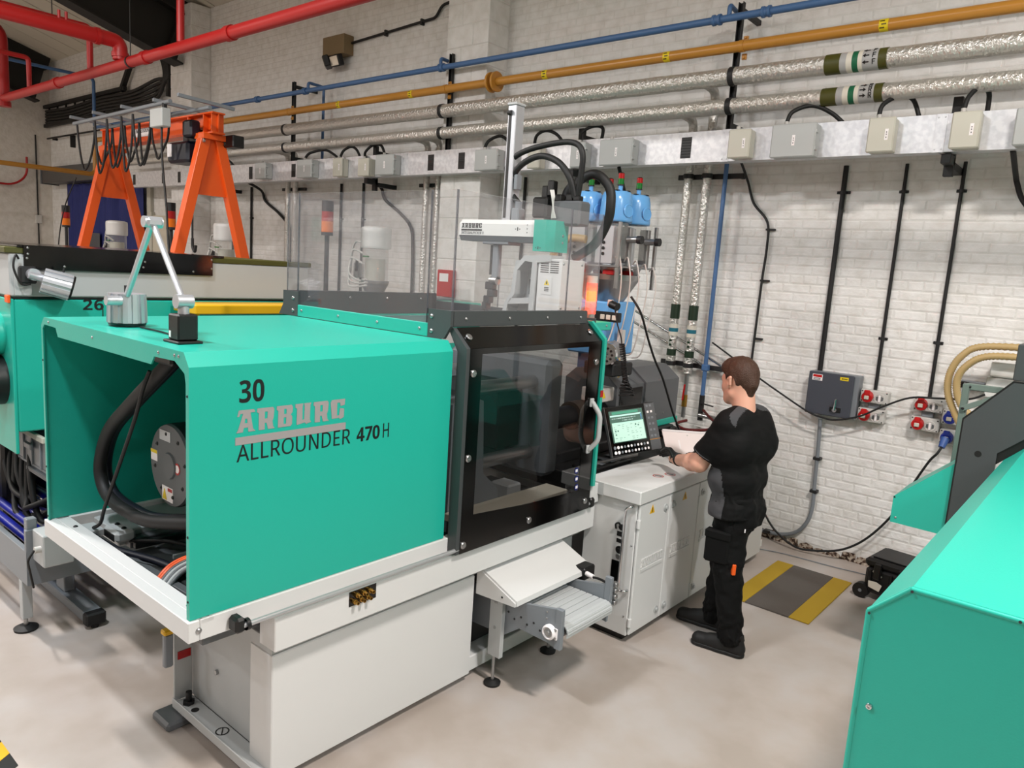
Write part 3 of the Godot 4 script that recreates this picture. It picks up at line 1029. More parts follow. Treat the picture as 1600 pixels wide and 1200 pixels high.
	for k in [[-8.63, 0.75], [-8.42, 0.05]]:
		P = Transform3D(Basis(Vector3.UP, -k[1]) * Basis(Vector3.RIGHT, 0.35), v3(k[0], 4.7, 0.17))
		bx(v3(-0.1, -0.07, -0.06), v3(0.1, 0.07, 0.02), 0.01)
		var hd := part("lamp_head", M.black)
		bx(v3(-0.085, -0.056, 0.02), v3(0.085, 0.056, 0.026), 0.004)
		part("lens", mat(Color(0.78, 0.76, 0.72), 0.1, 0.6), hd)
	P = Transform3D()
	cyl(v3(-8.5, 4.70, 0.08), v3(-8.5, 4.79, 0.08), 0.02)
	part("neck", M.black)
	thing("conduit", "black conduit running from the emergency light up to the roof across the pilaster", "conduit", v3(-8.1, 4.95, 0.02))
	pipe([v3(-8.27, 4.93, 0.03), v3(-6.72, 5.0, 0.03), v3(-6.62, 5.12, 0.03), v3(-6.25, 5.16, 0.03), v3(-6.22, 5.2, 0.36), v3(-5.5, 5.36, 0.36)], 0.016, 0.05, 10)
	part("conduit_run", M.rubber)
	for q in [v3(-7.6, 4.957, 0.02), v3(-6.95, 4.988, 0.02)]:
		bx(q - v3(0.015, 0.035, 0.02), q + v3(0.015, 0.035, 0.03), 0.003)
		part("saddle", M.iron)
	bx(v3(-6.06, 5.17, 0.331), v3(-5.94, 5.29, 0.4), 0.006)
	part("conduit_box", M.iron)

# ---------------------------------------------------------------- under the roof
func roof_services() -> void:
	for b in [[-12.27, 5.93, "right one, ending on the painted pilaster"], [-18.6, 5.93, "left one, at the far end wall"]]:
		var x: float = b[0]
		thing("roof_beam", "deep black steel roof beam, " + b[2], "beam", v3(x, 4.98, 8.0), "black roof beams")
		P = Transform3D(Basis(Vector3.RIGHT, -PITCH), v3(0, 5.95, 0)) * Transform3D(Basis(), v3(0, -5.95, 0))
		bx(v3(x - 0.012, 5.0, 0.15), v3(x + 0.012, 5.7, 8.2), 0.002)
		part("web", M.beam)
		bx(v3(x - 0.15, 4.97, 0.1), v3(x + 0.15, 5.0, 8.2), 0.003)
		part("lower_flange", M.beam)
		bx(v3(x - 0.15, 5.7, 0.1), v3(x + 0.15, 5.73, 8.2), 0.003)
		part("upper_flange", M.beam)
		for z in [0.34, 2.4, 4.8, 7.2]:
			bx(v3(x - 0.14, 5.0, z), v3(x + 0.14, 5.7, z + 0.015), 0.002)
			part("stiffener", M.beam)
		bx(v3(x - 0.05, 5.73, 0.1), v3(x + 0.05, 5.949, 8.2), 0.003)
		part("purlin_seat", M.beam)
		P = Transform3D()
	for z in [3.6, 7.0]:
		base(v3(-9.0, roof(z), z))
		bx(v3(-18.99, roof(z) - 0.16, z), v3(7.99, roof(z), z + 0.12), 0.004)
		solo("purlin", "grey steel purlin crossing under the roof boards, " + ("nearer the brick wall" if z < 5 else "farther from the brick wall"), "beam", M.midgrey, O, "purlins")
	# sprinkler main along the wall side, with branches
	thing("sprinkler_main", "thick red sprinkler pipe running level with the wall across the roof space", "pipe", v3(-6, 4.19, 2.5))
	cyl(v3(-13.32, 4.19, 2.5), v3(5.0, 4.19, 2.5), 0.058, -1, 24)
	part("pipe_run", M.red)
	for x in [-11.2, -8.65, -6.9, -3.0]:
		lathe(v3(x, 4.19, 2.5), Vector3.RIGHT, [Vector2(0.058, 0), Vector2(0.07, 0.0), Vector2(0.07, 0.09), Vector2(0.058, 0.09)], 20)
		part("coupling", M.red)
	for x in [-9.0, -4.0]:
		lathe(v3(x, 4.19, 2.5), Vector3.RIGHT, [Vector2(0.059, 0), Vector2(0.065, 0.0), Vector2(0.065, 0.03), Vector2(0.059, 0.03)], 20)
		cyl(v3(x + 0.015, 4.25, 2.5), v3(x + 0.015, roof(2.5), 2.5), 0.006, -1, 6)
		part("hanger", M.iron)
	thing("sprinkler_branch", "thick red branch pipe that elbows down into the sprinkler main beside the beam", "pipe", v3(-9.25, 4.25, 2.5))
	pipe([v3(-9.25, 4.24, 2.5), v3(-9.25, 4.44, 2.5), v3(-9.25, 4.43, 9.0)], 0.078, 0.17, 20)
	part("pipe_run", M.red)
	for q in [[v3(-9.25, 4.27, 2.5), Vector3.UP], [v3(-9.25, 4.437, 2.72), Vector3.BACK]]:
		lathe(q[0], q[1], [Vector2(0.078, 0), Vector2(0.09, 0), Vector2(0.09, 0.05), Vector2(0.078, 0.05)], 20)
		part("collar", M.red)
	for z in [3.05, 3.12]:
		cyl(v3(-9.25, 4.5, z), v3(-9.25, 4.6, z), 0.016, -1, 8)
		part("sprinkler_head", M.red)
	thing("sprinkler_riser", "thick red vertical riser at the left end of the sprinkler main", "pipe", v3(-13.3, 4.19, 2.5))
	pipe([v3(-13.32, 4.13, 2.5), v3(-13.32, 5.2, 2.5), v3(-13.32, 5.2, 8.0)], 0.085, 0.2, 18)
	part("pipe_run", M.red)
	cyl(v3(-13.32, 4.08, 2.5), v3(-13.32, 4.15, 2.5), 0.1, -1, 18)
	part("end_cap", M.red)
	thing("sprinkler_dropper", "thin red pipe rising from the sprinkler main left of the black beam", "pipe", v3(-10.1, 4.25, 2.5), "thin red pipes")
	pipe([v3(-10.1, 4.24, 2.5), v3(-10.1, 4.72, 2.5), v3(-10.1, 4.72, 8.0)], 0.036, 0.06, 12)
	part("pipe_run", M.red)
	cyl(v3(-10.1, 4.74, 2.9), v3(-10.1, roof(2.9), 2.9), 0.006, -1, 6)
	part("hanger", M.iron)
	thing("sprinkler_dropper", "thin red vertical pipe in front of the black beam", "pipe", v3(-7.82, 4.25, 2.5), "thin red pipes")
	cyl(v3(-7.82, 4.24, 2.5), v3(-7.82, roof(2.5), 2.5), 0.038, -1, 14)
	part("pipe_run", M.red)
	thing("sprinkler_dropper", "thin red pipe at the far left with a small elbow, under the second beam", "pipe", v3(-12.2, 4.25, 2.5), "thin red pipes")
	pipe([v3(-12.2, 4.24, 2.5), v3(-12.2, 4.63, 2.5), v3(-12.2, 4.63, 8.0)], 0.032, 0.06, 12)
	part("pipe_run", M.red)
	# cable ladder and cables on the wall under the beam
	thing("cable_ladder", "dark cable ladder carrying black cables along the wall under the roof beam", "cable ladder", v3(-16, 4.6, 0.0))
	for y in [4.6, 5.0]:
		bx(v3(-19.0, y - 0.02, 0.06), v3(-14.9, y + 0.05, 0.13), 0.003)
		part("side_rail", M.beam)
	bar(v3(-15.05, 4.98, 0.1), v3(-14.66, 5.4, 0.1), 0.08, 0.08)
	part("side_rail", M.beam)
	bar(v3(-14.68, 5.4, 0.1), v3(-13.2, 5.42, 0.1), 0.08, 0.08)
	part("side_rail", M.beam)
	bar(v3(-13.05, 5.5, 0.1), v3(-13.15, 4.7, 0.1), 0.09, 0.08)
	part("side_rail", M.beam)
	for i in 9:
		bx(v3(-18.9 + i * 0.48, 4.6, 0.03), v3(-18.86 + i * 0.48, 5.02, 0.06), 0.002)
		part("rung", M.beam)
	for i in 5:
		var y := 4.68 + i * 0.06
		wire([v3(-18.9, y, 0.1), v3(-17.5, y - 0.03, 0.1), v3(-16.0, y + 0.02, 0.1), v3(-14.6, y, 0.11), v3(-13.6, y + 0.02 + i * 0.02, 0.12), v3(-13.25 + i * 0.04, 5.0, 0.14), v3(-13.3 + i * 0.05, 5.35, 0.18), v3(-13.5 + i * 0.05, 5.6, 0.3)], 0.03, ["lowest", "second lowest", "middle", "second highest", "highest"][i] + " thick black cable on the ladder under the roof beam", "thick cables on the ladder", M.beam)
	base(v3(-17.3, 4.35, 0.1))
	bx(v3(-18.9, 4.33, 0.08), v3(-15.7, 4.36, 0.11), 0.003)
	bx(v3(-17.6, 4.1, 0.0), v3(-17.57, 4.35, 0.1), 0.003)
	bx(v3(-18.6, 4.3, 0.0), v3(-18.57, 4.35, 0.1), 0.003)
	solo("wall_rail", "thin black steel rail on the wall below the cable ladder", "rail", M.beam, O)

# ---------------------------------------------------------------- far left: door, gantry, machines in a row
func a_leg(x: float, sg: float) -> void:
	bar(v3(x, 3.44, 2.0 + sg * 0.07), v3(x, 0.2, 2.0 + sg * 0.86), 0.11, 0.11, 0.004)

func far_left() -> void:
	# roller shutter with blue strip curtain
	thing("roller_shutter_box", "dark grey roller shutter box above the blue curtain at the far left", "shutter", v3(-17, 3.36, 0.0))
	bx(v3(-18.55, 3.36, 0.01), v3(-15.6, 3.68, 0.34), 0.012)
	part("housing", M.shutter)
	bx(v3(-18.6, 3.34, 0.0), v3(-18.55, 3.7, 0.36), 0.006)
	part("end_plate", M.midgrey)
	thing("curtain", "dark blue heavy curtain hanging in the doorway behind the orange gantry", "curtain", v3(-16, 0.02, 0.08))
	var n := 90
	for i in n:
		var x0 := lerpf(-17.75, -14.2, float(i) / n)
		var x1 := lerpf(-17.75, -14.2, float(i + 1) / n)
		var z0 := 0.1 + sin(i * 0.9) * 0.035 + sin(i * 0.37) * 0.02
		var z1 := 0.1 + sin((i + 1) * 0.9) * 0.035 + sin((i + 1) * 0.37) * 0.02
		quad(v3(x0, 3.34, z0), v3(x1, 3.34, z1), v3(x1, 0.02, z1), v3(x0, 0.02, z0))
		quad(v3(x1, 3.34, z1 - 0.006), v3(x0, 3.34, z0 - 0.006), v3(x0, 0.02, z0 - 0.006), v3(x1, 0.02, z1 - 0.006))
	part("cloth", M.navy)
	bx(v3(-16.9, 1.2, 0.165), v3(-16.0, 2.35, 0.17), 0.001)
	part("window_patch", mat(Color(0.24, 0.25, 0.28), 0.3))
	base(Vector3.ZERO)
	bx(v3(-14.15, 0, 0.0), v3(-14.0, 3.3, 0.06), 0.004)
	struct("trim_4", M.cream_plastic)
	bx(v3(-17.95, 0, 0.0), v3(-17.8, 3.36, 0.06), 0.004)
	struct("trim_5", M.midgrey)
	thing("door_1", "", "", v3(-13.4, 0, 0))
	cur.remove_meta("label")
	cur.remove_meta("category")
	cur.set_meta("kind", "structure")
	bx(v3(-13.95, 0.02, 0.0), v3(-13.05, 2.72, 0.05), 0.004)
	part("door_leaf", M.beige)
	for q in [[-14.0, -13.95], [-13.05, -13.0]]:
		bx(v3(q[0], 0, 0.0), v3(q[1], 2.78, 0.07), 0.004)
		part("frame", M.cream_plastic)
	bx(v3(-13.2, 1.0, 0.05), v3(-13.12, 1.15, 0.08), 0.004)
	part("handle", M.steel)
	thing("notice", "plain white notice board fixed high beside the roller shutter box", "sign", v3(-15.35, 3.14, 0.35))
	bx(v3(-15.55, 3.14, 0.345), v3(-15.1, 3.34, 0.36), 0.003)
	part("board", M.paper)
	bx(v3(-15.45, 3.2, 0.0), v3(-15.2, 3.28, 0.345), 0.002)
	part("bracket", M.midgrey)
	wire([v3(-18.99, 4.4, 0.3), v3(-18.98, 3.5, 0.3), v3(-18.98, 2.9, 0.3), v3(-18.98, 1.5, 0.3)], 0.015, "thin brownish conduit down the corner of the far end wall", "", M.beam)
	base(v3(-18.98, 2.55, 0.3))
	bx(v3(-19.0, 2.5, 0.24), v3(-18.93, 2.68, 0.36), 0.006)
	solo("switch_box", "small white switch box on the corner conduit of the end wall", "switch", M.socket, O)
	thing("red_pipe", "thin dark red pipe bending up the far end wall under the yellow pipe", "pipe", v3(-18.9, 3.3, 1.5))
	pipe([v3(-18.93, 3.28, 6.0), v3(-18.93, 3.28, 0.75), v3(-18.93, 3.5, 0.5), v3(-18.93, 3.9, 0.5)], 0.022, 0.2, 10)
	part("pipe_run", M.red)
	# --- orange gantry crane
	thing("gantry_crane", "orange portable gantry crane with A shaped legs behind the left machine", "crane", v3(-9.45, 0, 2.0))
	bx(v3(-10.95, 3.44, 1.925), v3(-7.98, 3.458, 2.075), 0.002)
	part("lower_flange", M.orange)
	bx(v3(-10.95, 3.65, 1.925), v3(-7.98, 3.668, 2.075), 0.002)
	part("upper_flange", M.orange)
	bx(v3(-10.95, 3.458, 1.993), v3(-7.98, 3.65, 2.007), 0.001)
	var web := part("web", M.orange)
	for x in [-10.9, -8.55, -8.2, -8.02]:
		bx(v3(x, 3.458, 1.93), v3(x + 0.014, 3.65, 2.07), 0.001)
		part("stiffener", M.orange, web)
	bx(v3(-10.1, 3.52, 2.008), v3(-9.55, 3.62, 2.012), 0.001)
	var plate := part("load_plate", M.paper)
	words("SWL 2000KG", v3(-10.07, 3.55, 2.0125), Vector3.RIGHT, Vector3.UP, 0.055, M.darkprint, plate, "lettering", true, 1.1)
	for x in [-10.75, -8.15]:
		for sg in [-1.0, 1.0]:
			a_leg(x, sg)
			part("leg", M.orange)
		ext([Vector2(1.9, 3.43), Vector2(2.1, 3.43), Vector2(2.27, 2.78), Vector2(1.73, 2.78)], 0, x - 0.012, x + 0.012)
		part("gusset", M.orange)
		bx(v3(x - 0.1, 3.38, 1.86), v3(x + 0.1, 3.44, 2.14), 0.004)
		part("head_plate", M.orange)
		for sg in [-1.0, 1.0]:
			for dx in [-0.07, 0.07]:
				lathe(v3(x + dx, 3.36, 2.0 + sg * 0.11), Vector3.BACK * sg, [Vector2(0.022, 0), Vector2(0.022, 0.02), Vector2(0, 0.02)], 6)
				part("bolt", M.steel)
		bx(v3(x - 0.08, 0.14, 1.05), v3(x + 0.08, 0.26, 2.95), 0.005)
		part("foot_beam", M.orange)
		for z in [1.15, 2.85]:
			cyl(v3(x - 0.03, 0.08, z), v3(x + 0.03, 0.08, z), 0.08, -1, 20)
			part("castor", M.rubber)
	thing("hoist", "dark blue electric chain hoist hanging from the orange gantry beam", "hoist", v3(-8.5, 3.1, 2.05))
	bx(v3(-8.78, 3.13, 1.95), v3(-8.3, 3.36, 2.2), 0.03)
	part("motor_body", M.hoist)
	bx(v3(-8.76, 3.2, 2.2), v3(-8.66, 3.34, 2.204), 0.001)
	part("rating_plate", M.paper)
	bx(v3(-8.42, 3.4, 2.08), v3(-8.22, 3.58, 2.2), 0.02)
	part("trolley_motor", M.hoist)
	bx(v3(-8.6, 3.36, 1.9), v3(-8.3, 3.5, 2.1), 0.008)
	part("trolley", M.iron)
	bx(v3(-8.12, 3.32, 1.74), v3(-7.9, 3.45, 1.88), 0.01)
	part("chain_bag", M.black)
	cyl(v3(-8.48, 2.3, 2.05), v3(-8.48, 3.15, 2.05), 0.012, -1, 8)
	part("chain", M.iron)
	pipe([v3(-8.48, 2.3, 2.05), v3(-8.48, 2.2, 2.05), v3(-8.42, 2.14, 2.05), v3(-8.4, 2.22, 2.05)], 0.018, 0.03, 8)
	part("hook", M.iron)
	thing("festoon_track", "grey pipe rails with cross arms carrying the cable loops beside the orange beam", "track", v3(-9.3, 3.66, 2.35))
	cyl(v3(-10.65, 3.645, 2.5), v3(-8.05, 3.69, 2.5), 0.022, -1, 12)
	part("rail", M.grey)
	cyl(v3(-10.1, 3.6, 2.3), v3(-7.6, 3.63, 2.3), 0.02, -1, 12)
	part("rail", M.grey)
	for x in [-10.6, -9.9, -9.1, -8.3, -7.75]:
		bar(v3(x - 0.04, 3.72, 2.55), v3(x, 3.69, 1.95), 0.035, 0.035)
		part("cross_arm", M.grey)
	thing("control_box", "small grey control box hanging from the cable track", "control box", v3(-8.26, 3.42, 2.5))
	bx(v3(-8.42, 3.44, 2.45), v3(-8.14, 3.63, 2.55), 0.008)
	part("case", M.plastic)
	bx(v3(-8.2, 3.63, 2.48), v3(-8.16, 3.69, 2.52), 0.003)
	part("hanger", M.iron)
	var hp := [-10.55, -10.0, -9.65, -9.25, -8.95, -8.5]
	for i in 5:
		var a: float = hp[i]
		var b: float = hp[i + 1]
		for k in 2:
			var lo := 3.06 - (i % 2) * 0.05 + k * 0.1
			var zo := 2.5 - k * 0.2
			wire([v3(a, 3.63, zo), v3(lerpf(a, b, 0.08), 3.4, zo), v3(lerpf(a, b, 0.28), lo + 0.1, zo + 0.01), v3(lerpf(a, b, 0.5), lo, zo + 0.02), v3(lerpf(a, b, 0.75), lo + 0.12, zo + 0.01), v3(lerpf(a, b, 0.93), 3.4, zo), v3(b, 3.63, zo)], 0.013, ["front", "rear"][k] + " black cable loop on the gantry track, " + ["leftmost", "second from left", "middle", "second from right", "rightmost"][i], "festoon cable loops")
	wire([v3(-8.25, 3.44, 2.5), v3(-8.2, 3.1, 2.52), v3(-8.05, 2.6, 2.55), v3(-7.9, 2.2, 2.6), v3(-7.8, 1.8, 2.6)], 0.012, "long black pendant cable hanging from the grey control box to below")
	wire([v3(-10.9, 3.0, 2.4), v3(-11.2, 2.6, 2.45), v3(-11.3, 2.1, 2.5), v3(-11.3, 1.6, 2.5)], 0.008, "thin black cable along the outer edge of the gantry leg")
	# --- machines in a row beyond number 26
	far_machine(-8.95, "middle")
	far_machine(-12.3, "far left")
	stack_light(-9.11, 2.0, 1.0, 2.39, false, "unlit black, red and amber stack light left of the gantry's right leg")
	stack_light(-12.45, 2.0, 1.0, 2.37, false, "unlit black, red and amber stack light farthest left, before the blue curtain")
	stack_light(-5.97, 2.0, 1.86, 2.39, false, "unlit black, red and amber stack light seen through the clear guard")
	dryer(-5.86, 1.5, 2.1, "small dryer hopper with white lid and tangled hoses seen through the clear guard")
	dryer(-8.72, 1.5, 2.1, "small dryer hopper with white lid behind the gantry's right leg")
	dryer(-11.9, 1.5, 2.1, "small dryer hopper with white lid between the gantry's left legs")

func stack_light(x: float, z: float, y0: float, y1: float, big: bool, label: String) -> void:
	thing("stack_light", label, "signal light", v3(x, y0, z), "stack lights")
	cyl(v3(x, y0, z), v3(x, y1, z), 0.022, -1, 12)
	part("post", M.iron)
	cyl(v3(x, y1, z), v3(x, y1 + 0.03, z), 0.055, -1, 20)
	part("holder", M.iron)
	cyl(v3(x, y1 + 0.03, z), v3(x, y1 + 0.13, z), 0.055, -1, 20)
	part("amber_lens", M.amber_off)
	cyl(v3(x, y1 + 0.131, z), v3(x, y1 + 0.22, z), 0.055, -1, 20)
	part("red_lens", M.red_off)
	cyl(v3(x, y1 + 0.221, z), v3(x, y1 + 0.32, z), 0.055, -1, 20)
	part("sounder", M.black)

func dryer(x: float, z: float, y0: float, label: String) -> void:
	thing("dryer_hopper", label, "hopper", v3(x, y0 - 0.25, z), "dryer hoppers")
	lathe(v3(x, y0 + 0.2, z), Vector3.UP, [Vector2(0.0, 0.0), Vector2(0.145, 0.0), Vector2(0.15, 0.02), Vector2(0.15, 0.17), Vector2(0.145, 0.2), Vector2(0.1, 0.215), Vector2(0.0, 0.215)], 24)
	part("lid", M.lid_white)
	cyl(v3(x, y0 - 0.12, z), v3(x, y0 + 0.2, z), 0.13, -1, 24)
	part("glass_body", M.jar)
	lathe(v3(x, y0 - 0.24, z), Vector3.UP, [Vector2(0.0, 0), Vector2(0.09, 0.0), Vector2(0.14, 0.1), Vector2(0.145, 0.13), Vector2(0.0, 0.13)], 24)
	part("cone", M.steel)
	cyl(v3(x, y0 - 0.11, z), v3(x, y0 + 0.1, z), 0.1, -1, 16)
	part("filter", M.cream_plastic)
	for k in 3:
		var pts := [v3(x - 0.12, y0 + 0.22 - k * 0.1, z), v3(x - 0.25 - k * 0.03, y0 + 0.26 - k * 0.08, z + 0.05), v3(x - 0.33, y0 + 0.1 - k * 0.05, z + 0.04), v3(x - 0.28, y0 - 0.05 - k * 0.06, z + 0.1), v3(x - 0.1, y0 - 0.12 - k * 0.03, z + 0.12), v3(x + 0.05, y0 - 0.1 - k * 0.03, z + 0.14)]
		cable(pts, 0.011)
		part("air_hose", M.socket)
	bx(v3(x - 0.28, y0 - 0.1, z - 0.03), v3(x - 0.2, y0 + 0.05, z + 0.05), 0.006)
	part("valve_block", M.steel)
	bar(v3(x - 0.26, y0 + 0.07, z + 0.02), v3(x - 0.14, y0 - 0.02, z + 0.12), 0.03, 0.03)
	part("air_cylinder", M.iron)
	bx(v3(x - 0.02, y0 + 0.11, z + 0.125), v3(x + 0.06, y0 + 0.125, z + 0.145), 0.002)
	part("green_clip", M.green_off)

func far_machine(x: float, which: String) -> void:
	thing("injection_machine", "green and white injection moulding machine seen only above the left machine, " + which, "machine", v3(x, 0, 3.0), "machines beyond number 26")
	bx(v3(x - 0.6, 0.05, 0.9), v3(x + 0.6, 0.85, 4.9), 0.01)
	part("base_frame", M.white)
	bx(v3(x - 0.7, 0.9, 3.2), v3(x + 0.7, 1.8, 5.0), 0.02)
	part("clamp_cover", M.green)
	bx(v3(x - 0.7, 1.82, 2.6), v3(x + 0.7, 2.0, 4.9), 0.01)
	part("hood", M.white)
	bx(v3(x - 0.35, 0.86, 0.9), v3(x + 0.35, 1.5, 2.3), 0.03)
	part("injection_cover", M.dark)
	bx(v3(x - 0.2, 1.5, 1.2), v3(x + 0.6, 1.86, 2.1), 0.01)
	part("hopper_bridge", M.grey)

# ---------------------------------------------------------------- left: machine 26, roller table, desk leg
func lamp_head(c: Vector3, d: Vector3, r: float, L: float, parent_thing: Node3D) -> void:
	# ribbed aluminium lamp body from c along d
	var prof := []
	d = d.normalized()
	var u := d.cross(Vector3.UP if absf(d.y) < 0.9 else Vector3.RIGHT).normalized()
	var w := d.cross(u)
	var n := 26
	for i in n:
		var t0 := TAU * i / n
		var t1 := TAU * (i + 1) / n
		var rr := r * (1.0 if i % 2 else 0.9)
		var n0 := (u * cos(t0) + w * sin(t0))
		var n1 := (u * cos(t1) + w * sin(t1))
		quad(c + n0 * rr * 0.94, c + n1 * rr * 0.94, c + d * L + n1 * rr, c + d * L + n0 * rr)
		var rn := r * (0.9 if i % 2 else 1.0)
		quad(c + n1 * rr * 0.94, c + n1 * rn * 0.94, c + d * L + n1 * rn, c + d * L + n1 * rr)
		tri(c, c + n1 * rr * 0.94, c + n0 * rr * 0.94)
		tri(c + d * L, c + d * L + n0 * rr, c + d * L + n1 * rr)
	part("lamp_body", M.alu, parent_thing)
	cyl(c + d * L, c + d * (L + 0.012), r * 0.95, r * 0.9, 24)
	part("lens_ring", M.black, parent_thing)

func left_things() -> void:
	var X := -4.947
	thing("injection_machine", "large green and white injection moulding machine numbered 26 behind the main machine", "machine", v3(-5.8, 0, 3.6))
	bx(v3(-6.6, 1.05, 0.9), v3(X, 1.836, 4.88), 0.008)
	part("green_cover", M.green)
	bx(v3(-6.6, 0.92, 4.881), v3(X, 1.838, 4.9), 0.004)
	part("end_plate", M.green)
	bx(v3(X - 0.003, 1.06, 4.4), v3(X + 0.002, 1.79, 4.406), 0.0)
	part("panel_seam", M.dkgreen)
	bx(v3(-6.6, 1.838, 2.9), v3(X - 0.012, 1.853, 4.89), 0.002)
	part("gap_rail", M.black)
	bx(v3(-6.6, 1.853, 2.9), v3(X, 2.10, 4.9), 0.008)
	part("white_hood", M.lightgrey)
	bx(v3(-6.62, 2.10, 2.88), v3(X + 0.004, 2.135, 4.92), 0.004)
	part("hood_rim", M.olive)
	bx(v3(-6.5, 2.135, 3.6), v3(X + 0.01, 2.15, 4.86), 0.003)
	part("black_top", M.gloss_black)
	bx(v3(X + 0.001, 2.012, 3.69), v3(X + 0.022, 2.15, 4.83), 0.002)
	var bp := part("black_panel", M.gloss_black)
	for q in [[4.81, 2.135], [4.81, 2.1], [4.815, 2.075], [4.62, 2.035], [4.17, 2.12], [4.18, 2.085], [4.15, 2.085], [4.16, 2.05], [3.83, 2.035], [3.7, 2.12], [3.7, 2.06]]:
		screw(v3(X + 0.022, q[1], q[0]), Vector3.RIGHT, 0.007)
		part("screw", M.steel, bp)
	words("26", v3(X + 0.001, 1.752, 4.52), Vector3.FORWARD, Vector3.UP, 0.066, M.darkprint, cur, "number", true, 1.25)
	bx(v3(-6.5, 0.08, 0.9), v3(X - 0.75, 1.045, 4.2), 0.01)
	part("base_frame", M.midgrey)
	bx(v3(-5.2, 1.45, 1.0), v3(X + 0.001, 1.6, 2.9), 0.01)
	part("rear_rail", M.white)
	bx(v3(-6.2, 1.837, 0.95), v3(-5.3, 1.86, 2.5), 0.006)
	part("hopper_bridge", M.grey)
	bx(v3(-5.0, 1.815, 4.9), v3(-4.94, 1.86, 4.915), 0.004)
	part("orange_button", M.orange)
	lathe(v3(-5.16, 1.34, 4.9), Vector3.BACK, [Vector2(0.15, 0), Vector2(0.15, 0.1), Vector2(0.13, 0.14), Vector2(0.08, 0.14), Vector2(0.08, 0.2), Vector2(0, 0.2)], 24)
	part("motor", M.black)
	lathe(v3(-5.17, 1.62, 4.9), Vector3.BACK, [Vector2(0.13, 0), Vector2(0.13, 0.05), Vector2(0.12, 0.06), Vector2(0, 0.06)], 24)
	part("round_cover", M.green)
	# cabling below the cover
	for k in 7:
		cable([v3(-5.75 + k * 0.07, 0.95, 4.7), v3(-5.6 + k * 0.08, 0.7 - (k % 3) * 0.07, 4.78), v3(-5.3 + k * 0.05, 0.45 + (k % 2) * 0.1, 4.75 + (k % 3) * 0.03), v3(-5.0 + k * 0.02, 0.5 + k * 0.04, 4.6), v3(-5.05, 0.85, 4.5)], 0.018)
		part("cable", M.rubber)
	bx(v3(-6.5, 0.1, 4.6), v3(-5.6, 0.95, 4.8), 0.02)
	part("dark_housing", M.black)
	thing("safety_step", "yellow safety beam along the top of machine 26 behind the main machine", "beam", v3(-4.75, 0.0, 3.2))
	bx(v3(-4.9, 1.775, 2.8), v3(-4.6, 1.835, 3.98), 0.006)
	part("beam", M.yellow)
	for z in [2.95, 3.9]:
		bx(v3(-4.8, 0.0, z), v3(-4.7, 1.775, z + 0.08), 0.004)
		part("post", M.yellow)
	# clamp lamp on machine 26
	thing("machine_lamp", "round ribbed aluminium lamp on a swivel at the corner of machine 26", "lamp", v3(X, 1.9, 4.82))
	bx(v3(X + 0.001, 1.86, 4.79), v3(X + 0.01, 2.08, 4.88), 0.002)
	part("mount_plate", M.lightgrey)
	bx(v3(X + 0.01, 1.93, 4.775), v3(X + 0.05, 2.03, 4.86), 0.008)
	part("bracket", M.iron)
	cyl(v3(X + 0.05, 1.985, 4.8), v3(X + 0.09, 1.985, 4.8), 0.034, -1, 18)
	part("swivel", M.alu)
	cyl(v3(X + 0.09, 1.985, 4.83), v3(X + 0.09, 1.96, 4.74), 0.022, -1, 14)
	part("knuckle", M.alu)
	lamp_head(v3(X + 0.10, 1.955, 4.765), v3(0.28, -0.26, -0.9), 0.078, 0.145, cur)
	cyl(v3(X + 0.11, 1.975, 4.66), v3(X + 0.112, 2.03, 4.655), 0.006, -1, 8)
	part("switch", M.iron)
	cable([v3(X + 0.03, 2.07, 4.86), v3(X + 0.05, 2.09, 4.88), v3(X + 0.06, 2.02, 4.895), v3(X + 0.06, 1.93, 4.86), v3(X + 0.05, 1.93, 4.81)], 0.006)
	part("lead", M.rubber)
	# grey crate on a shelf
	thing("crate", "grey stacking crate on a shelf between machine 26 and the main machine", "crate", v3(-5.2, 0.79, 4.55))
	var cx0 := -5.49
	var cx1 := -4.89
	var ct := 1.0
	bx(v3(cx0, 0.80, 4.74), v3(cx1, ct, 4.76), 0.004)
	part("front_wall", M.grey)
	bx(v3(cx0, 0.80, 4.36), v3(cx1, ct, 4.38), 0.004)
	part("rear_wall", M.grey)
	bx(v3(cx0, 0.80, 4.38), v3(cx0 + 0.02, ct, 4.74), 0.004)
	part("side_wall", M.grey)
	bx(v3(cx1 - 0.02, 0.80, 4.38), v3(cx1, ct, 4.74), 0.004)
	part("side_wall", M.grey)
	bx(v3(cx0, 0.78, 4.36), v3(cx1, 0.80, 4.76), 0.003)
	part("floor", M.grey)
	bx(v3(cx0 - 0.01, ct - 0.02, 4.761), v3(cx1 + 0.01, ct + 0.015, 4.785), 0.003)
	part("rim", M.cream_plastic)
	bx(v3(cx1 + 0.001, ct - 0.02, 4.36), v3(cx1 + 0.02, ct + 0.015, 4.76), 0.003)
	part("rim", M.cream_plastic)
	for k in 4:
		bx(v3(cx0 + 0.06 + k * 0.15, 0.80, 4.76), v3(cx0 + 0.075 + k * 0.15, ct - 0.02, 4.772), 0.002)
		part("rib", M.grey)
	bx(v3(cx0 + 0.3, 0.90, 4.772), v3(cx0 + 0.42, 0.94, 4.792), 0.006)
	part("grip", M.grey)
	thing("crate_shelf", "dark shelf bracket carrying the grey crate", "shelf", v3(-5.2, 0.74, 4.4))
	bx(v3(-5.6, 0.75, 4.2), v3(-4.9, 0.778, 4.72), 0.004)
	part("shelf_plate", M.midgrey)
	# roller table at the left edge
	thing("roller_table", "grey roller table with blue rollers at the left edge of the photo", "conveyor", v3(-4.9, 0, 5.0))
	bx(v3(-4.46, 0.30, 4.2), v3(-4.43, 0.62, 5.02), 0.003)
	part("side_plate", M.grey)
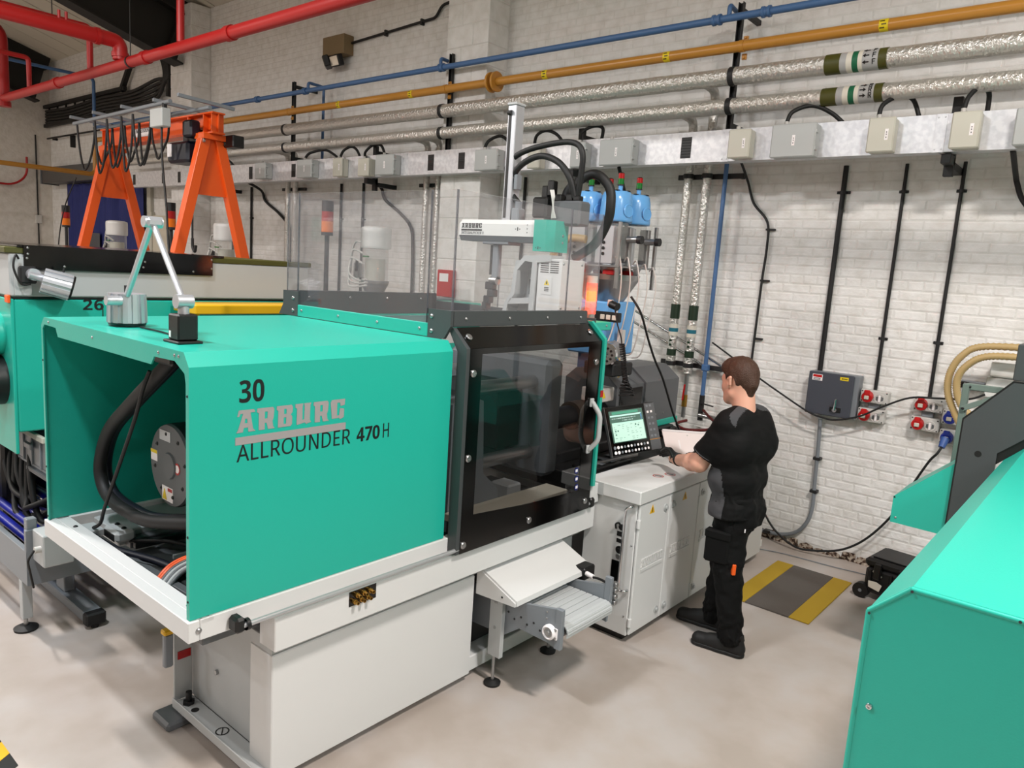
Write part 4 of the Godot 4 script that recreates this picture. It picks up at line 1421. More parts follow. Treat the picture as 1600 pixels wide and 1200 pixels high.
	bx(v3(-6.0, 0.30, 4.99), v3(-4.43, 0.5, 5.02), 0.003)
	part("end_plate", M.grey)
	bx(v3(-4.53, 0.40, 4.25), v3(-4.5, 0.47, 4.98), 0.003)
	part("inner_rail", M.cream_plastic)
	bx(v3(-6.0, 0.30, 4.2), v3(-5.97, 0.62, 5.02), 0.003)
	part("side_plate", M.grey)
	for k in 8:
		cyl(v3(-5.96, 0.44, 4.9 - k * 0.085), v3(-4.53, 0.44, 4.9 - k * 0.085), 0.028, -1, 14)
		part("roller", M.roller)
	bx(v3(-4.49, 0.60, 4.96), v3(-4.44, 0.68, 5.01), 0.004)
	part("stop", M.grey)
	for q in [[-4.55, 5.0], [-5.9, 5.0], [-4.55, 4.25], [-5.9, 4.25]]:
		bx(v3(q[0] - 0.025, 0.07, q[1] - 0.03), v3(q[0] + 0.025, 0.30, q[1] + 0.02), 0.003)
		part("leg", M.lightgrey)
		cyl(v3(q[0], 0.025, q[1]), v3(q[0], 0.09, q[1]), 0.012, -1, 10)
		part("spindle", M.steel)
		lathe(v3(q[0], 0.0, q[1]), Vector3.UP, [Vector2(0.0, 0), Vector2(0.06, 0.0), Vector2(0.062, 0.012), Vector2(0.03, 0.028), Vector2(0, 0.03)], 20)
		part("foot", M.rubber)
	thing("sensor_box", "pale metal box with a cable bolted to the corner of the roller table", "box", v3(-4.4, 0.42, 4.95))
	bx(v3(-4.425, 0.45, 4.84), v3(-4.26, 0.63, 4.99), 0.006)
	part("case", M.lightgrey)
	cyl(v3(-4.3, 0.55, 4.99), v3(-4.3, 0.55, 5.02), 0.018, -1, 12)
	part("socket", M.socket)
	cable([v3(-4.3, 0.55, 5.02), v3(-4.3, 0.5, 5.05), v3(-4.35, 0.42, 5.03), v3(-4.4, 0.3, 5.0)], 0.006)
	part("lead", M.rubber)
	# T shaped desk leg
	thing("table_leg", "grey T shaped table leg with black foot caps behind the roller table", "table", v3(-4.75, 0, 4.7))
	bx(v3(-5.08, 0.03, 4.67), v3(-4.36, 0.09, 4.77), 0.006)
	part("foot_bar", M.grey)
	bx(v3(-4.36, 0.02, 4.665), v3(-4.3, 0.095, 4.775), 0.01)
	part("foot_cap", M.rubber)
	bx(v3(-5.13, 0.02, 4.665), v3(-5.08, 0.095, 4.775), 0.01)
	part("foot_cap", M.rubber)
	bx(v3(-4.83, 0.09, 4.69), v3(-4.70, 0.75, 4.75), 0.005)
	part("column", M.grey)
	bx(v3(-5.2, 0.75, 4.1), v3(-4.2, 0.78, 4.78), 0.005)
	part("top_frame", M.midgrey)
	for q in [[-4.35, 4.72], [-5.1, 4.72]]:
		cyl(v3(q[0] + 0.02, 0.0, q[1]), v3(q[0] + 0.02, 0.03, q[1]), 0.02, -1, 10)
		part("glide", M.rubber)
	# warning tape on the floor
	var strip := thing("floor_tape", "black and yellow warning tape on the floor at the bottom left corner", "tape", v3(-3.5, 0, 5.45))
	for k in 9:
		var x := -4.3 + k * 0.11
		ext([Vector2(x, 5.405), Vector2(x + 0.108, 5.405), Vector2(x + 0.158, 5.48), Vector2(x + 0.05, 5.48)], 1, 0.0005, 0.002)
		part("stripe", M.yellow if k % 2 else M.black)

# ---------------------------------------------------------------- the main machine
func c_path(z0: float, z1: float, t: float, flange := false) -> void:
	# folded sheet cover open below: outline in (x, y), walls t thick
	var o := [Vector2(-2.40, 0.892), Vector2(-2.40, 1.80), Vector2(-2.436, 1.848), Vector2(-3.737, 1.848), Vector2(-3.775, 1.81), Vector2(-3.775, 0.892)]
	if flange:
		ext([Vector2(-2.40, 0.892), Vector2(-2.40, 1.80), Vector2(-2.436, 1.848), Vector2(-3.737, 1.848), Vector2(-3.775, 1.81), Vector2(-3.775, 0.892),
			Vector2(-3.757, 0.892), Vector2(-3.757, 1.795), Vector2(-3.735, 1.815), Vector2(-3.60, 1.813), Vector2(-3.575, 1.775), Vector2(-2.68, 1.775), Vector2(-2.655, 1.806), Vector2(-2.50, 1.81), Vector2(-2.43, 1.775), Vector2(-2.422, 1.74), Vector2(-2.422, 0.892)], 2, z0, z1)
		return
	ext([Vector2(-2.40, 0.892), Vector2(-2.40, 1.80), Vector2(-2.40 - t, 1.80 - t * 0.4), Vector2(-2.40 - t, 0.892)], 2, z0, z1)
	ext([Vector2(-2.40, 1.80), Vector2(-2.436, 1.848), Vector2(-2.436 - t * 0.4, 1.848 - t), Vector2(-2.40 - t, 1.80 - t * 0.4)], 2, z0, z1)
	ext([Vector2(-2.436, 1.848), Vector2(-3.737, 1.848), Vector2(-3.737 + t * 0.4, 1.848 - t), Vector2(-2.436 - t * 0.4, 1.848 - t)], 2, z0, z1)
	ext([Vector2(-3.737, 1.848), Vector2(-3.775, 1.81), Vector2(-3.775 + t, 1.81 - t * 0.4), Vector2(-3.737 + t * 0.4, 1.848 - t)], 2, z0, z1)
	ext([Vector2(-3.775, 1.81), Vector2(-3.775, 0.892), Vector2(-3.775 + t, 0.892), Vector2(-3.775 + t, 1.81 - t * 0.4)], 2, z0, z1)

func machine() -> void:
	var t := thing("injection_machine", "large turquoise injection moulding machine numbered 30, its end cover open", "machine", v3(-3.0, 0, 3.6))
	# white frame round the deck
	bx(v3(-3.79, 0.81, 5.085), v3(-2.39, 0.89, 5.128), 0.003)
	part("end_rail", M.white)
	bx(v3(-3.79, 0.872, 5.03), v3(-2.39, 0.89, 5.085), 0.002)
	part("rail_ledge", M.white)
	bx(v3(-2.43, 0.81, 2.60), v3(-2.39, 0.89, 5.0845), 0.003)
	part("front_rail", M.white)
	bx(v3(-2.48, 0.872, 3.84), v3(-2.43, 0.89, 5.03), 0.002)
	part("rail_ledge", M.white)
	bx(v3(-3.79, 0.81, 2.60), v3(-3.75, 0.89, 5.0845), 0.003)
	part("rear_rail", M.white)
	for q in [v3(-2.41, 0.889, 5.05), v3(-2.52, 0.889, 5.06), v3(-3.6, 0.889, 5.06)]:
		screw(q, Vector3.UP, 0.011)
		part("screw", M.black)
	screw(v3(-2.39, 0.85, 5.09), Vector3.RIGHT, 0.012)
	part("screw", M.steel)
	# base
	bx(v3(-2.47, 0.665, 2.60), v3(-2.36, 0.8095, 4.80), 0.004)
	part("upper_base", M.white)
	bx(v3(-2.425, 0.83, 2.60), v3(-2.34, 0.952, 2.69), 0.004)
	part("corner_block", M.white)
	bx(v3(-3.2, 0.05, 2.62), v3(-2.62, 0.8, 4.70), 0.004)
	part("base_core", M.midgrey)
	bx(v3(-2.61, 0.045, 3.565), v3(-2.445, 0.60, 4.756), 0.004)
	part("side_panel", M.white)
	bx(v3(-2.61, 0.045, 2.61), v3(-2.46, 0.13, 3.564), 0.004)
	part("sill", M.white)
	bx(v3(-2.61, 0.601, 2.61), v3(-2.452, 0.664, 4.756), 0.003)
	part("upper_strip", M.lightgrey)
	bx(v3(-2.61, 0.13, 2.61), v3(-2.5, 0.60, 2.80), 0.003)
	part("rear_side_panel", M.lightgrey)
	for q in [v3(-2.451, 0.635, 3.60), v3(-2.451, 0.612, 3.60), v3(-2.451, 0.635, 2.86), v3(-2.451, 0.635, 2.9)]:
		screw(q, Vector3.RIGHT, 0.006)
		part("screw", M.iron)
	# end of the base with its welded foot flange
	bx(v3(-3.19, 0.085, 4.70), v3(-2.472, 0.8095, 4.712), 0.002)
	part("end_web", M.lightgrey)
	bx(v3(-3.2, 0.085, 4.712), v3(-3.188, 0.8095, 4.80), 0.002)
	part("end_flange", M.lightgrey)
	bx(v3(-3.19, 0.066, 4.712), v3(-2.47, 0.085, 4.80), 0.003)
	part("foot_flange", M.lightgrey)
	bx(v3(-3.2, 0.055, 4.80), v3(-2.47, 0.1, 4.806), 0.002)
	part("flange_lip", M.lightgrey)
	for q in [v3(-2.955, 0.3, 4.712), v3(-2.58, 0.285, 4.712)]:
		lathe(q, Vector3.BACK, [Vector2(0.012, 0), Vector2(0.012, 0.012), Vector2(0.006, 0.014), Vector2(0, 0.014)], 6)
		part("bolt", M.steel)
	cyl(v3(-3.13, 0.085, 4.76), v3(-3.13, 0.145, 4.76), 0.014, -1, 10)
	part("levelling_screw", M.black)
	lathe(v3(-3.13, 0.085, 4.76), Vector3.UP, [Vector2(0.028, 0), Vector2(0.028, 0.014), Vector2(0.014, 0.014)], 6)
	part("nut", M.iron)
	lathe(v3(-3.06, 0.0852, 4.765), Vector3.UP, [Vector2(0.018, 0), Vector2(0.018, 0.001), Vector2(0, 0.001)], 14)
	part("slot_hole", M.black)
	bx(v3(-3.187, 0.29, 4.722), v3(-3.184, 0.33, 4.785), 0.001)
	part("red_sticker", M.red_off)
	lathe_ring(v3(-2.83, 0.0856, 4.757), Vector3.UP, 0.03, 0.024)
	part("prohibition_sticker", M.darkprint)
	bar(v3(-2.85, 0.0862, 4.743), v3(-2.81, 0.0862, 4.771), 0.005, 0.0008, 0.0)
	part("prohibition_sticker", M.darkprint)
	bx(v3(-3.16, 0.3, 4.83), v3(-3.13, 0.46, 4.87), 0.006)
	part("latch", M.grey)
	bx(v3(-3.165, 0.46, 4.825), v3(-3.125, 0.485, 4.875), 0.006)
	part("latch_clip", M.yellow)
	for q in [[-3.17, 4.8], [-2.7, 4.5], [-3.17, 2.8], [-2.7, 2.75]]:
		bx(v3(q[0] - 0.08, 0.0, q[1] - 0.08), v3(q[0] + 0.08, 0.045, q[1] + 0.08), 0.012)
		part("mounting_pad", M.midgrey)
	# cooling water manifold
	bx(v3(-2.36, 0.742, 4.305), v3(-2.357, 0.808, 4.45), 0.001)
	var mf := part("manifold_recess", M.gloss_black)
	for k in 3:
		for j in 2:
			var z := 4.425 - k * 0.035 - j * 0.012
			lathe(v3(-2.357, 0.762 + j * 0.026, z), Vector3.RIGHT, [Vector2(0.011, 0), Vector2(0.011, 0.012), Vector2(0.008, 0.013), Vector2(0.008, 0.03), Vector2(0.006, 0.03), Vector2(0.005, 0.01), Vector2(0, 0.01)], 12)
			part("brass_fitting", M.brass, mf)
	# turquoise clamp cover
	c_path(3.862, 5.112, 0.008)
	var cover := part("clamp_cover", M.green)
	c_path(5.112, 5.118, 0.008, true)
	part("end_flange", M.green, cover)
	for q in [[-3.68, 1.83], [-3.2, 1.815], [-2.62, 1.825], [-2.5, 1.83], [-2.47, 1.83]]:
		screw(v3(q[0], q[1], 5.118), Vector3.BACK, 0.006)
		part("screw", M.steel, cover)
	for y in [1.7, 1.2, 0.96]:
		screw(v3(-2.411, y, 5.118), Vector3.BACK, 0.005)
		part("screw", M.iron, cover)
		screw(v3(-3.766, y - 0.05, 5.118), Vector3.BACK, 0.005)
		part("screw", M.iron, cover)
	bx(v3(-3.83, 1.62, 5.09), v3(-3.778, 1.78, 5.1), 0.002)
	part("hinge_plate", M.lightgrey, cover)
	# print on the cover
	var L := Vector3.FORWARD
	words("30", v3(-2.3995, 1.632, 4.937), L, Vector3.UP, 0.082, M.darkprint, cover, "number", true, 0.82)
	wordmark(v3(-2.3998, 1.552, 4.945), L, Vector3.UP, 0.082, 0.0012, true, 0.93)
	part("wordmark", M.silverprint, cover)
	words("ALLROUNDER", v3(-2.3995, 1.423, 4.943), L, Vector3.UP, 0.06, M.darkprint, cover, "lettering", false, 0.985)
	words("470", v3(-2.3995, 1.423, 4.408), L, Vector3.UP, 0.06, M.darkprint, cover, "lettering", true, 0.92)
	words("H", v3(-2.3995, 1.423, 4.272), L, Vector3.UP, 0.06, M.darkprint, cover, "lettering", false, 0.8)
	# guide bar along the front with its black end clamps
	cyl(v3(-2.342, 0.838, 4.95), v3(-2.342, 0.838, 2.66), 0.0105, -1, 14)
	part("guide_bar", mat(Color(0.75, 0.75, 0.76), 0.3, 0.6))
	bx(v3(-2.389, 0.815, 4.94), v3(-2.328, 0.875, 4.98), 0.01)
	var cl := part("bar_clamp", M.black)
	lathe(v3(-2.345, 0.838, 4.935), Vector3.FORWARD, [Vector2(0.023, 0), Vector2(0.023, 0.014), Vector2(0.0095, 0.014)], 18)
	part("collar", M.black, cl)
	bx(v3(-2.389, 0.812, 2.655), v3(-2.325, 0.872, 2.70), 0.01)
	part("bar_clamp", M.black)
	# --- sliding safety door
	ext([Vector2(-2.332, 0.818), Vector2(-2.332, 1.818), Vector2(-2.428, 1.906), Vector2(-2.46, 1.906), Vector2(-2.425, 1.85), Vector2(-2.392, 1.80), Vector2(-2.392, 0.818)], 2, 3.818, 3.842)
	var door := part("safety_door", M.dark)
	for q in [[0.815, 0.835], [1.800, 1.818]]:
		bx(v3(-2.40, q[0] + 0.003, 2.72), v3(-2.336, q[1], 3.818), 0.002)
		part("door_frame", M.dark, door)
	bx(v3(-2.40, 0.838, 2.72), v3(-2.336, 1.80, 2.74), 0.002)
	part("door_frame", M.dark, door)
	# black border of the pane: four strips round the clear field
	var zl := 3.818
	var zr := 2.716
	bx(v3(-2.336, 0.818, 3.735), v3(-2.33, 1.818, zl), 0.0)
	part("black_border", M.gloss_black, door)
	bx(v3(-2.336, 0.818, zr), v3(-2.33, 1.818, 2.84), 0.0)
	part("black_border", M.gloss_black, door)
	ext([Vector2(3.735, 0.818), Vector2(3.735, 1.0), Vector2(3.3, 0.965), Vector2(2.84, 0.95), Vector2(2.84, 0.818)], 0, -2.336, -2.33)
	part("black_border", M.gloss_black, door)
	bx(v3(-2.336, 1.79, 2.8405), v3(-2.33, 1.818, 3.7345), 0.0)
	part("black_border", M.gloss_black, door)
	quad(v3(-2.331, 1.79, 3.735), v3(-2.331, 1.79, 2.84), v3(-2.331, 0.95, 2.84), v3(-2.331, 0.95, 3.735))
	part("tinted_pane", M.tint, door)
	# slanted top of the pane
	ext([Vector2(-2.33, 1.819), Vector2(-2.427, 1.908), Vector2(-2.431, 1.904), Vector2(-2.336, 1.817)], 2, zr, 3.818)
	part("slanted_pane", M.gloss_black, door)
	for q in [[1.701, 3.792], [1.292, 3.795], [0.859, 3.797], [0.872, 3.29], [0.872, 2.765], [1.70, 2.765]]:
		lathe(v3(-2.33, q[0], q[1]), Vector3.RIGHT, [Vector2(0.018, 0), Vector2(0.018, 0.005), Vector2(0.014, 0.009), Vector2(0.006, 0.009), Vector2(0.005, 0.006), Vector2(0, 0.006)], 16)
		part("cap_screw", M.steel, door)
	var sd := v3(0.67, 0.74, 0).normalized()
	for z in [3.785, 2.78]:
		lathe(v3(-2.378, 1.866, z), sd, [Vector2(0.018, 0), Vector2(0.018, 0.005), Vector2(0.014, 0.009), Vector2(0, 0.009)], 16)
		part("cap_screw", M.steel, door)
	for k in 3:
		lathe_ring(v3(-2.3295, 1.075 - k * 0.05, 2.875 - k * 0.006), Vector3.RIGHT, 0.019, 0.0)
		var st_ := part("pictogram", M.navy, door)
		bx(v3(-2.329, 1.067 - k * 0.05, 2.865 - k * 0.006), v3(-2.328, 1.083 - k * 0.05, 2.885 - k * 0.006), 0.0)
		part("print", M.paper, st_)
	pipe([v3(-2.33, 1.47, 2.785), v3(-2.315, 1.465, 2.785), v3(-2.268, 1.40, 2.77), v3(-2.268, 1.25, 2.77), v3(-2.315, 1.19, 2.785), v3(-2.33, 1.185, 2.785)], 0.0145, 0.03, 12)
	var hd := part("handle", M.lightgrey, door)
	for y in [1.466, 1.19]:
		bx(v3(-2.3305, y - 0.025, 2.768), v3(-2.315, y + 0.025, 2.802), 0.006)
		part("handle_foot", M.lightgrey, hd)
	# turquoise edge to the right of the door
	ext([Vector2(-2.318, 0.953), Vector2(-2.318, 1.83), Vector2(-2.42, 1.925), Vector2(-2.45, 1.925), Vector2(-2.345, 1.82), Vector2(-2.345, 0.953)], 2, 2.685, 2.71)
	var ed := part("edge_strip", M.green)
	bx(v3(-2.3175, 1.49, 2.684), v3(-2.316, 1.53, 2.711), 0.0)
	part("red_mark", M.red, ed)
	bx(v3(-2.75, 1.862, 2.45), v3(-2.45, 1.912, 2.66), 0.004)
	var gb := part("top_bracket", M.green)
	screw(v3(-2.45, 1.89, 2.5), Vector3.RIGHT, 0.008)
	part("screw", M.steel, gb)
	# --- guard: grey collar and clear panels
	thing("clear_guard", "clear plastic guard enclosure on a dark grey collar on top of the main machine", "guard", v3(-3.1, 1.85, 3.2))
	bx(v3(-2.45, 1.909, 2.745), v3(-2.428, 1.985, 3.838), 0.003)
	var fc := part("front_collar", M.dark)
	for z in [3.757, 3.438, 3.123, 2.811]:
		screw(v3(-2.428, 1.947, z), Vector3.RIGHT, 0.009)
		part("screw", M.steel, fc)
	ext([Vector2(-2.428, 1.912), Vector2(-2.428, 1.985), Vector2(-2.58, 1.985), Vector2(-2.58, 1.85), Vector2(-2.47, 1.85)], 2, 3.843, 3.86)
	var scl := part("side_collar", M.dark)
	for q in [[-2.555, 1.95], [-2.553, 1.88]]:
		screw(v3(q[0], q[1], 3.86), Vector3.BACK, 0.011)
		part("screw", M.steel, scl)
	bx(v3(-3.655, 1.85, 3.845), v3(-2.581, 1.915, 3.86), 0.002)
	var gs := part("green_strip", M.green)
	for x in [-3.615, -3.278, -2.953, -2.637]:
		screw(v3(x, 1.884, 3.86), Vector3.BACK, 0.008)
		part("screw", M.steel, gs)
	ext([Vector2(-3.656, 1.85), Vector2(-3.656, 1.99), Vector2(-3.80, 1.99), Vector2(-3.80, 1.91), Vector2(-3.84, 1.85)], 2, 3.843, 3.86)
	var lc := part("left_collar", M.dark)
	for q in [[-3.7, 1.95], [-3.7, 1.88]]:
		screw(v3(q[0], q[1], 3.86), Vector3.BACK, 0.011)
		part("screw", M.steel, lc)
	bx(v3(-3.80, 1.85, 2.65), v3(-3.775, 1.99, 3.842), 0.003)
	var rc := part("rear_collar", M.dark)
	for z in [3.7, 3.4, 3.1, 2.8]:
		screw(v3(-3.775, 1.95, z), Vector3.RIGHT, 0.009)
		part("screw", M.steel, rc)
	bx(v3(-3.775, 1.85, 2.645), v3(-2.43, 1.94, 2.66), 0.003)
	part("right_collar", M.dark)
	# clear panels with polished edges
	for q in [[-3.775, -3.672, 1.99], [-3.668, -2.602, 1.915], [-2.598, -2.436, 1.985]]:
		bx(v3(q[0], q[2], 3.846), v3(q[1], 2.535, 3.852), 0.0)
		part("clear_panel", M.clear)
		for x in [q[0], q[1]]:
			bx(v3(x - 0.001, q[2], 3.845), v3(x + 0.001, 2.536, 3.853), 0.0)
			part("panel_edge", M.clear_edge)
	for q in [[3.842, 2.957], [2.953, 2.65]]:
		bx(v3(-2.439, 1.985, q[1]), v3(-2.433, 2.535, q[0]), 0.0)
		part("clear_panel", M.clear)
		for z in [q[0], q[1]]:
			bx(v3(-2.44, 1.985, z - 0.001), v3(-2.432, 2.536, z + 0.001), 0.0)
			part("panel_edge", M.clear_edge)
	bx(v3(-3.78, 1.99, 2.655), v3(-3.774, 2.535, 3.842), 0.0)
	part("clear_panel", M.clear)
	bx(v3(-3.2, 1.94, 2.65), v3(-2.44, 2.535, 2.656), 0.0)
	part("clear_panel", M.clear)
	bx(v3(-3.205, 1.94, 2.649), v3(-3.2, 2.536, 2.657), 0.0)
	part("panel_edge", M.clear_edge)
	# --- articulated lamp on the cover
	thing("machine_lamp", "articulated machine lamp on a black base, its ribbed head resting on the turquoise cover", "lamp", v3(-2.68, 1.848, 5.0))
	bx(v3(-2.745, 1.848, 4.95), v3(-2.625, 1.858, 5.045), 0.003)
	part("foot_plate", M.black)
	bx(v3(-2.725, 1.858, 4.958), v3(-2.645, 1.955, 5.035), 0.006)
	part("base", M.black)
	bx(v3(-2.715, 1.868, 5.035), v3(-2.70, 1.892, 5.0362), 0.0)
	part("sticker", M.paper)
	cyl(v3(-2.685, 1.955, 4.995), v3(-2.685, 1.985, 4.995), 0.02)
	part("neck", M.alu)
	cyl(v3(-2.685, 2.0, 5.025), v3(-2.685, 2.0, 4.965), 0.026, -1, 18)
	part("lower_knuckle", M.alu)
	cyl(v3(-2.69, 2.005, 4.995), v3(-2.955, 2.275, 4.98), 0.0115, 0.0115, 14)
	part("lower_arm", M.alu)
	cyl(v3(-2.965, 2.285, 5.015), v3(-2.965, 2.285, 4.945), 0.022, -1, 18)
	part("elbow", M.alu)
	bx(v3(-2.998, 2.268, 4.95), v3(-2.935, 2.3, 5.01), 0.008)
	part("elbow_cap", M.alu)
	cyl(v3(-2.975, 2.275, 4.98), v3(-3.235, 1.985, 4.965), 0.0125, 0.0125, 14)
	part("upper_arm", M.alu)
	cyl(v3(-3.25, 1.96, 5.045), v3(-3.25, 1.96, 4.985), 0.02, -1, 16)
	part("head_knuckle", M.alu)
	lamp_head(v3(-3.30, 1.987, 4.94), Vector3.DOWN, 0.08, 0.122, cur)
	cyl(v3(-3.31, 1.98, 4.94), v3(-3.31, 2.02, 4.94), 0.007, -1, 8)
	part("switch", M.iron)
	cable([v3(-2.735, 1.856, 4.99), v3(-2.85, 1.853, 4.95), v3(-3.0, 1.853, 4.93), v3(-3.2, 1.853, 4.93)], 0.0035, 6)
	part("lead", M.rubber)

func lathe_ring(at: Vector3, d: Vector3, r: float, inner: float) -> void:
	lathe(at, d, [Vector2(r, 0), Vector2(r, 0.0006), Vector2(inner, 0.0006)], 24)

# what stands inside the open end and behind the tinted door
func machine_inside() -> void:
	thing("clamp_unit", "dark clamp unit and deck seen inside the open end and behind the tinted door", "machine part", v3(-3.0, 0.81, 3.8))
	# deck plates
	bx(v3(-3.74, 0.80, 3.9), v3(-3.46, 0.872, 4.93), 0.005)
	part("deck_plate", M.lightgrey)
	bx(v3(-3.46, 0.80, 3.9), v3(-3.40, 0.845, 4.9), 0.004)
	part("deck_edge", M.midgrey)
	bx(v3(-3.40, 0.72, 3.9), v3(-2.50, 0.79, 5.02), 0.004)
	part("deck_tray", M.midgrey)
	bx(v3(-3.53, 0.845, 4.88), v3(-3.38, 0.90, 4.97), 0.014)
	var br := part("end_bearing", M.lightgrey)
	bx(v3(-3.51, 0.852, 4.969), v3(-3.40, 0.885, 4.972), 0.004)
	part("recess", M.black, br)
	for x in [-3.49, -3.42]:
		screw(v3(x, 0.90, 4.92), Vector3.UP, 0.012)
		part("screw", M.black, br)
	bar(v3(-3.36, 0.83, 4.9), v3(-3.3, 0.83, 3.9), 0.03, 0.03)
	part("guide_rail", M.iron)
	bar(v3(-3.72, 0.82, 5.0), v3(-2.6, 0.81, 4.93), 0.035, 0.03)
	part("cross_bar", M.midgrey)
	bx(v3(-3.68, 0.83, 4.95), v3(-3.56, 0.868, 5.02), 0.005)
	part("junction_block", M.lightgrey)
	# round servo motor with its stickers
	cyl(v3(-3.13, 1.25, 4.4), v3(-3.13, 1.25, 4.83), 0.185, -1, 40)
	var mo := part("servo_motor", M.iron)
	lathe(v3(-3.13, 1.25, 4.83), Vector3.BACK, [Vector2(0.185, 0), Vector2(0.18, 0.012), Vector2(0.06, 0.012), Vector2(0.055, 0.02), Vector2(0.0, 0.02)], 40)
	part("motor_cap", M.midgrey, mo)
	for k in 8:
		var a := TAU * k / 8.0 + 0.2
		screw(v3(-3.13 + cos(a) * 0.14, 1.25 + sin(a) * 0.14, 4.842), Vector3.BACK, 0.009)
		part("screw", M.black, mo)
	bx(v3(-3.22, 1.355, 4.842), v3(-3.12, 1.40, 4.844), 0.0)
	part("rating_plate", M.alu, mo)
	bx(v3(-3.305, 1.245, 4.842), v3(-3.245, 1.295, 4.844), 0.0)
	var s1 := part("sticker", M.paper, mo)
	bx(v3(-3.305, 1.28, 4.844), v3(-3.245, 1.295, 4.845), 0.0)
	part("sticker_stripe", M.label_yellow, s1)
	bx(v3(-3.20, 1.085, 4.842), v3(-3.10, 1.15, 4.844), 0.0)
	var s2 := part("sticker", M.paper, mo)
	ext([Vector2(-3.195, 1.09), Vector2(-3.155, 1.09), Vector2(-3.175, 1.14)], 2, 4.844, 4.8455)
	part("warning_triangle", M.label_yellow, s2)
	bx(v3(-3.145, 1.132, 4.844), v3(-3.105, 1.146, 4.845), 0.0)
	part("sticker_stripe", M.red, s2)
	lathe_ring(v3(-3.06, 1.25, 4.843), Vector3.BACK, 0.026, 0.018)
	part("prohibition_sticker", M.red, mo)
	lathe_ring(v3(-3.06, 1.25, 4.8425), Vector3.BACK, 0.024, 0.0)
	part("prohibition_sticker", M.paper, mo)
	# toggle and platens
	bx(v3(-3.5, 0.95, 4.1), v3(-2.72, 1.68, 4.3), 0.03)
	part("end_platen", M.iron)
	bx(v3(-3.52, 0.93, 3.52), v3(-2.66, 1.66, 3.68), 0.03)
	part("moving_platen", M.grey)
	bx(v3(-3.52, 0.93, 2.60), v3(-2.66, 1.66, 2.76), 0.03)
	part("fixed_platen", M.grey)
	for x in [-3.38, -2.78]:
		for y in [1.08, 1.52]:
			cyl(v3(x, y, 2.74), v3(x, y, 4.1), 0.04, -1, 20)
			part("tie_bar", M.steel)
	for q in [[3.34, 3.52], [2.76, 2.98]]:
		bx(v3(-3.28, 1.1, q[0]), v3(-2.86, 1.5, q[1]), 0.01)
		part("mould_half", M.iron)
	ext([Vector2(3.68, 0.83), Vector2(3.25, 0.83), Vector2(3.3, 1.0), Vector2(3.42, 1.1), Vector2(3.45, 1.5), Vector2(3.6, 1.56), Vector2(3.68, 1.5)], 0, -2.66, -2.56)
	part("platen_foot", M.grey)
	bx(v3(-3.745, 0.9, 2.62), v3(-3.735, 1.84, 3.84), 0.003)
	part("rear_wall", M.midgrey)
	ext([Vector2(3.5, 0.88), Vector2(2.8, 0.80), Vector2(2.8, 0.83), Vector2(3.5, 0.9)], 0, -3.4, -2.48)
	part("chute", M.lightgrey)
	bx(v3(-2.56, 0.905, 2.845), v3(-2.40, 0.94, 3.71), 0.003)
	part("sill_sheet", M.beige)
	bx(v3(-2.78, 0.86, 2.98), v3(-2.64, 0.95, 3.1), 0.01)
	part("sensor", M.lightgrey)
	# flat energy hose looping inside the end
	var loop := [v3(-2.90, 1.76, 4.93), v3(-2.98, 1.69, 4.95), v3(-3.25, 1.52, 4.95), v3(-3.50, 1.36, 4.94), v3(-3.63, 1.21, 4.93), v3(-3.645, 1.10, 4.93), v3(-3.56, 1.02, 4.93), v3(-3.36, 1.0, 4.93), v3(-3.1, 1.02, 4.92), v3(-2.7, 1.1, 4.8)]
	O = v3(-3.2, 1.0, 4.93)
	tube(curve(loop, 10), 0.028, 14)
	var hs := solo("energy_hose", "thick black hose looping in the open end of the main machine", "hose", M.rubber, O)
	var l2 := []
	for q in loop:
		l2.append(q + v3(-0.02, 0.0, -0.035))
	O = v3(-3.2, 1.0, 4.93)
	tube(curve(l2, 10), 0.026, 12)
	solo("energy_hose", "dark bluish hose lying right behind the thick black hose in the open end", "hose", mat(Color(0.03, 0.04, 0.09), 0.45), O)
	O = v3(-2.88, 1.72, 4.95)
	bx(v3(-2.96, 1.74, 4.9), v3(-2.80, 1.838, 4.99), 0.01)
	solo("hose_bracket", "black bracket holding the hoses under the cover edge", "bracket", M.black, O)
	wire([v3(-2.98, 1.70, 4.99), v3(-3.02, 1.62, 5.0), v3(-3.1, 1.48, 5.0), v3(-3.28, 1.22, 5.0), v3(-3.42, 1.02, 5.0), v3(-3.5, 0.92, 4.99), v3(-3.58, 0.875, 4.99)], 0.008, "thin black cable hanging down across the open end of the machine")
	var runs := [[v3(-3.6, 0.84, 5.0), v3(-3.35, 0.84, 4.99), v3(-3.1, 0.83, 4.9), v3(-2.75, 0.83, 4.85), v3(-2.5, 0.84, 4.8)], [v3(-3.58, 0.82, 5.02), v3(-3.3, 0.815, 5.01), v3(-3.05, 0.81, 4.93), v3(-2.7, 0.81, 4.88), v3(-2.5, 0.82, 4.84)], [v3(-3.4, 0.84, 4.9), v3(-3.2, 0.87, 4.8), v3(-2.9, 0.87, 4.7), v3(-2.6, 0.86, 4.6)]]
	for i in 3:
		wire(runs[i], [0.017, 0.02, 0.01][i], ["dark blue cable lying across the tray behind the end rail", "thick black cable beside the end rail in the tray", "thin black cable over the dark tray"][i], "cables in the tray", mat(Color(0.03, 0.04, 0.1), 0.45) if i == 0 else null)
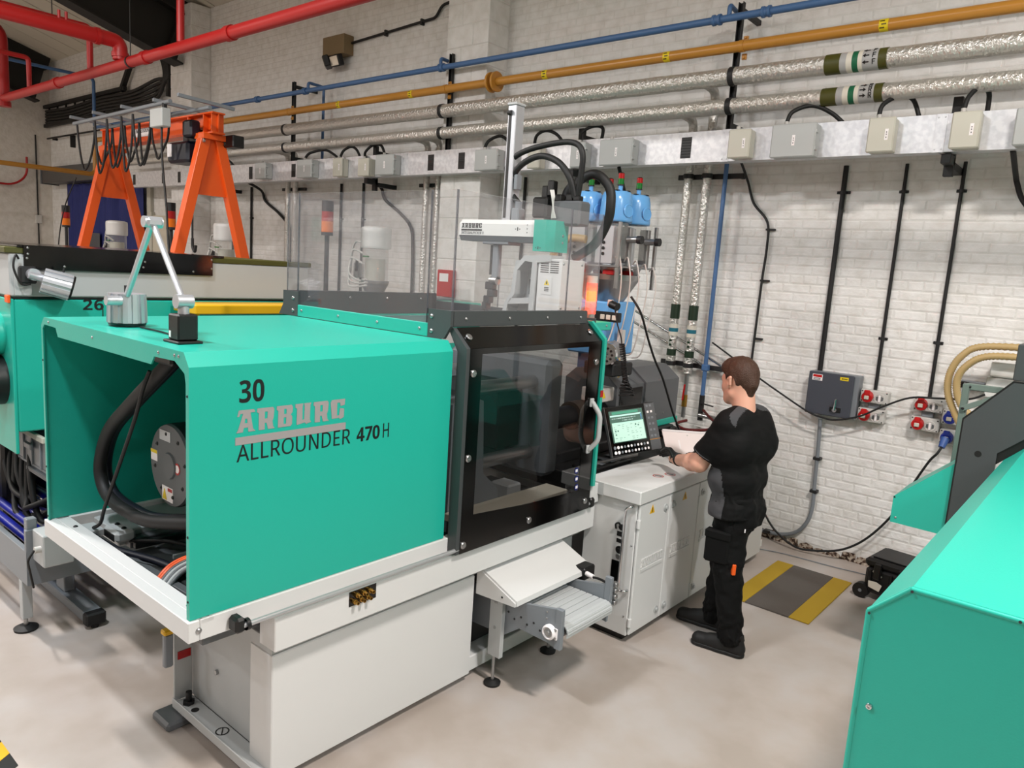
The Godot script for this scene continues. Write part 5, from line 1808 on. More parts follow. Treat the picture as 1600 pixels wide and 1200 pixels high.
	for k in 7:
		var dx := k * 0.017
		var c: Material = M.orange if k < 2 else M.plastic if k % 2 else M.midgrey
		wire([v3(-2.86 + dx, 0.79, 5.04), v3(-2.95 + dx, 0.81, 4.99), v3(-2.98 + dx, 0.86, 4.91), v3(-2.9 + dx, 0.91, 4.84), v3(-2.75 + dx * 0.5, 0.92, 4.78), v3(-2.55, 0.9, 4.74)], 0.009, "orange motor cable arching in the bundle by the corner" if k < 2 else "grey control cable arching in the bundle by the corner", "cable bundle in the tray", c)
	for k in 3:
		wire([v3(-2.52 - k * 0.02, 1.15, 4.9), v3(-2.58 - k * 0.02, 1.0, 4.95), v3(-2.6 - k * 0.015, 0.9, 4.97), v3(-2.5 - k * 0.02, 0.83, 4.95)], 0.01, ["first", "second", "third"][k] + " black cable inside the cover, counted from its front edge", "cables inside the front edge")
	O = v3(-2.6, 0.79, 4.95)
	bx(v3(-2.66, 0.79, 4.9), v3(-2.52, 0.85, 4.98), 0.01)
	solo("connector_block", "pale connector block in the tray beside the cover's front corner", "connector", M.lightgrey, O)

# ---------------------------------------------------------------- picker robot in the guard
func robot() -> void:
	thing("picker_robot", "white and turquoise linear picker robot with a tall mast standing in the clear guard", "robot", v3(-2.75, 1.93, 2.8))
	# bracket with openings, cut from plate
	var outer := [Vector2(-2.965, 1.86), Vector2(-2.93, 1.99), Vector2(-2.885, 2.06), Vector2(-2.87, 2.20), Vector2(-2.80, 2.275), Vector2(-2.60, 2.285), Vector2(-2.60, 2.25), Vector2(-2.70, 2.24), Vector2(-2.71, 1.86)]
	ext([outer[0], outer[1], outer[2], outer[3], outer[4], outer[5], outer[6], outer[7], Vector2(-2.735, 2.24), Vector2(-2.79, 2.245), Vector2(-2.845, 2.19), Vector2(-2.855, 2.05), Vector2(-2.905, 1.985), Vector2(-2.93, 1.86)], 2, 2.78, 2.905)
	part("bracket_rib", M.lightgrey)
	ext([Vector2(-2.735, 2.24), Vector2(-2.70, 2.24), Vector2(-2.71, 1.86), Vector2(-2.745, 1.86)], 2, 2.78, 2.905)
	part("bracket_rib", M.lightgrey)
	ext([Vector2(-2.885, 2.02), Vector2(-2.74, 2.035), Vector2(-2.74, 2.0), Vector2(-2.905, 1.985)], 2, 2.78, 2.905)
	part("bracket_rib", M.lightgrey)
	bx(v3(-2.95, 1.86, 2.78), v3(-2.71, 2.25, 2.80), 0.002)
	var wb := part("bracket_web", M.lightgrey)
	bx(v3(-2.83, 2.05, 2.80), v3(-2.76, 2.14, 2.803), 0.01)
	part("bracket_opening", M.midgrey, wb)
	for k in 4:
		bx(v3(-2.815, 2.155 + k * 0.014, 2.80), v3(-2.775, 2.160 + k * 0.014, 2.803), 0.0)
		part("slot", M.midgrey, wb)
	# drive cabinet with vent grille and warning plate
	bx(v3(-2.695, 1.86, 2.67), v3(-2.525, 2.265, 2.898), 0.004)
	var cabm := part("drive_cabinet", M.white)
	for i in 2:
		for k in 6:
			bx(v3(-2.675 + i * 0.07, 2.185 + k * 0.012, 2.898), v3(-2.615 + i * 0.07, 2.191 + k * 0.012, 2.8985), 0.0)
			part("vent_slot", M.black, cabm)
	bx(v3(-2.655, 2.06, 2.898), v3(-2.585, 2.16, 2.9), 0.001)
	var wp := part("warning_plate", M.white, cabm)
	ext([Vector2(-2.642, 2.115), Vector2(-2.602, 2.115), Vector2(-2.622, 2.148)], 2, 2.9, 2.9008)
	part("warning_triangle", M.label_yellow, wp)
	bx(v3(-2.626, 2.12, 2.9008), v3(-2.618, 2.136, 2.9014), 0.0)
	part("bolt_sign", M.darkprint, wp)
	for k in 3:
		bx(v3(-2.638, 2.08 + k * 0.009, 2.9), v3(-2.606, 2.085 + k * 0.009, 2.9008), 0.0)
		part("print", M.darkprint, wp)
	for q in [[2.24, 2.88], [1.99, 2.88], [2.24, 2.7], [1.99, 2.7]]:
		screw(v3(-2.525, q[0], q[1]), Vector3.RIGHT, 0.008)
		part("screw", M.steel, cabm)
	# cross beam along x
	ext([Vector2(2.90, 2.385), Vector2(2.90, 2.455), Vector2(2.875, 2.482), Vector2(2.77, 2.482), Vector2(2.75, 2.46), Vector2(2.75, 2.385)], 0, -3.345, -2.735)
	var bm := part("beam", M.lid_white)
	ext([Vector2(2.90, 2.384), Vector2(2.88, 2.352), Vector2(2.77, 2.352), Vector2(2.75, 2.384)], 0, -3.345, -2.735)
	part("beam_underside", M.grey)
	wordmark(v3(-3.325, 2.428, 2.9), Vector3.RIGHT, Vector3.UP, 0.03, 0.001, true, 0.92)
	part("wordmark", M.darkprint, bm)
	words("INTEGRALPICKER V", v3(-3.325, 2.386, 2.901), Vector3.RIGHT, Vector3.UP, 0.016, M.midgrey, bm, "lettering", false, 1.0)
	for k in 3:
		bx(v3(-2.885 + k * 0.016, 2.425 - (0.008 if k == 1 else 0.0), 2.9), v3(-2.878 + k * 0.016, 2.43 + (0.008 if k == 1 else 0.0), 2.901), 0.0)
		part("mark", M.darkprint, bm)
		bx(v3(-2.796, 2.405 + k * 0.022, 2.9), v3(-2.79, 2.411 + k * 0.022, 2.901), 0.0)
		part("mark", M.darkprint, bm)
	# turquoise end cap
	ext([Vector2(-2.735, 2.91), Vector2(-2.645, 2.91), Vector2(-2.605, 2.875), Vector2(-2.605, 2.75), Vector2(-2.735, 2.75)], 1, 2.305, 2.482)
	var cap := part("end_cap", M.green)
	for k in 3:
		bx(v3(-2.715 + k * 0.016, 2.32 - (0.005 if k == 1 else 0.0), 2.91), v3(-2.709 + k * 0.016, 2.326 + (0.005 if k == 1 else 0.0), 2.911), 0.0)
		part("mark", M.darkprint, cap)
	for y in [2.4, 2.36]:
		screw(v3(-2.605, y, 2.8), Vector3.RIGHT, 0.008)
		part("screw", M.steel, cap)
	# motors and housing behind the cap
	bx(v3(-2.83, 2.50, 2.72), v3(-2.72, 2.62, 2.83), 0.012)
	part("drive_motor", M.black)
	bx(v3(-2.82, 2.484, 2.72), v3(-2.73, 2.50, 2.83), 0.004)
	part("motor_flange", M.steel)
	bx(v3(-2.71, 2.46, 2.69), v3(-2.50, 2.60, 2.80), 0.012)
	part("cable_housing", M.midgrey)
	for q in [[-2.78, 2.62, 0.07], [-2.74, 2.63, 0.09], [-2.68, 2.6, 0.04], [-2.60, 2.6, 0.04], [-2.55, 2.6, 0.03]]:
		bx(v3(q[0] - 0.022, q[1], 2.73), v3(q[0] + 0.022, q[1] + q[2], 2.78), 0.006)
		part("plug", M.black)
	for k in 4:
		cable([v3(-2.72 + k * 0.008, 2.66, 2.8), v3(-2.69 + k * 0.006, 2.62, 2.82), v3(-2.68, 2.56 + k * 0.01, 2.815), v3(-2.66 - k * 0.01, 2.5, 2.81)], 0.004, 6)
		part("lead", M.socket)
	# mast
	bx(v3(-3.085, 2.352, 2.72), v3(-3.02, 3.165, 2.80), 0.004)
	var ma := part("mast", M.alu)
	bx(v3(-3.074, 2.5, 2.80), v3(-3.054, 3.13, 2.803), 0.001)
	part("toothed_belt", M.black, ma)
	bx(v3(-3.09, 3.165, 2.715), v3(-3.015, 3.18, 2.805), 0.003)
	part("mast_cap", M.lightgrey, ma)
	cyl(v3(-3.078, 3.12, 2.805), v3(-3.05, 3.12, 2.805), 0.014, -1, 12)
	part("pulley", M.iron, ma)
	bx(v3(-3.015, 2.482, 2.73), v3(-2.955, 2.56, 2.80), 0.008)
	part("mast_housing", M.grey)
	cyl(v3(-2.985, 2.56, 2.765), v3(-2.985, 2.6, 2.765), 0.022, -1, 14)
	part("hose_collar", M.grey)
	bx(v3(-3.015, 2.67, 2.74), v3(-2.99, 2.76, 2.79), 0.004)
	part("hose_clip", M.grey, ma)
	# arm below and gripper
	bx(v3(-3.16, 2.335, 2.76), v3(-2.95, 2.352, 2.88), 0.003)
	part("carriage", M.grey)
	bx(v3(-3.09, 2.12, 2.82), v3(-3.045, 2.336, 2.86), 0.004)
	part("arm", M.grey)
	cyl(v3(-3.102, 2.15, 2.845), v3(-3.102, 2.33, 2.845), 0.014, -1, 12)
	part("rod", M.black)
	cyl(v3(-3.10, 2.115, 2.845), v3(-3.045, 2.115, 2.845), 0.026, -1, 16)
	part("wrist", M.steel)
	for q in [[-3.10, 2.085, 0.03], [-3.085, 2.04, 0.026], [-3.115, 2.0, 0.024], [-3.13, 1.96, 0.02]]:
		bx(v3(q[0] - q[2], q[1] - 0.026, 2.82), v3(q[0] + q[2], q[1] + 0.02, 2.87), 0.005)
		part("gripper_block", M.iron)
	for k in 3:
		cyl(v3(-3.15 + k * 0.03, 1.93, 2.845), v3(-3.145 + k * 0.03, 1.90, 2.845), 0.008, 0.012, 10)
		part("suction_cup", M.rubber)
	# hoses
	var hs := [[[-3.0, 2.72, 2.77], [-3.085, 2.79, 2.775], [-3.03, 2.86, 2.78], [-2.9, 2.905, 2.78], [-2.68, 2.93, 2.78], [-2.57, 2.915, 2.78], [-2.525, 2.86, 2.78], [-2.53, 2.76, 2.77], [-2.56, 2.6, 2.75]],
		[[-2.985, 2.59, 2.765], [-3.06, 2.68, 2.77], [-2.99, 2.80, 2.78], [-2.84, 2.86, 2.78], [-2.7, 2.825, 2.78], [-2.605, 2.735, 2.78], [-2.57, 2.62, 2.76]],
		[[-2.66, 2.58, 2.72], [-2.68, 2.67, 2.68], [-2.62, 2.75, 2.62], [-2.54, 2.77, 2.6], [-2.46, 2.70, 2.58], [-2.44, 2.6, 2.58], [-2.46, 2.5, 2.57], [-2.53, 2.37, 2.58], [-2.66, 2.28, 2.6]]]
	var hl := ["outermost thick black hose arching from the mast to the drive housing", "inner thick black hose arching from the mast to the drive housing", "thickest black hose looping over the right end of the picker"]
	for i in 3:
		var pts := []
		for q in hs[i]:
			pts.append(v3(q[0], q[1], q[2]))
		O = pts[0]
		tube(curve(pts, 8), [0.017, 0.019, 0.028][i], 14)
		solo("robot_hose", hl[i], "hose", M.rubber, O, "black picker hoses")
	# orange beacon on the turquoise bracket
	thing("beacon", "lit amber beacon lamp at the right corner of the clear guard", "signal light", v3(-2.55, 1.912, 2.54))
	cyl(v3(-2.55, 1.912, 2.54), v3(-2.55, 1.955, 2.54), 0.028, -1, 20)
	part("base", M.steel)
	cyl(v3(-2.55, 1.955, 2.54), v3(-2.55, 2.14, 2.54), 0.034, -1, 24, true)
	part("lens", pane(Color(0.95, 0.45, 0.25), 0.35))
	cyl(v3(-2.55, 2.03, 2.54), v3(-2.55, 2.09, 2.54), 0.028, -1, 20)
	part("lamp_glow", M.amber)
	cyl(v3(-2.55, 2.14, 2.54), v3(-2.55, 2.185, 2.54), 0.034, -1, 24)
	part("top_section", M.cream_plastic)
	lathe(v3(-2.55, 2.185, 2.54), Vector3.UP, [Vector2(0.0, 0), Vector2(0.037, 0), Vector2(0.037, 0.005), Vector2(0, 0.005)], 24)
	part("cap", M.black)
	var l := OmniLight3D.new()
	l.name = "beacon_light"
	l.position = v3(0, 0.15, 0)
	l.light_color = Color(1.0, 0.42, 0.08)
	l.light_energy = 0.22
	l.light_size = 0.03
	l.omni_range = 30.0
	l.omni_attenuation = 2.0
	l.shadow_enabled = true
	cur.add_child(l)

# ---------------------------------------------------------------- feeder, injection unit
func injection_side() -> void:
	var c := v3(-3.135, 0, 1.505)
	thing("dosing_feeder", "light blue four chamber dosing feeder with red and green lamps above the injection unit", "feeder", v3(-3.1, 1.46, 1.5))
	var a := 0.128
	for q in [[a, a], [a, -a], [-a, a], [-a, -a]]:
		var p := c + v3(q[0], 2.575, q[1])
		lathe(p, Vector3.UP, [Vector2(0.0, 0), Vector2(0.118, 0.0), Vector2(0.122, 0.015), Vector2(0.112, 0.16), Vector2(0.102, 0.205), Vector2(0.09, 0.218), Vector2(0.0, 0.22)], 32, true)
		var ch := part("chamber", M.lightblue)
		var out := v3(q[0], 0, q[1]).normalized()
		lathe(p + v3(0.114, 0.08, 0.02), v3(1, 0.05, 0.15), [Vector2(0.05, 0), Vector2(0.05, 0.006), Vector2(0.043, 0.01), Vector2(0.042, 0.007), Vector2(0, 0.007)], 24)
		part("round_cover", M.lightblue, ch)
		for k in 6:
			var t := TAU * k / 6.0
			bc(p + v3(cos(t) * 0.085, 0.22, sin(t) * 0.085), v3(0.03, 0.006, 0.03), 0.002)
			part("lid_clip", M.iron, ch)
		cyl(p + v3(0.02, 0.21, 0), p + v3(0.02, 0.26, 0), 0.016, -1, 12)
		part("lamp_post", M.lightblue, ch)
		cyl(p + v3(0.02, 0.26, 0), p + v3(0.02, 0.268, 0), 0.024, -1, 16)
		part("lamp_holder", M.black, ch)
		cyl(p + v3(0.02, 0.268, 0), p + v3(0.02, 0.308, 0), 0.022, -1, 16)
		part("green_lamp", M.green_off, ch)
		cyl(p + v3(0.02, 0.309, 0), p + v3(0.02, 0.345, 0), 0.022, -1, 16)
		part("red_lamp", M.red_off, ch)
		cyl(p + v3(0.02, 0.345, 0), p + v3(0.02, 0.352, 0), 0.022, 0.015, 16)
		part("lamp_cap", M.black, ch)
		# clear hopper tube and steel slide housing under each chamber
		cyl(p + v3(0, -0.26, 0), p + v3(0, 0.0, 0), 0.1, -1, 24)
		part("hopper_tube", M.jar)
		bx(p + v3(0.03, -0.31, -0.09), p + v3(0.105, -0.03, -0.05), 0.004)
		part("slide_rail", M.steel)
		bx(p + v3(-0.09, -0.30, 0.05), p + v3(0.06, -0.03, 0.1), 0.004)
		part("face_plate", M.alu)
		for k in 3:
			lathe(p + v3(-0.02 + k * 0.0, -0.15 - k * 0.04, 0.1), Vector3.BACK, [Vector2(0.012, 0), Vector2(0.012, 0.006), Vector2(0, 0.006)], 10)
			part("bolt", M.black)
		cyl(p + v3(0.105, -0.12, -0.02), p + v3(0.2, -0.12, -0.02), 0.024, -1, 16)
		part("air_cylinder", M.steel)
		cyl(p + v3(0.19, -0.12, -0.02), p + v3(0.225, -0.12, -0.02), 0.03, -1, 10)
		part("knob", M.iron)
		lathe(p + v3(0, -0.44, 0), Vector3.UP, [Vector2(0.03, 0), Vector2(0.08, 0.1), Vector2(0.1, 0.15)], 20)
		part("cone", M.alu)
		bx(p + v3(-0.02, -0.38, 0.055), p + v3(0.07, -0.345, 0.09), 0.006)
		part("red_tag", M.plug_red)
	bx(c + v3(-0.27, 2.25, -0.27), c + v3(0.27, 2.265, 0.27), 0.004)
	part("frame_plate", M.steel)
	for q in [[0.255, 0.255], [0.255, -0.255], [-0.255, 0.255], [-0.255, -0.255]]:
		bx(c + v3(q[0] - 0.012, 2.1, q[1] - 0.012), c + v3(q[0] + 0.012, 2.57, q[1] + 0.012), 0.003)
		part("frame_post", M.steel)
	lathe(c + v3(0, 1.9, 0), Vector3.UP, [Vector2(0.09, 0), Vector2(0.25, 0.26), Vector2(0.26, 0.3), Vector2(0.0, 0.3)], 24)
	part("funnel", M.steel)
	bx(c + v3(-0.17, 1.60, -0.2), c + v3(0.17, 2.0, 0.2), 0.012)
	var bl := part("weigh_box", M.lightblue)
	lathe(c + v3(-0.02, 1.9, 0.2), Vector3.BACK, [Vector2(0.05, 0), Vector2(0.05, 0.01), Vector2(0.035, 0.01), Vector2(0.03, 0.004), Vector2(0, 0.004)], 24)
	part("sight_glass", M.grey, bl)
	for k in 5:
		bx(c + v3(-0.13 + (k % 3) * 0.05, 1.66 + (k / 2) * 0.05, 0.2), c + v3(-0.115 + (k % 3) * 0.05, 1.675 + (k / 2) * 0.05, 0.203), 0.0)
		part("mark", M.navy, bl)
	bx(c + v3(-0.12, 1.46, -0.12), c + v3(0.12, 1.60, 0.12), 0.008)
	part("neck", M.blue)
	bx(c + v3(0.08, 1.86, 0.205), c + v3(0.3, 1.93, 0.25), 0.006)
	var vb := part("valve_bank", M.black)
	for k in 3:
		bx(c + v3(0.15 + k * 0.05, 1.875, 0.25), c + v3(0.185 + k * 0.05, 1.91, 0.262), 0.003)
		part("valve", M.cream_plastic, vb)
	for k in 5:
		var p0 := c + v3(0.2 + k * 0.02, 2.32 - k * 0.02, 0.2 - k * 0.09)
		cable([p0, p0 + v3(0.05, 0.02, 0.03), p0 + v3(0.09, -0.15, 0.04), p0 + v3(0.07, -0.4, 0.03 + k * 0.01), p0 + v3(0.02, -0.62, 0.05), p0 + v3(-0.05, -0.66, 0.06)], 0.0055, 6)
		part("air_line", M.socket)
	for k in 3:
		var p1 := c + v3(0.16, 1.72 - k * 0.05, 0.2 - k * 0.1)
		cable([p1, p1 + v3(0.08, -0.04, 0.03), p1 + v3(0.12, -0.16, 0.02), p1 + v3(0.07, -0.24, 0.0), p1 + v3(0.0, -0.2, -0.02)], 0.007, 6)
		part("air_line", M.tan if k == 1 else M.socket)
	cable([c + v3(-0.02, 2.44, 0.27), c + v3(-0.15, 2.44, 0.3), c + v3(-0.27, 2.36, 0.3), c + v3(-0.3, 2.2, 0.28)], 0.03, 12)
	part("suction_hose", M.tan)
	bx(c + v3(0.2, 1.62, 0.05), c + v3(0.25, 1.8, 0.09), 0.004)
	part("white_duct", M.socket)
	# silver electric motor
	thing("electric_motor", "silver finned electric motor with a fan grille beside the door edge", "motor", v3(-2.86, 1.55, 2.0))
	cyl(v3(-2.86, 1.66, 1.75), v3(-2.72, 1.66, 2.06), 0.07, -1, 24)
	part("motor_body", M.steel)
	for k in 9:
		var t := TAU * k / 9.0
		bar(v3(-2.86 + cos(t) * 0.066, 1.66 + sin(t) * 0.07, 1.76), v3(-2.74 + cos(t) * 0.066, 1.66 + sin(t) * 0.07, 2.02), 0.012, 0.012)
		part("fin", M.steel)
	lathe(v3(-2.72, 1.66, 2.06), v3(0.41, 0, 0.91), [Vector2(0.078, -0.05), Vector2(0.08, 0.0), Vector2(0.07, 0.012), Vector2(0.02, 0.012), Vector2(0, 0.01)], 24)
	var cowl := part("fan_cowl", M.chrome)
	for k in 10:
		var t := TAU * k / 10.0
		lathe(v3(-2.715, 1.66, 2.073) + v3(0.91, 0, -0.41) * cos(t) * 0.045 + v3(0, sin(t) * 0.045, 0), v3(0.41, 0, 0.91), [Vector2(0.009, 0), Vector2(0.009, 0.001), Vector2(0, 0.001)], 8)
		part("grille_hole", M.black, cowl)
	bx(v3(-2.95, 1.50, 1.72), v3(-2.7, 1.59, 1.98), 0.01)
	part("gear_block", M.iron)
	# grey injection unit cover
	thing("injection_unit", "dark grey injection unit with folded cover and turquoise edge behind the control panel", "machine part", v3(-3.05, 0.95, 1.3))
	ext([Vector2(-3.3, 1.08), Vector2(-3.3, 1.42), Vector2(-3.2, 1.50), Vector2(-2.93, 1.50), Vector2(-2.80, 1.40), Vector2(-2.80, 1.08)], 2, 0.8, 1.33)
	var cv := part("rear_cover", M.midgrey)
	ext([Vector2(-3.28, 1.1), Vector2(-3.28, 1.41), Vector2(-3.19, 1.49), Vector2(-2.94, 1.49), Vector2(-2.815, 1.395), Vector2(-2.815, 1.1)], 2, 1.335, 1.72)
	part("front_cover", M.midgrey)
	ext([Vector2(1.36, 1.12), Vector2(1.36, 1.37), Vector2(1.68, 1.37), Vector2(1.68, 1.12)], 0, -2.814, -2.81)
	part("cover_window", M.gloss_black)
	for k in 3:
		screw(v3(-2.80, 1.13, 1.26 - k * 0.12), Vector3.RIGHT, 0.008)
		part("screw", M.steel, cv)
	bx(v3(-3.3, 1.03, 0.78), v3(-2.79, 1.08, 1.5), 0.004)
	part("turquoise_edge", M.green)
	bx(v3(-2.95, 1.3, 1.78), v3(-2.80, 1.40, 1.98), 0.006)
	var wbx := part("terminal_box", M.socket)
	ext([Vector2(1.95, 1.33), Vector2(1.89, 1.33), Vector2(1.92, 1.38)], 0, -2.7995, -2.799)
	part("warning_triangle", M.label_yellow, wbx)
	cyl(v3(-2.95, 1.2, 1.72), v3(-2.95, 1.2, 2.5), 0.075, -1, 24)
	part("barrel", M.iron)
	cyl(v3(-2.95, 1.2, 1.95), v3(-2.95, 1.2, 2.1), 0.1, -1, 24)
	part("heater_band", mat(Color(0.33, 0.29, 0.25), 0.5, 0.4))
	bx(v3(-3.25, 0.95, 0.9), v3(-2.75, 1.03, 2.5), 0.01)
	part("carriage", M.iron)
	for k in 3:
		bx(v3(-2.86, 0.96, 0.9 + k * 0.14), v3(-2.72, 1.02, 1.0 + k * 0.14), 0.015)
		part("valve_block", M.black)
	bx(v3(-3.4, 0.83, 0.6), v3(-2.44, 0.95, 2.575), 0.006)
	part("bed", M.iron)
	bx(v3(-3.4, 0.08, 0.6), v3(-2.72, 0.829, 2.575), 0.006)
	part("bed_base", M.white)
	bar(v3(-2.55, 0.985, 2.5), v3(-2.5, 0.985, 1.9), 0.02, 0.02)
	part("loose_rail", M.steel)
	bx(v3(-2.66, 0.95, 2.0), v3(-2.48, 0.975, 2.45), 0.006)
	part("black_tray", M.black)
	for k in 3:
		bx(v3(-2.64, 0.977 + 0.002, 2.05 + k * 0.12), v3(-2.5, 0.984, 2.1 + k * 0.12), 0.003)
		part("slot_bar", M.midgrey)
	# coiled cord and hanging cables
	var coil := []
	for i in 330:
		var t := i / 330.0
		var yy := lerpf(1.74, 1.38, t)
		var rr := 0.018 + 0.035 * smoothstep(0.72, 1.0, t)
		var ang := i * TAU / 11.0
		coil.append(v3(-2.65 + cos(ang) * rr, yy + (0.02 * sin(ang * 0.5) if t > 0.75 else 0.0), 1.98 - t * 0.12 + sin(ang) * rr))
	O = v3(-2.65, 1.38, 1.9)
	tube(coil, 0.0045, 6)
	solo("coiled_cord", "black coiled cord hanging in front of the injection unit", "cable", M.rubber, O)
	wire([v3(-2.72, 1.99, 2.0), v3(-2.69, 1.88, 2.0), v3(-2.66, 1.78, 1.98), v3(-2.65, 1.73, 1.98)], 0.005, "thin black lead from the feeder plug to the coiled cord")
	thing("plug", "round black plug hanging below the beacon beside the feeder", "plug", v3(-2.72, 1.98, 2.0))
	cyl(v3(-2.75, 2.0, 2.0), v3(-2.69, 1.985, 2.01), 0.028, -1, 16)
	part("plug_body", M.black)
	bx(v3(-2.77, 1.985, 1.98), v3(-2.74, 2.03, 2.02), 0.005)
	part("strap", M.socket)
	wire([v3(-2.66, 2.06, 1.9), v3(-2.6, 1.95, 1.85), v3(-2.6, 1.77, 1.72), v3(-2.6, 1.62, 1.6), v3(-2.59, 1.46, 1.46), v3(-2.58, 1.2, 1.28), v3(-2.56, 1.02, 1.15), v3(-2.56, 0.96, 1.1)], 0.008, "long black cable slanting from the feeder past the grey injection cover")
	wire([v3(-2.72, 1.05, 0.75), v3(-2.75, 1.03, 0.86), v3(-2.7, 0.985, 0.8), v3(-2.6, 0.975, 0.6), v3(-2.62, 1.0, 0.42), v3(-2.75, 1.04, 0.3), v3(-2.85, 1.05, 0.17)], 0.012, "dark red rubber hose looping behind the white folder", "", mat(Color(0.35, 0.05, 0.04), 0.5), "rubber_hose")

# ---------------------------------------------------------------- control cabinet, panel, folder
func cabinet() -> void:
	var X := -2.055
	thing("control_cabinet", "long white control cabinet with four doors in front of the person", "cabinet", v3(-2.3, 0, 1.6))
	bx(v3(-2.40, 0.0, 0.6), v3(-2.12, 0.05, 2.55), 0.0)
	part("toe_base", M.black)
	bx(v3(-2.435, 0.05, 0.56), v3(X - 0.02, 0.878, 2.588), 0.004)
	var body := part("body", M.white)
	var seams := [2.585, 2.222, 1.812, 1.2, 0.565]
	for i in 4:
		bx(v3(X - 0.018, 0.06, seams[i + 1] + 0.002), v3(X, 0.873, seams[i] - 0.002), 0.006)
		var d := part("door", M.white)
		if i < 3:
			for y in [0.80, 0.13]:
				lathe(v3(X, y, (seams[i + 1] + 0.05) if i == 0 else seams[i] - 0.05), Vector3.RIGHT, [Vector2(0.024, 0), Vector2(0.024, 0.004), Vector2(0.013, 0.005), Vector2(0.012, 0.015), Vector2(0, 0.015)], 18)
				part("lock", M.lightgrey, d)
			var tz := 2.44 if i == 0 else 2.02 if i == 1 else 1.55
			ext([Vector2(tz + 0.03, 0.80), Vector2(tz - 0.03, 0.80), Vector2(tz, 0.855)], 0, X, X + 0.001)
			part("warning_triangle", M.yellow, d)
			bx(v3(X + 0.001, 0.808, tz - 0.004), v3(X + 0.0016, 0.835, tz + 0.004), 0.0)
			part("bolt_sign", M.darkprint, d)
			wordmark(v3(X, 0.475, seams[i] - 0.065), Vector3.FORWARD, Vector3.UP, 0.052, 0.006, true, 0.8)
			part("embossed_wordmark", M.white, d)
		for y in [0.76, 0.14]:
			cyl(v3(X - 0.005, y - 0.025, seams[i] - 0.002 if i == 0 else seams[i + 1]), v3(X - 0.005, y + 0.025, seams[i] - 0.002 if i == 0 else seams[i + 1]), 0.013, -1, 12)
			part("hinge", M.white, d)
	bx(v3(-2.44, 0.883, 0.55), v3(X + 0.012, 0.965, 2.615), 0.006)
	var lid := part("worktop_lid", M.white)
	bx(v3(-2.41, 0.884, 2.6149), v3(-2.30, 0.96, 2.6165), 0.0)
	part("end_seam", M.lightgrey, lid)
	for q in [[-2.16, 2.21], [-2.13, 2.11]]:
		lathe_ring(v3(q[0], 0.9652, q[1]), Vector3.UP, 0.035, 0.028)
		part("pictogram", M.red, lid)
		bar(v3(q[0] - 0.02, 0.966, q[1] + 0.01), v3(q[0] + 0.02, 0.966, q[1] - 0.01), 0.012, 0.0008, 0.0)
		part("pictogram", M.darkprint, lid)
	# controls on the end face
	var Z := 2.588
	pipe([v3(-2.10, 0.86, Z), v3(-2.10, 0.862, Z + 0.03), v3(-2.125, 0.85, Z + 0.04), v3(-2.13, 0.80, Z + 0.04), v3(-2.13, 0.36, Z + 0.04), v3(-2.125, 0.335, Z + 0.035), v3(-2.09, 0.34, Z + 0.03), v3(-2.09, 0.34, Z)], 0.009, 0.02, 10)
	part("bar_handle", M.chrome)
	bx(v3(-2.215, 0.36, Z), v3(-2.145, 0.50, Z + 0.004), 0.002)
	part("black_plate", M.gloss_black)
	for q in [[0.655, 0.03], [0.615, 0.025]]:
		bx(v3(-2.195, q[0], Z), v3(-2.15, q[0] + q[1], Z + 0.003), 0.002)
		part("socket_slot", M.black)
	lathe(v3(-2.17, 0.572, Z), Vector3.BACK, [Vector2(0.024, 0), Vector2(0.024, 0.006), Vector2(0.012, 0.008), Vector2(0.012, 0.02), Vector2(0, 0.02)], 18)
	part("rotary_switch", M.black)
	lathe(v3(-2.17, 0.53, Z), Vector3.BACK, [Vector2(0.02, 0), Vector2(0.02, 0.006), Vector2(0.014, 0.01), Vector2(0, 0.01)], 18)
	part("key_switch", M.steel)
	lathe(v3(-2.165, 0.715, Z), Vector3.BACK, [Vector2(0.018, 0), Vector2(0.018, 0.01), Vector2(0, 0.012)], 18)
	part("plug_socket", M.black)
	pipe([v3(-2.165, 0.72, Z + 0.008), v3(-2.18, 0.745, Z + 0.02), v3(-2.20, 0.73, Z + 0.02), v3(-2.20, 0.70, Z + 0.01)], 0.006, 0.01, 8)
	part("cap_strap", M.black)
	for q in [[-2.09, 0.62], [-2.1, 0.17], [-2.28, 0.12], [-2.38, 0.14]]:
		screw(v3(q[0], q[1], Z), Vector3.BACK, 0.006)
		part("screw", M.steel)
	# --- operator panel on its swivel arm
	var ce := v3(-2.40, 1.217, 2.152)
	thing("control_panel", "tilted black touchscreen control panel with a lit mint green display", "screen", ce)
	var n := v3(0.894, 0.342, 0.29).normalized()
	var rt := v3(0.121, 0.02, -0.416)
	rt = (rt - n * rt.dot(n)).normalized()
	var up := n.cross(rt)
	P = Transform3D(Basis(rt, up, n), ce)
	bx(v3(-0.215, -0.16, -0.03), v3(0.215, 0.16, 0.0), 0.004)
	part("case", M.iron)
	bx(v3(-0.21, -0.155, 0.0), v3(0.12, 0.155, 0.003), 0.001)
	part("front_glass", M.gloss_black)
	bx(v3(0.122, -0.155, 0.0), v3(0.21, 0.155, 0.003), 0.001)
	var kp := part("key_column", M.midgrey)
	ui_screen(-0.185, 0.10, -0.075, 0.13)
	for k in 11:
		for j in 2:
			lathe(v3(-0.185 + k * 0.028, -0.105 - j * 0.032, 0.003), Vector3.BACK, [Vector2(0.0085 if k > 1 else 0.011, 0), Vector2(0.0085 if k > 1 else 0.011, 0.001), Vector2(0, 0.001)], 12)
			part("key", M.paper if (k + j) % 3 else M.grey)
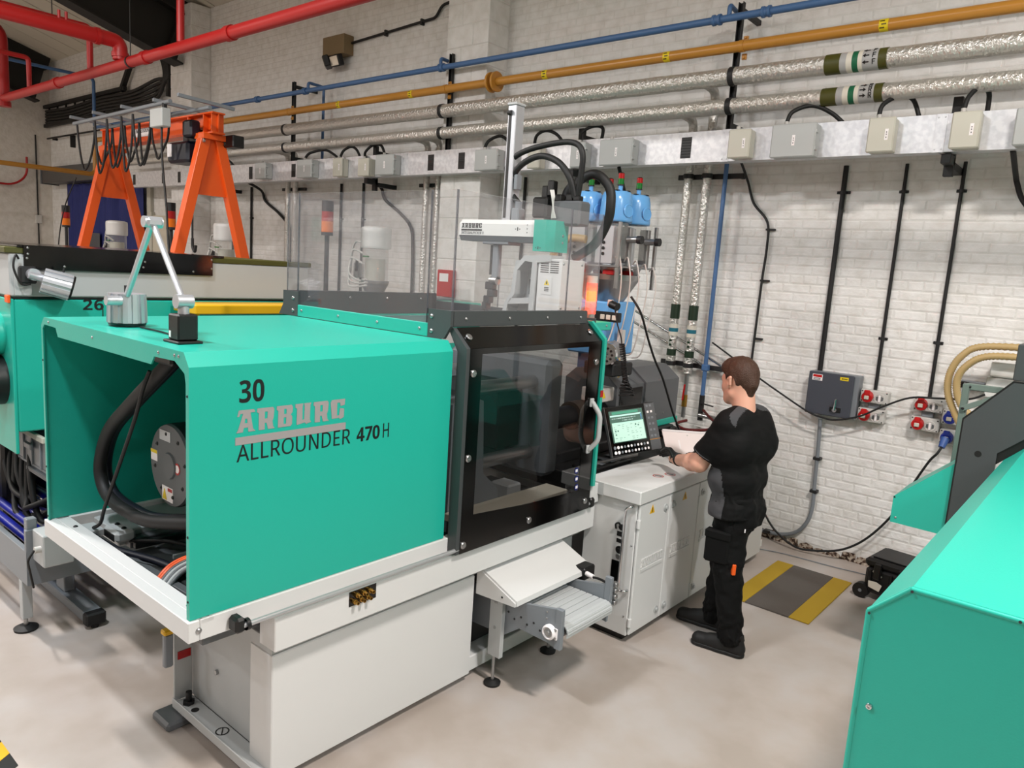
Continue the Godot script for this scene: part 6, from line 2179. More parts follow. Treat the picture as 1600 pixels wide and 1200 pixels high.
	for k in 6:
		for j in 2:
			bx(v3(0.135 + j * 0.03, 0.13 - k * 0.04, 0.003), v3(0.153 + j * 0.03, 0.145 - k * 0.04, 0.004), 0.001)
			part("key", M.grey if k != 1 else M.paper, kp)
	bx(v3(-0.216, -0.161, -0.02), v3(-0.212, 0.161, 0.002), 0.001)
	part("edge_trim", M.steel)
	bx(v3(0.118, -0.088, 0.001), v3(0.214, -0.084, 0.004), 0.0)
	part("yellow_trim", M.gas)
	bx(v3(-0.06, -0.1, -0.10), v3(0.06, 0.05, -0.03), 0.015)
	part("swivel_block", M.iron)
	P = Transform3D()
	pipe([v3(-2.47, 1.19, 2.12), v3(-2.55, 1.15, 2.1), v3(-2.57, 0.96, 2.1)], 0.024, 0.06, 12)
	part("swivel_arm", M.iron)
	# --- white folder leaning behind the panel
	thing("folder", "open white document folder leaning on the cabinet top beside the control panel", "folder", v3(-2.35, 0.965, 1.5))
	var A := v3(-2.455, 1.134, 1.66)
	var B := v3(-2.30, 1.085, 1.24)
	var C2 := v3(-2.235, 0.97, 1.36)
	var D := v3(-2.345, 0.972, 1.74)
	var nn := (B - A).cross(D - A).normalized() * -0.004
	if nn.x > 0:
		nn = -nn
	quad(A, B, C2, D)
	quad(A + nn, D + nn, C2 + nn, B + nn)
	quad(A, A + nn, B + nn, B)
	quad(B, B + nn, C2 + nn, C2)
	quad(C2, C2 + nn, D + nn, D)
	quad(D, D + nn, A + nn, A)
	var fo := part("board", mat(Color(0.90, 0.86, 0.85), 0.6))
	var e1 := (B - A).normalized()
	var e2 := (D - A).normalized()
	var o2 := A + e1 * 0.13 + e2 * 0.07 - nn * 0.3
	quad(o2, o2 + e1 * 0.17, o2 + e1 * 0.17 + e2 * 0.07, o2 + e2 * 0.07)
	part("label_sheet", M.paper, fo)
	bar(A - nn, B - nn, 0.008, 0.014)
	part("spine", M.paper, fo)
	bar(v3(-2.40, 0.965, 1.45), v3(-2.36, 1.09, 1.45), 0.02, 0.01)
	part("prop", M.socket)

# the display: header, message lines and a page of fields, drawn into a picture
func ui_screen(x0: float, x1: float, y0: float, y1: float) -> void:
	var im := Image.create(256, 192, false, Image.FORMAT_RGB8)
	im.fill(Color(0.02, 0.03, 0.03))
	im.fill_rect(Rect2i(20, 6, 200, 16), Color(0.05, 0.45, 0.33))
	im.fill_rect(Rect2i(4, 26, 236, 10), Color(0.72, 0.86, 0.80))
	var r := RandomNumberGenerator.new()
	r.seed = 5
	for i in 26:
		im.fill_rect(Rect2i(14 + i * 7, 44, r.randi_range(2, 5), 6), Color(0.75, 0.8, 0.78))
	for i in 12:
		im.fill_rect(Rect2i(90 + i * 7, 58, r.randi_range(2, 5), 6), Color(0.75, 0.8, 0.78))
	im.fill_rect(Rect2i(8, 72, 240, 116), Color(0.72, 0.82, 0.76))
	im.fill_rect(Rect2i(8, 72, 240, 9), Color(0.70, 0.85, 0.77))
	for j in 9:
		for i in 7:
			if r.randf() < 0.6:
				im.fill_rect(Rect2i(16 + i * 32, 88 + j * 11, r.randi_range(5, 22), 2), Color(0.25, 0.36, 0.32))
	for q in [[22, 118], [22, 140], [40, 118], [180, 90], [200, 96]]:
		im.fill_rect(Rect2i(q[0], q[1], 10, 9), Color(0.2, 0.3, 0.27))
	for i in 5:
		im.fill_rect(Rect2i(232, 30 + i * 8, 12, 5), Color(0.15, 0.35, 0.6))
	var tex := ImageTexture.create_from_image(im)
	var m := mat(Color(0.02, 0.02, 0.02), 0.15)
	m.emission_enabled = true
	m.emission_texture = tex
	m.emission = Color(1, 1, 1)
	m.emission_operator = BaseMaterial3D.EMISSION_OP_MULTIPLY
	m.emission_energy_multiplier = 1.05
	quad_uv(v3(x0, y1, 0.0035), v3(x1, y1, 0.0035), v3(x1, y0, 0.0035), v3(x0, y0, 0.0035))
	part("screen", m)
	var l := AreaLight3D.new()
	l.name = "screen_light"
	l.area_size = Vector2(x1 - x0, y1 - y0)
	l.light_color = Color(0.75, 1.0, 0.88)
	l.light_energy = 0.06
	l.area_range = 20.0
	l.area_attenuation = 2.0
	l.shadow_enabled = true
	l.transform = Transform3D(P.basis, P * v3((x0 + x1) / 2, (y0 + y1) / 2, 0.006) - O)
	cur.add_child(l)

# ---------------------------------------------------------------- discharge conveyor
func conveyor() -> void:
	thing("conveyor", "short grey slat conveyor sticking out under the white hood of the main machine", "conveyor", v3(-2.2, 0, 3.2))
	# hood
	ext([Vector2(-2.45, 0.64), Vector2(-2.40, 0.64), Vector2(-2.17, 0.545), Vector2(-2.165, 0.52), Vector2(-2.172, 0.515), Vector2(-2.19, 0.53), Vector2(-2.41, 0.622), Vector2(-2.45, 0.622)], 2, 2.87, 3.548)
	var hood := part("hood", M.white)
	ext([Vector2(-2.44, 0.625), Vector2(-2.405, 0.63), Vector2(-2.175, 0.535), Vector2(-2.175, 0.515), Vector2(-2.44, 0.50)], 2, 3.548, 3.556)
	part("hood_side", M.white, hood)
	screw(v3(-2.26, 0.54, 3.556), Vector3.BACK, 0.006)
	part("screw", M.iron, hood)
	# side plates
	var side := [Vector2(-2.58, 0.28), Vector2(-2.58, 0.505), Vector2(-2.20, 0.505), Vector2(-1.955, 0.555), Vector2(-1.95, 0.345), Vector2(-2.02, 0.36), Vector2(-2.2, 0.365), Vector2(-2.3, 0.29)]
	for z in [3.455, 3.02]:
		ext(side, 2, z, z + 0.02)
		part("side_plate", M.grey)
	bx(v3(-1.975, 0.345, 3.452), v3(-1.935, 0.557, 3.478), 0.003)
	part("end_bar", M.grey)
	bx(v3(-1.975, 0.40, 3.017), v3(-1.935, 0.60, 3.043), 0.003)
	part("end_bar", M.grey)
	for q in [[-2.03, 0.52], [-2.03, 0.485]]:
		screw(v3(q[0], q[1], 3.475), Vector3.BACK, 0.006)
		part("screw", M.steel)
	for k in 8:
		lathe(v3(-2.36 + k * 0.042, 0.43 - (k % 2) * 0.025, 3.475), Vector3.BACK, [Vector2(0.006, 0), Vector2(0.006, 0.002), Vector2(0, 0.002)], 10)
		part("bolt", M.iron)
	# slatted belt
	for k in 13:
		bx(v3(-2.50 + k * 0.042, 0.462, 3.045), v3(-2.462 + k * 0.042, 0.472, 3.45), 0.004)
		part("belt_slat", M.lightgrey)
	for k in 4:
		var a := 0.45 * k + 0.3
		P = Transform3D(Basis(Vector3.BACK, -a), v3(-1.955, 0.43, 0))
		bx(v3(-0.02, 0.032, 3.045), v3(0.02, 0.042, 3.45), 0.004)
		part("belt_slat", M.lightgrey)
	P = Transform3D()
	for k in 10:
		bx(v3(-2.40 + k * 0.042, 0.388, 3.045), v3(-2.362 + k * 0.042, 0.398, 3.45), 0.004)
		part("belt_slat", M.lightgrey)
	cyl(v3(-1.965, 0.43, 3.04), v3(-1.965, 0.43, 3.455), 0.03, -1, 16)
	part("drum", M.midgrey)
	bar(v3(-2.45, 0.52, 3.05), v3(-2.45, 0.52, 3.45), 0.02, 0.05)
	part("cross_plate", M.lightgrey)
	# white flange bearing
	bx(v3(-2.03, 0.395, 3.475), v3(-1.955, 0.455, 3.485), 0.01)
	part("bearing_flange", M.paper)
	lathe(v3(-2.0, 0.427, 3.485), Vector3.BACK, [Vector2(0.038, -0.008), Vector2(0.038, 0.012), Vector2(0.03, 0.018), Vector2(0.028, 0.01), Vector2(0.014, 0.01), Vector2(0.012, 0.022), Vector2(0, 0.022)], 24)
	var be := part("bearing", M.paper)
	lathe(v3(-2.0, 0.427, 3.494), Vector3.BACK, [Vector2(0.024, 0), Vector2(0.024, 0.004), Vector2(0.015, 0.004), Vector2(0.012, 0.014), Vector2(0, 0.014)], 20)
	part("shaft_end", M.steel, be)
	for q in [[-1.966, 0.448], [-1.966, 0.406], [-1.985, 0.398]]:
		screw(v3(q[0], q[1], 3.485), Vector3.BACK, 0.009)
		part("screw", M.steel, be)
	# drive box, plug and latch on the far side
	bx(v3(-2.27, 0.49, 2.87), v3(-2.15, 0.565, 2.98), 0.008)
	part("terminal_box", M.black)
	cyl(v3(-2.15, 0.535, 2.96), v3(-2.10, 0.53, 2.965), 0.014, -1, 12)
	part("plug", M.paper)
	cable([v3(-2.10, 0.53, 2.965), v3(-2.04, 0.535, 2.97), v3(-1.97, 0.525, 2.99), v3(-1.94, 0.47, 3.0)], 0.007)
	part("lead", M.rubber)
	for k in 4:
		bx(v3(-1.95, 0.44 + k * 0.034, 2.985), v3(-1.92, 0.465 + k * 0.034, 3.015), 0.004)
		part("latch_piece", M.steel)
	# legs
	for z in [3.44, 2.95]:
		bx(v3(-2.38, 0.165, z + 0.036), v3(-2.295, 0.505, z + 0.066), 0.003)
		part("leg", M.lightgrey)
		for y in [0.47, 0.33]:
			screw(v3(-2.34, y, z + 0.066), Vector3.BACK, 0.009)
			part("screw", M.steel)
		cyl(v3(-2.345, 0.02, z + 0.05), v3(-2.345, 0.17, z + 0.05), 0.009, -1, 12)
		part("spindle", M.steel)
		lathe(v3(-2.345, 0.0, z + 0.05), Vector3.UP, [Vector2(0.0, 0), Vector2(0.044, 0.0), Vector2(0.046, 0.012), Vector2(0.02, 0.026), Vector2(0, 0.03)], 24)
		part("foot", M.rubber)
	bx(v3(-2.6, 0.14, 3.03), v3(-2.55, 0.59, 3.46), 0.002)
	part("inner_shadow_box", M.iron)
	# anti fatigue mat on the floor
	thing("floor_mat", "dark grey rubber floor mat with yellow edge strips lying before the brick wall", "mat", v3(-1.63, 0, 0.98))
	bx(v3(-1.80, 0.0, 0.49), v3(-1.4955, 0.012, 1.45), 0.004)
	part("rubber_field", M.mat_grey)
	bx(v3(-1.93, 0.0, 0.49), v3(-1.8005, 0.0118, 1.45), 0.004)
	part("yellow_edge", M.mat_yellow)
	bx(v3(-1.495, 0.0, 0.49), v3(-1.36, 0.0118, 1.45), 0.004)
	part("yellow_edge", M.mat_yellow)

# ---------------------------------------------------------------- green machine at the right edge
func right_machine() -> void:
	thing("injection_machine", "turquoise machine end with a chamfered cover filling the bottom right corner", "machine", v3(0.2, 0, 2.8))
	var xl := -0.409
	var xt := -0.32
	var xr := 0.75
	# hood: outline in (x, y)
	ext([Vector2(xl, 0.55), Vector2(xl, 1.412), Vector2(xt, 1.5), Vector2(xr, 1.5), Vector2(xr + 0.09, 1.412), Vector2(xr + 0.09, 0.55)], 2, 1.95, 4.352)
	var hood := part("hood", M.green)
	# end panel with folded rim
	ext([Vector2(xl + 0.004, 0.55), Vector2(xl + 0.004, 1.408), Vector2(xt + 0.003, 1.494), Vector2(xr - 0.003, 1.494), Vector2(xr + 0.086, 1.408), Vector2(xr + 0.086, 0.55)], 2, 4.352, 4.369)
	var ep := part("end_panel", M.green)
	var rim := [v3(xl + 0.003, 0.55, 4.366), v3(xl + 0.003, 1.412, 4.366), v3(xt, 1.497, 4.366), v3(xr, 1.497, 4.366), v3(xr + 0.087, 1.412, 4.366)]
	for i in 4:
		cyl(rim[i], rim[i + 1], 0.007, -1, 10)
		part("folded_edge", M.green, ep)
	for q in [v3(xl + 0.006, 1.408, 4.3745), v3(xt + 0.003, 1.494, 4.3745), v3(-0.10, 1.497, 4.3735)]:
		lathe(q, v3(0, 0.5, 1), [Vector2(0.0035, 0), Vector2(0.0035, 0.0008), Vector2(0, 0.0008)], 10)
		part("corner_hole", M.black, ep)
	lathe(v3(-0.373, 1.167, 4.369), Vector3.BACK, [Vector2(0.0085, 0), Vector2(0.0085, 0.002), Vector2(0.007, 0.0055), Vector2(0.0042, 0.0062), Vector2(0.0036, 0.003), Vector2(0, 0.003)], 24)
	part("screw", M.chrome, ep)
	bx(v3(xl + 0.05, 0.05, 0.6), v3(xr + 0.04, 0.55, 4.3), 0.006)
	part("base_frame", M.white)
	# dark grey bulkhead the hood runs into, cut round it
	ext([Vector2(-0.61, 0.55), Vector2(-0.605, 1.585), Vector2(-0.42, 1.80), Vector2(1.0, 1.80), Vector2(1.0, 1.54), Vector2(-0.33, 1.54), Vector2(-0.44, 1.44), Vector2(-0.44, 0.55)], 2, 1.925, 1.95)
	var bh := part("bulkhead", M.dark)
	ext([Vector2(-0.618, 0.55), Vector2(-0.613, 1.589), Vector2(-0.425, 1.808), Vector2(1.0, 1.808), Vector2(1.0, 1.80), Vector2(-0.42, 1.80), Vector2(-0.605, 1.585), Vector2(-0.61, 0.55)], 2, 1.92, 1.945)
	part("rubber_edge", M.black, bh)
	ext([Vector2(-0.44, 1.38), Vector2(-0.44, 1.44), Vector2(-0.33, 1.54), Vector2(1.0, 1.54), Vector2(1.0, 1.50), Vector2(-0.31, 1.50), Vector2(-0.409, 1.41)], 2, 1.93, 1.94)
	part("gap_plate", M.black, bh)
	lathe(v3(-0.52, 1.42, 1.95), Vector3.BACK, [Vector2(0.016, 0), Vector2(0.016, 0.001), Vector2(0, 0.001)], 18)
	part("hole", M.black, bh)
	bx(v3(-0.43, 1.81, 1.6), v3(0.9, 1.99, 1.93), 0.004)
	part("upper_housing", M.dark)
	bx(v3(-0.5, 0.55, 0.7), v3(0.9, 1.0, 1.92), 0.006)
	part("rear_body", M.green)
	# small turquoise cover sticking out towards the wall
	ext([Vector2(-0.88, 0.955), Vector2(-0.88, 1.10), Vector2(-0.62, 1.34), Vector2(-0.55, 1.34), Vector2(-0.55, 0.95)], 2, 1.55, 1.918)
	var sc := part("side_cover", M.green)
	screw(v3(-0.855, 0.985, 1.918), Vector3.BACK, 0.006)
	part("screw", M.steel, sc)
	lathe(v3(-0.874, 1.097, 1.918), Vector3.BACK, [Vector2(0.005, 0), Vector2(0.005, 0.001), Vector2(0, 0.001)], 10)
	part("corner_hole", M.black, sc)
	# pale green frame standing on the bulkhead
	thing("support_frame", "pale grey green steel frame with a diagonal brace at the right edge", "frame", v3(-0.6, 0.95, 1.5))
	bx(v3(-0.70, 1.0, 1.46), v3(-0.665, 1.72, 1.5), 0.003)
	part("post", mat(Color(0.40, 0.47, 0.44), 0.45))
	bx(v3(-0.685, 1.69, 1.465), v3(0.3, 1.725, 1.495), 0.003)
	part("top_bar", mat(Color(0.42, 0.49, 0.46), 0.45))
	bar(v3(-0.685, 1.58, 1.51), v3(-0.46, 1.71, 1.51), 0.01, 0.03)
	part("brace", mat(Color(0.42, 0.49, 0.46), 0.45))
	for q in [v3(-0.68, 1.583, 1.515), v3(-0.465, 1.707, 1.515), v3(-0.665, 1.707, 1.495)]:
		screw(q, Vector3.BACK, 0.008)
		part("screw", M.iron)
	for k in 3:
		bar(v3(-0.62 + k * 0.02, 1.5, 1.55), v3(-0.4 + k * 0.02, 1.74, 1.6), 0.003, 0.06)
		part("clear_sheet", M.clear)

# ---------------------------------------------------------------- sockets, isolator and hoses on the wall at the right
func socket_unit(x0: float, y0: float, x1: float, y1: float, m: Material, label: String, group: String) -> void:
	var z := 0.085
	thing("wall_socket", label, "socket", v3((x0 + x1) / 2, y0, 0.0), group)
	bx(v3(x0, y0, 0.0), v3(x1, y1, z), 0.006)
	var b := part("socket_box", M.socket)
	for q in [[x0 + 0.012, y0 + 0.012], [x1 - 0.012, y0 + 0.012], [x0 + 0.012, y1 - 0.012], [x1 - 0.012, y1 - 0.012]]:
		screw(v3(q[0], q[1], z), Vector3.BACK, 0.0055)
		part("screw", M.iron, b)
	var c := v3(x0 + (x1 - x0) * 0.28, (y0 + y1) / 2, z)
	lathe(c, v3(0, -0.25, 1), [Vector2(0.042, -0.02), Vector2(0.042, 0.03), Vector2(0.036, 0.038), Vector2(0.0, 0.038)], 20)
	var pl := part("plug_outlet", m)
	bx(c + v3(-0.022, 0.015, 0.025), c + v3(0.022, 0.052, 0.048), 0.006)
	part("flap", m, pl)
	bx(c + v3(-0.018, -0.022, 0.034), c + v3(0.016, 0.008, 0.046), 0.004)
	part("flap_label", M.cream_plastic, pl)
	var d := v3(x0 + (x1 - x0) * 0.70, (y0 + y1) / 2 - 0.008, z)
	lathe(d, Vector3.BACK, [Vector2(0.04, 0), Vector2(0.04, 0.004), Vector2(0.034, 0.005), Vector2(0.032, 0.001), Vector2(0, 0.001)], 24)
	var ro := part("round_outlet", M.socket)
	bx(d + v3(-0.008, -0.028, 0.001), d + v3(0.008, 0.028, 0.012), 0.004)
	part("centre_ridge", M.paper, ro)
	for k in [-1, 1]:
		ext([Vector2(d.x + k * 0.012, d.y - 0.018), Vector2(d.x + k * 0.027, d.y - 0.012), Vector2(d.x + k * 0.027, d.y + 0.012), Vector2(d.x + k * 0.012, d.y + 0.018)], 2, z + 0.001, z + 0.003)
		part("dark_recess", M.midgrey, ro)

func right_wall_things() -> void:
	thing("isolator", "dark grey isolator box with a chrome switch handle on the brick wall", "switch box", v3(-1.78, 1.19, 0.0))
	bx(v3(-1.985, 1.185, 0.0), v3(-1.60, 1.53, 0.11), 0.006)
	part("box", M.grey)
	bx(v3(-1.985, 1.185, 0.112), v3(-1.635, 1.53, 0.135), 0.006)
	var dr := part("door", mat(Color(0.26, 0.275, 0.31), 0.42))
	bx(v3(-1.955, 1.46, 0.135), v3(-1.875, 1.51, 0.1365), 0.001)
	var lb := part("label", M.paper, dr)
	bx(v3(-1.95, 1.487, 0.1365), v3(-1.88, 1.507, 0.1372), 0.0)
	part("label_band", M.plug_red, lb)
	for k in 2:
		bx(v3(-1.945, 1.465 + k * 0.01, 0.1365), v3(-1.89, 1.47 + k * 0.01, 0.1372), 0.0)
		part("print", M.darkprint, lb)
	bx(v3(-1.74, 1.485, 0.135), v3(-1.675, 1.512, 0.1365), 0.001)
	var ly := part("yellow_label", M.label_yellow, dr)
	for k in 4:
		bx(v3(-1.725 + k * 0.011, 1.493, 0.1365), v3(-1.718 + k * 0.011, 1.503, 0.1372), 0.0)
		part("print", M.darkprint, ly)
	bx(v3(-1.79, 1.225, 0.135), v3(-1.705, 1.262, 0.143), 0.004)
	part("switch_base", M.black, dr)
	cyl(v3(-1.748, 1.243, 0.143), v3(-1.748, 1.243, 0.16), 0.018, -1, 14)
	part("pivot", M.chrome, dr)
	bar(v3(-1.748, 1.24, 0.165), v3(-1.742, 1.335, 0.172), 0.018, 0.014, 0.006)
	part("handle", M.chrome, dr)
	cyl(v3(-1.875, 1.14, 0.06), v3(-1.875, 1.19, 0.06), 0.024, -1, 14)
	part("gland", M.lightgrey)
	thing("conduit", "grey flexible conduit from under the isolator curving along the foot of the wall", "conduit", v3(-1.86, 0.05, 0.04))
	tube(curve([v3(-1.875, 1.16, 0.06), v3(-1.865, 0.9, 0.045), v3(-1.858, 0.6, 0.04), v3(-1.85, 0.38, 0.04), v3(-1.88, 0.24, 0.04), v3(-1.96, 0.13, 0.04), v3(-2.1, 0.075, 0.04), v3(-2.3, 0.065, 0.04), v3(-2.6, 0.06, 0.04)]), 0.016, 12)
	part("conduit_run", M.grey)
	for q in [v3(-1.862, 0.80, 0.03), v3(-1.856, 0.52, 0.03), v3(-2.2, 0.07, 0.03)]:
		bx(q - v3(0.03, 0.012, 0.028), q + v3(0.03, 0.012, 0.034), 0.004)
		part("saddle", M.iron)
	socket_unit(-1.587, 1.335, -1.385, 1.435, M.plug_red, "red and white twin socket, upper one of the pair right of the isolator", "red wall sockets")
	socket_unit(-1.592, 1.182, -1.395, 1.288, M.plug_red, "red and white twin socket, lower one of the pair right of the isolator", "red wall sockets")
	socket_unit(-1.205, 1.335, -1.01, 1.437, M.plug_red, "red and white twin socket, upper one of the pair near the blue sockets", "red wall sockets")
	socket_unit(-1.21, 1.185, -1.015, 1.288, M.plug_red, "red and white twin socket, lower one of the pair near the blue sockets", "red wall sockets")
	socket_unit(-1.005, 1.265, -0.815, 1.372, M.plug_blue, "blue and white twin socket, upper left of the three at the right", "blue wall sockets")
	socket_unit(-1.005, 1.115, -0.815, 1.225, M.plug_blue, "blue and white twin socket, lower one with the plug in it", "blue wall sockets")
	socket_unit(-0.79, 1.255, -0.60, 1.36, M.plug_blue, "blue and white twin socket half hidden behind the tan hoses", "blue wall sockets")
	for q in [[-1.49, "isolator"], [-1.11, "blue sockets"]]:
		O = v3(q[0], 1.29, 0.03)
		bx(v3(q[0] - 0.04, 1.289, 0.0), v3(q[0] + 0.04, 1.334, 0.05), 0.004)
		solo("socket_link", "grey link box between the two red sockets next to the " + q[1], "box", M.grey, O)
	thing("plug", "blue industrial plug with a black cable in the lower blue socket", "plug", v3(-0.955, 1.1, 0.13))
	cyl(v3(-0.955, 1.165, 0.125), v3(-0.965, 1.10, 0.165), 0.03, 0.022, 16)
	part("plug_body", mat(Color(0.16, 0.30, 0.55), 0.45))
	wire([v3(-0.965, 1.10, 0.165), v3(-0.985, 1.05, 0.18), v3(-1.03, 0.98, 0.16), v3(-1.11, 0.80, 0.12), v3(-1.22, 0.52, 0.1), v3(-1.38, 0.27, 0.1), v3(-1.55, 0.12, 0.11), v3(-1.75, 0.05, 0.12), v3(-1.92, 0.035, 0.13), v3(-2.1, 0.12, 0.12), v3(-2.22, 0.25, 0.11), v3(-2.3, 0.4, 0.1)], 0.009, "black power cable hanging from the blue plug in a long sag along the wall")
	wire([v3(-2.86, 1.66, 0.12), v3(-2.7, 1.56, 0.08), v3(-2.42, 1.43, 0.16), v3(-2.2, 1.32, 0.17), v3(-1.95, 1.20, 0.17), v3(-1.83, 1.17, 0.17), v3(-1.72, 1.17, 0.175), v3(-1.55, 1.23, 0.17), v3(-1.4, 1.33, 0.17), v3(-1.22, 1.43, 0.17), v3(-1.05, 1.455, 0.17), v3(-0.85, 1.48, 0.17), v3(-0.75, 1.53, 0.16)], 0.0075, "thin black cable sagging across the wall in front of the isolator to the right")
	wire([v3(-2.3, 0.006, 0.42), v3(-2.0, 0.006, 0.3), v3(-1.6, 0.006, 0.26), v3(-1.2, 0.006, 0.22), v3(-0.8, 0.006, 0.35)], 0.004, "thin grey cable lying on the floor along the foot of the wall", "", M.grey)
	# tan ribbed hoses
	var h := [[[-0.2, 1.90, 0.34], [-0.5, 1.895, 0.32], [-0.8, 1.87, 0.3], [-0.91, 1.79, 0.3], [-0.965, 1.66, 0.29], [-0.96, 1.52, 0.28], [-0.90, 1.38, 0.27], [-0.84, 1.28, 0.26]],
		[[-0.2, 1.835, 0.36], [-0.5, 1.83, 0.35], [-0.75, 1.81, 0.34], [-0.865, 1.73, 0.33], [-0.91, 1.62, 0.32], [-0.88, 1.48, 0.31], [-0.80, 1.39, 0.31], [-0.66, 1.33, 0.31], [-0.5, 1.3, 0.31]]]
	for i in 2:
		var pts := []
		for q in h[i]:
			pts.append(v3(q[0], q[1], q[2]))
		O = pts[0]
		tube(curve(pts, 18), 0.0215, 14, 0.005)
		solo("ribbed_hose", ["tan ribbed hose bending down from the right edge, outer one", "tan ribbed hose bending down from the right edge, inner one"][i], "hose", M.tan, O, "tan ribbed hoses")
	thing("white_box", "white two part box on the wall below the tan hoses at the right edge", "box", v3(-0.6, 1.5, 0.0))
	bx(v3(-0.745, 1.66, 0.0), v3(-0.45, 1.765, 0.14), 0.005)
	part("upper_cover", M.lid_white)
	bx(v3(-0.76, 1.51, 0.0), v3(-0.45, 1.655, 0.14), 0.005)
	part("lower_cover", M.lid_white)
	thing("double_socket", "grey metal double socket on the wall with a black plug, left of the white box", "socket", v3(-0.86, 1.52, 0.0))
	bx(v3(-0.93, 1.545, 0.0), v3(-0.77, 1.60, 0.05), 0.005)
	part("socket_box", M.grey)
	bx(v3(-0.925, 1.55, 0.05), v3(-0.87, 1.595, 0.09), 0.006)
	part("plug", M.black)
	bx(v3(-0.90, 1.56, 0.09), v3(-0.87, 1.59, 0.1), 0.003)
	part("plug_top", M.lightgrey)
	O = v3(-0.55, 1.4, 0.03)
	cyl(v3(-0.68, 1.25, 0.03), v3(-0.68, 1.51, 0.03), 0.014, -1, 10)
	solo("conduit", "short grey conduit under the white box", "conduit", M.grey, O)
	O = v3(-0.52, 1.8, 0.03)
	bx(v3(-0.56, 1.78, 0.0), v3(-0.50, 2.15, 0.04), 0.005)
	solo("conduit", "black conduit behind the tan hoses at the right edge", "conduit", M.iron, O)
	# black case on wheels
	thing("equipment_case", "black wheeled equipment case with torn white stickers on the floor by the wall", "case", v3(-1.05, 0, 0.6))
	P = Transform3D(Basis(Vector3.UP, -0.12), v3(-1.03, 0, 0.55))
	bx(v3(-0.19, 0.05, -0.17), v3(0.26, 0.24, 0.16), 0.02)
	var bd := part("shell", M.black)
	bx(v3(-0.20, 0.245, -0.18), v3(0.27, 0.31, 0.17), 0.02)
	part("lid", M.black)
	bx(v3(-0.16, 0.31, -0.14), v3(0.23, 0.32, 0.13), 0.01)
	part("lid_panel", M.black)
	for x in [-0.1, 0.06, 0.2]:
		bx(v3(x - 0.025, 0.17, 0.16), v3(x + 0.025, 0.29, 0.19), 0.008)
		part("latch", M.black)
	for k in 3:
		bx(v3(-0.16 + k * 0.14, 0.06, 0.16), v3(-0.14 + k * 0.14, 0.23, 0.172), 0.004)
		part("rib", M.black)
	for z in [-0.13, 0.15]:
		cyl(v3(-0.20, 0.055, z - 0.02), v3(-0.20, 0.055, z + 0.03), 0.055, -1, 20)
		var wh := part("wheel", M.rubber)
		cyl(v3(-0.20, 0.055, z + 0.03), v3(-0.20, 0.055, z + 0.034), 0.012, -1, 10)
		part("hub", M.grey, wh)
	ext([Vector2(-0.15, 0.10), Vector2(-0.075, 0.085), Vector2(-0.06, 0.135), Vector2(-0.1, 0.15), Vector2(-0.155, 0.145)], 2, 0.1725, 0.1735)
	part("torn_sticker", M.tape_white)
	P = P * Transform3D(Basis(Vector3.BACK, -0.6), v3(-0.105, 0.205, 0.161))
	bx(v3(-0.035, -0.012, 0.0), v3(0.035, 0.012, 0.0012), 0.0)
	part("sticker", M.tape_white, bd)
	P = Transform3D()

# ---------------------------------------------------------------- the person at the control panel
# one closed skin from a field of tapered limbs: surface nets over a grid
var G := PackedFloat32Array()
var gn := Vector3i.ZERO
var g0 := Vector3.ZERO
var gc := 0.012

func grid(lo: Vector3, hi: Vector3, cell: float) -> void:
	gc = cell
	g0 = lo
	gn = Vector3i(((hi - lo) / cell).ceil()) + Vector3i(2, 2, 2)
	G = PackedFloat32Array()
	G.resize(gn.x * gn.y * gn.z)
	G.fill(10.0)

func smin(a: float, b: float, k: float) -> float:
	var h := clampf(0.5 + 0.5 * (b - a) / k, 0.0, 1.0)
	return lerpf(b, a, h) - k * h * (1.0 - h)

func limb(a: Vector3, b: Vector3, ra: float, rb: float, k := 0.03) -> void:
	var m := maxf(ra, rb) + k + gc * 3.0
	var lo := Vector3i(((a.min(b) - Vector3.ONE * m - g0) / gc).floor()).clamp(Vector3i.ZERO, gn - Vector3i.ONE)
	var hi := Vector3i(((a.max(b) + Vector3.ONE * m - g0) / gc).ceil()).clamp(Vector3i.ZERO, gn - Vector3i.ONE)
	var d := b - a
	var dd := maxf(d.length_squared(), 1e-9)
	for z in range(lo.z, hi.z + 1):
		for y in range(lo.y, hi.y + 1):
			var i := (z * gn.y + y) * gn.x + lo.x
			for x in range(lo.x, hi.x + 1):
				var p := g0 + Vector3(x, y, z) * gc - a
				var t := clampf(p.dot(d) / dd, 0.0, 1.0)
				var v := (p - d * t).length() - lerpf(ra, rb, t)
				var o := G[i]
				G[i] = v if o > 5.0 else smin(o, v, k)
				i += 1

func blob(c: Vector3, r: Vector3, k := 0.02, sign_ := 1.0) -> void:     # ellipsoid, joined or (sign -1) carved out
	var m := k + gc * 3.0
	var lo := Vector3i(((c - r - Vector3.ONE * m - g0) / gc).floor()).clamp(Vector3i.ZERO, gn - Vector3i.ONE)
	var hi := Vector3i(((c + r + Vector3.ONE * m - g0) / gc).ceil()).clamp(Vector3i.ZERO, gn - Vector3i.ONE)
	var mr := minf(r.x, minf(r.y, r.z))
	for z in range(lo.z, hi.z + 1):
		for y in range(lo.y, hi.y + 1):
			var i := (z * gn.y + y) * gn.x + lo.x
			for x in range(lo.x, hi.x + 1):
				var p := (g0 + Vector3(x, y, z) * gc - c) / r
				var L := p.length()
				var v := (L - 1.0) * lerpf(mr, mr, 0.5) if L > 0.3 else -mr * 0.7
				var o := G[i]
				if sign_ > 0.0:
					G[i] = v if o > 5.0 else smin(o, v, k)
				else:
					G[i] = -smin(-o, v, k)
				i += 1

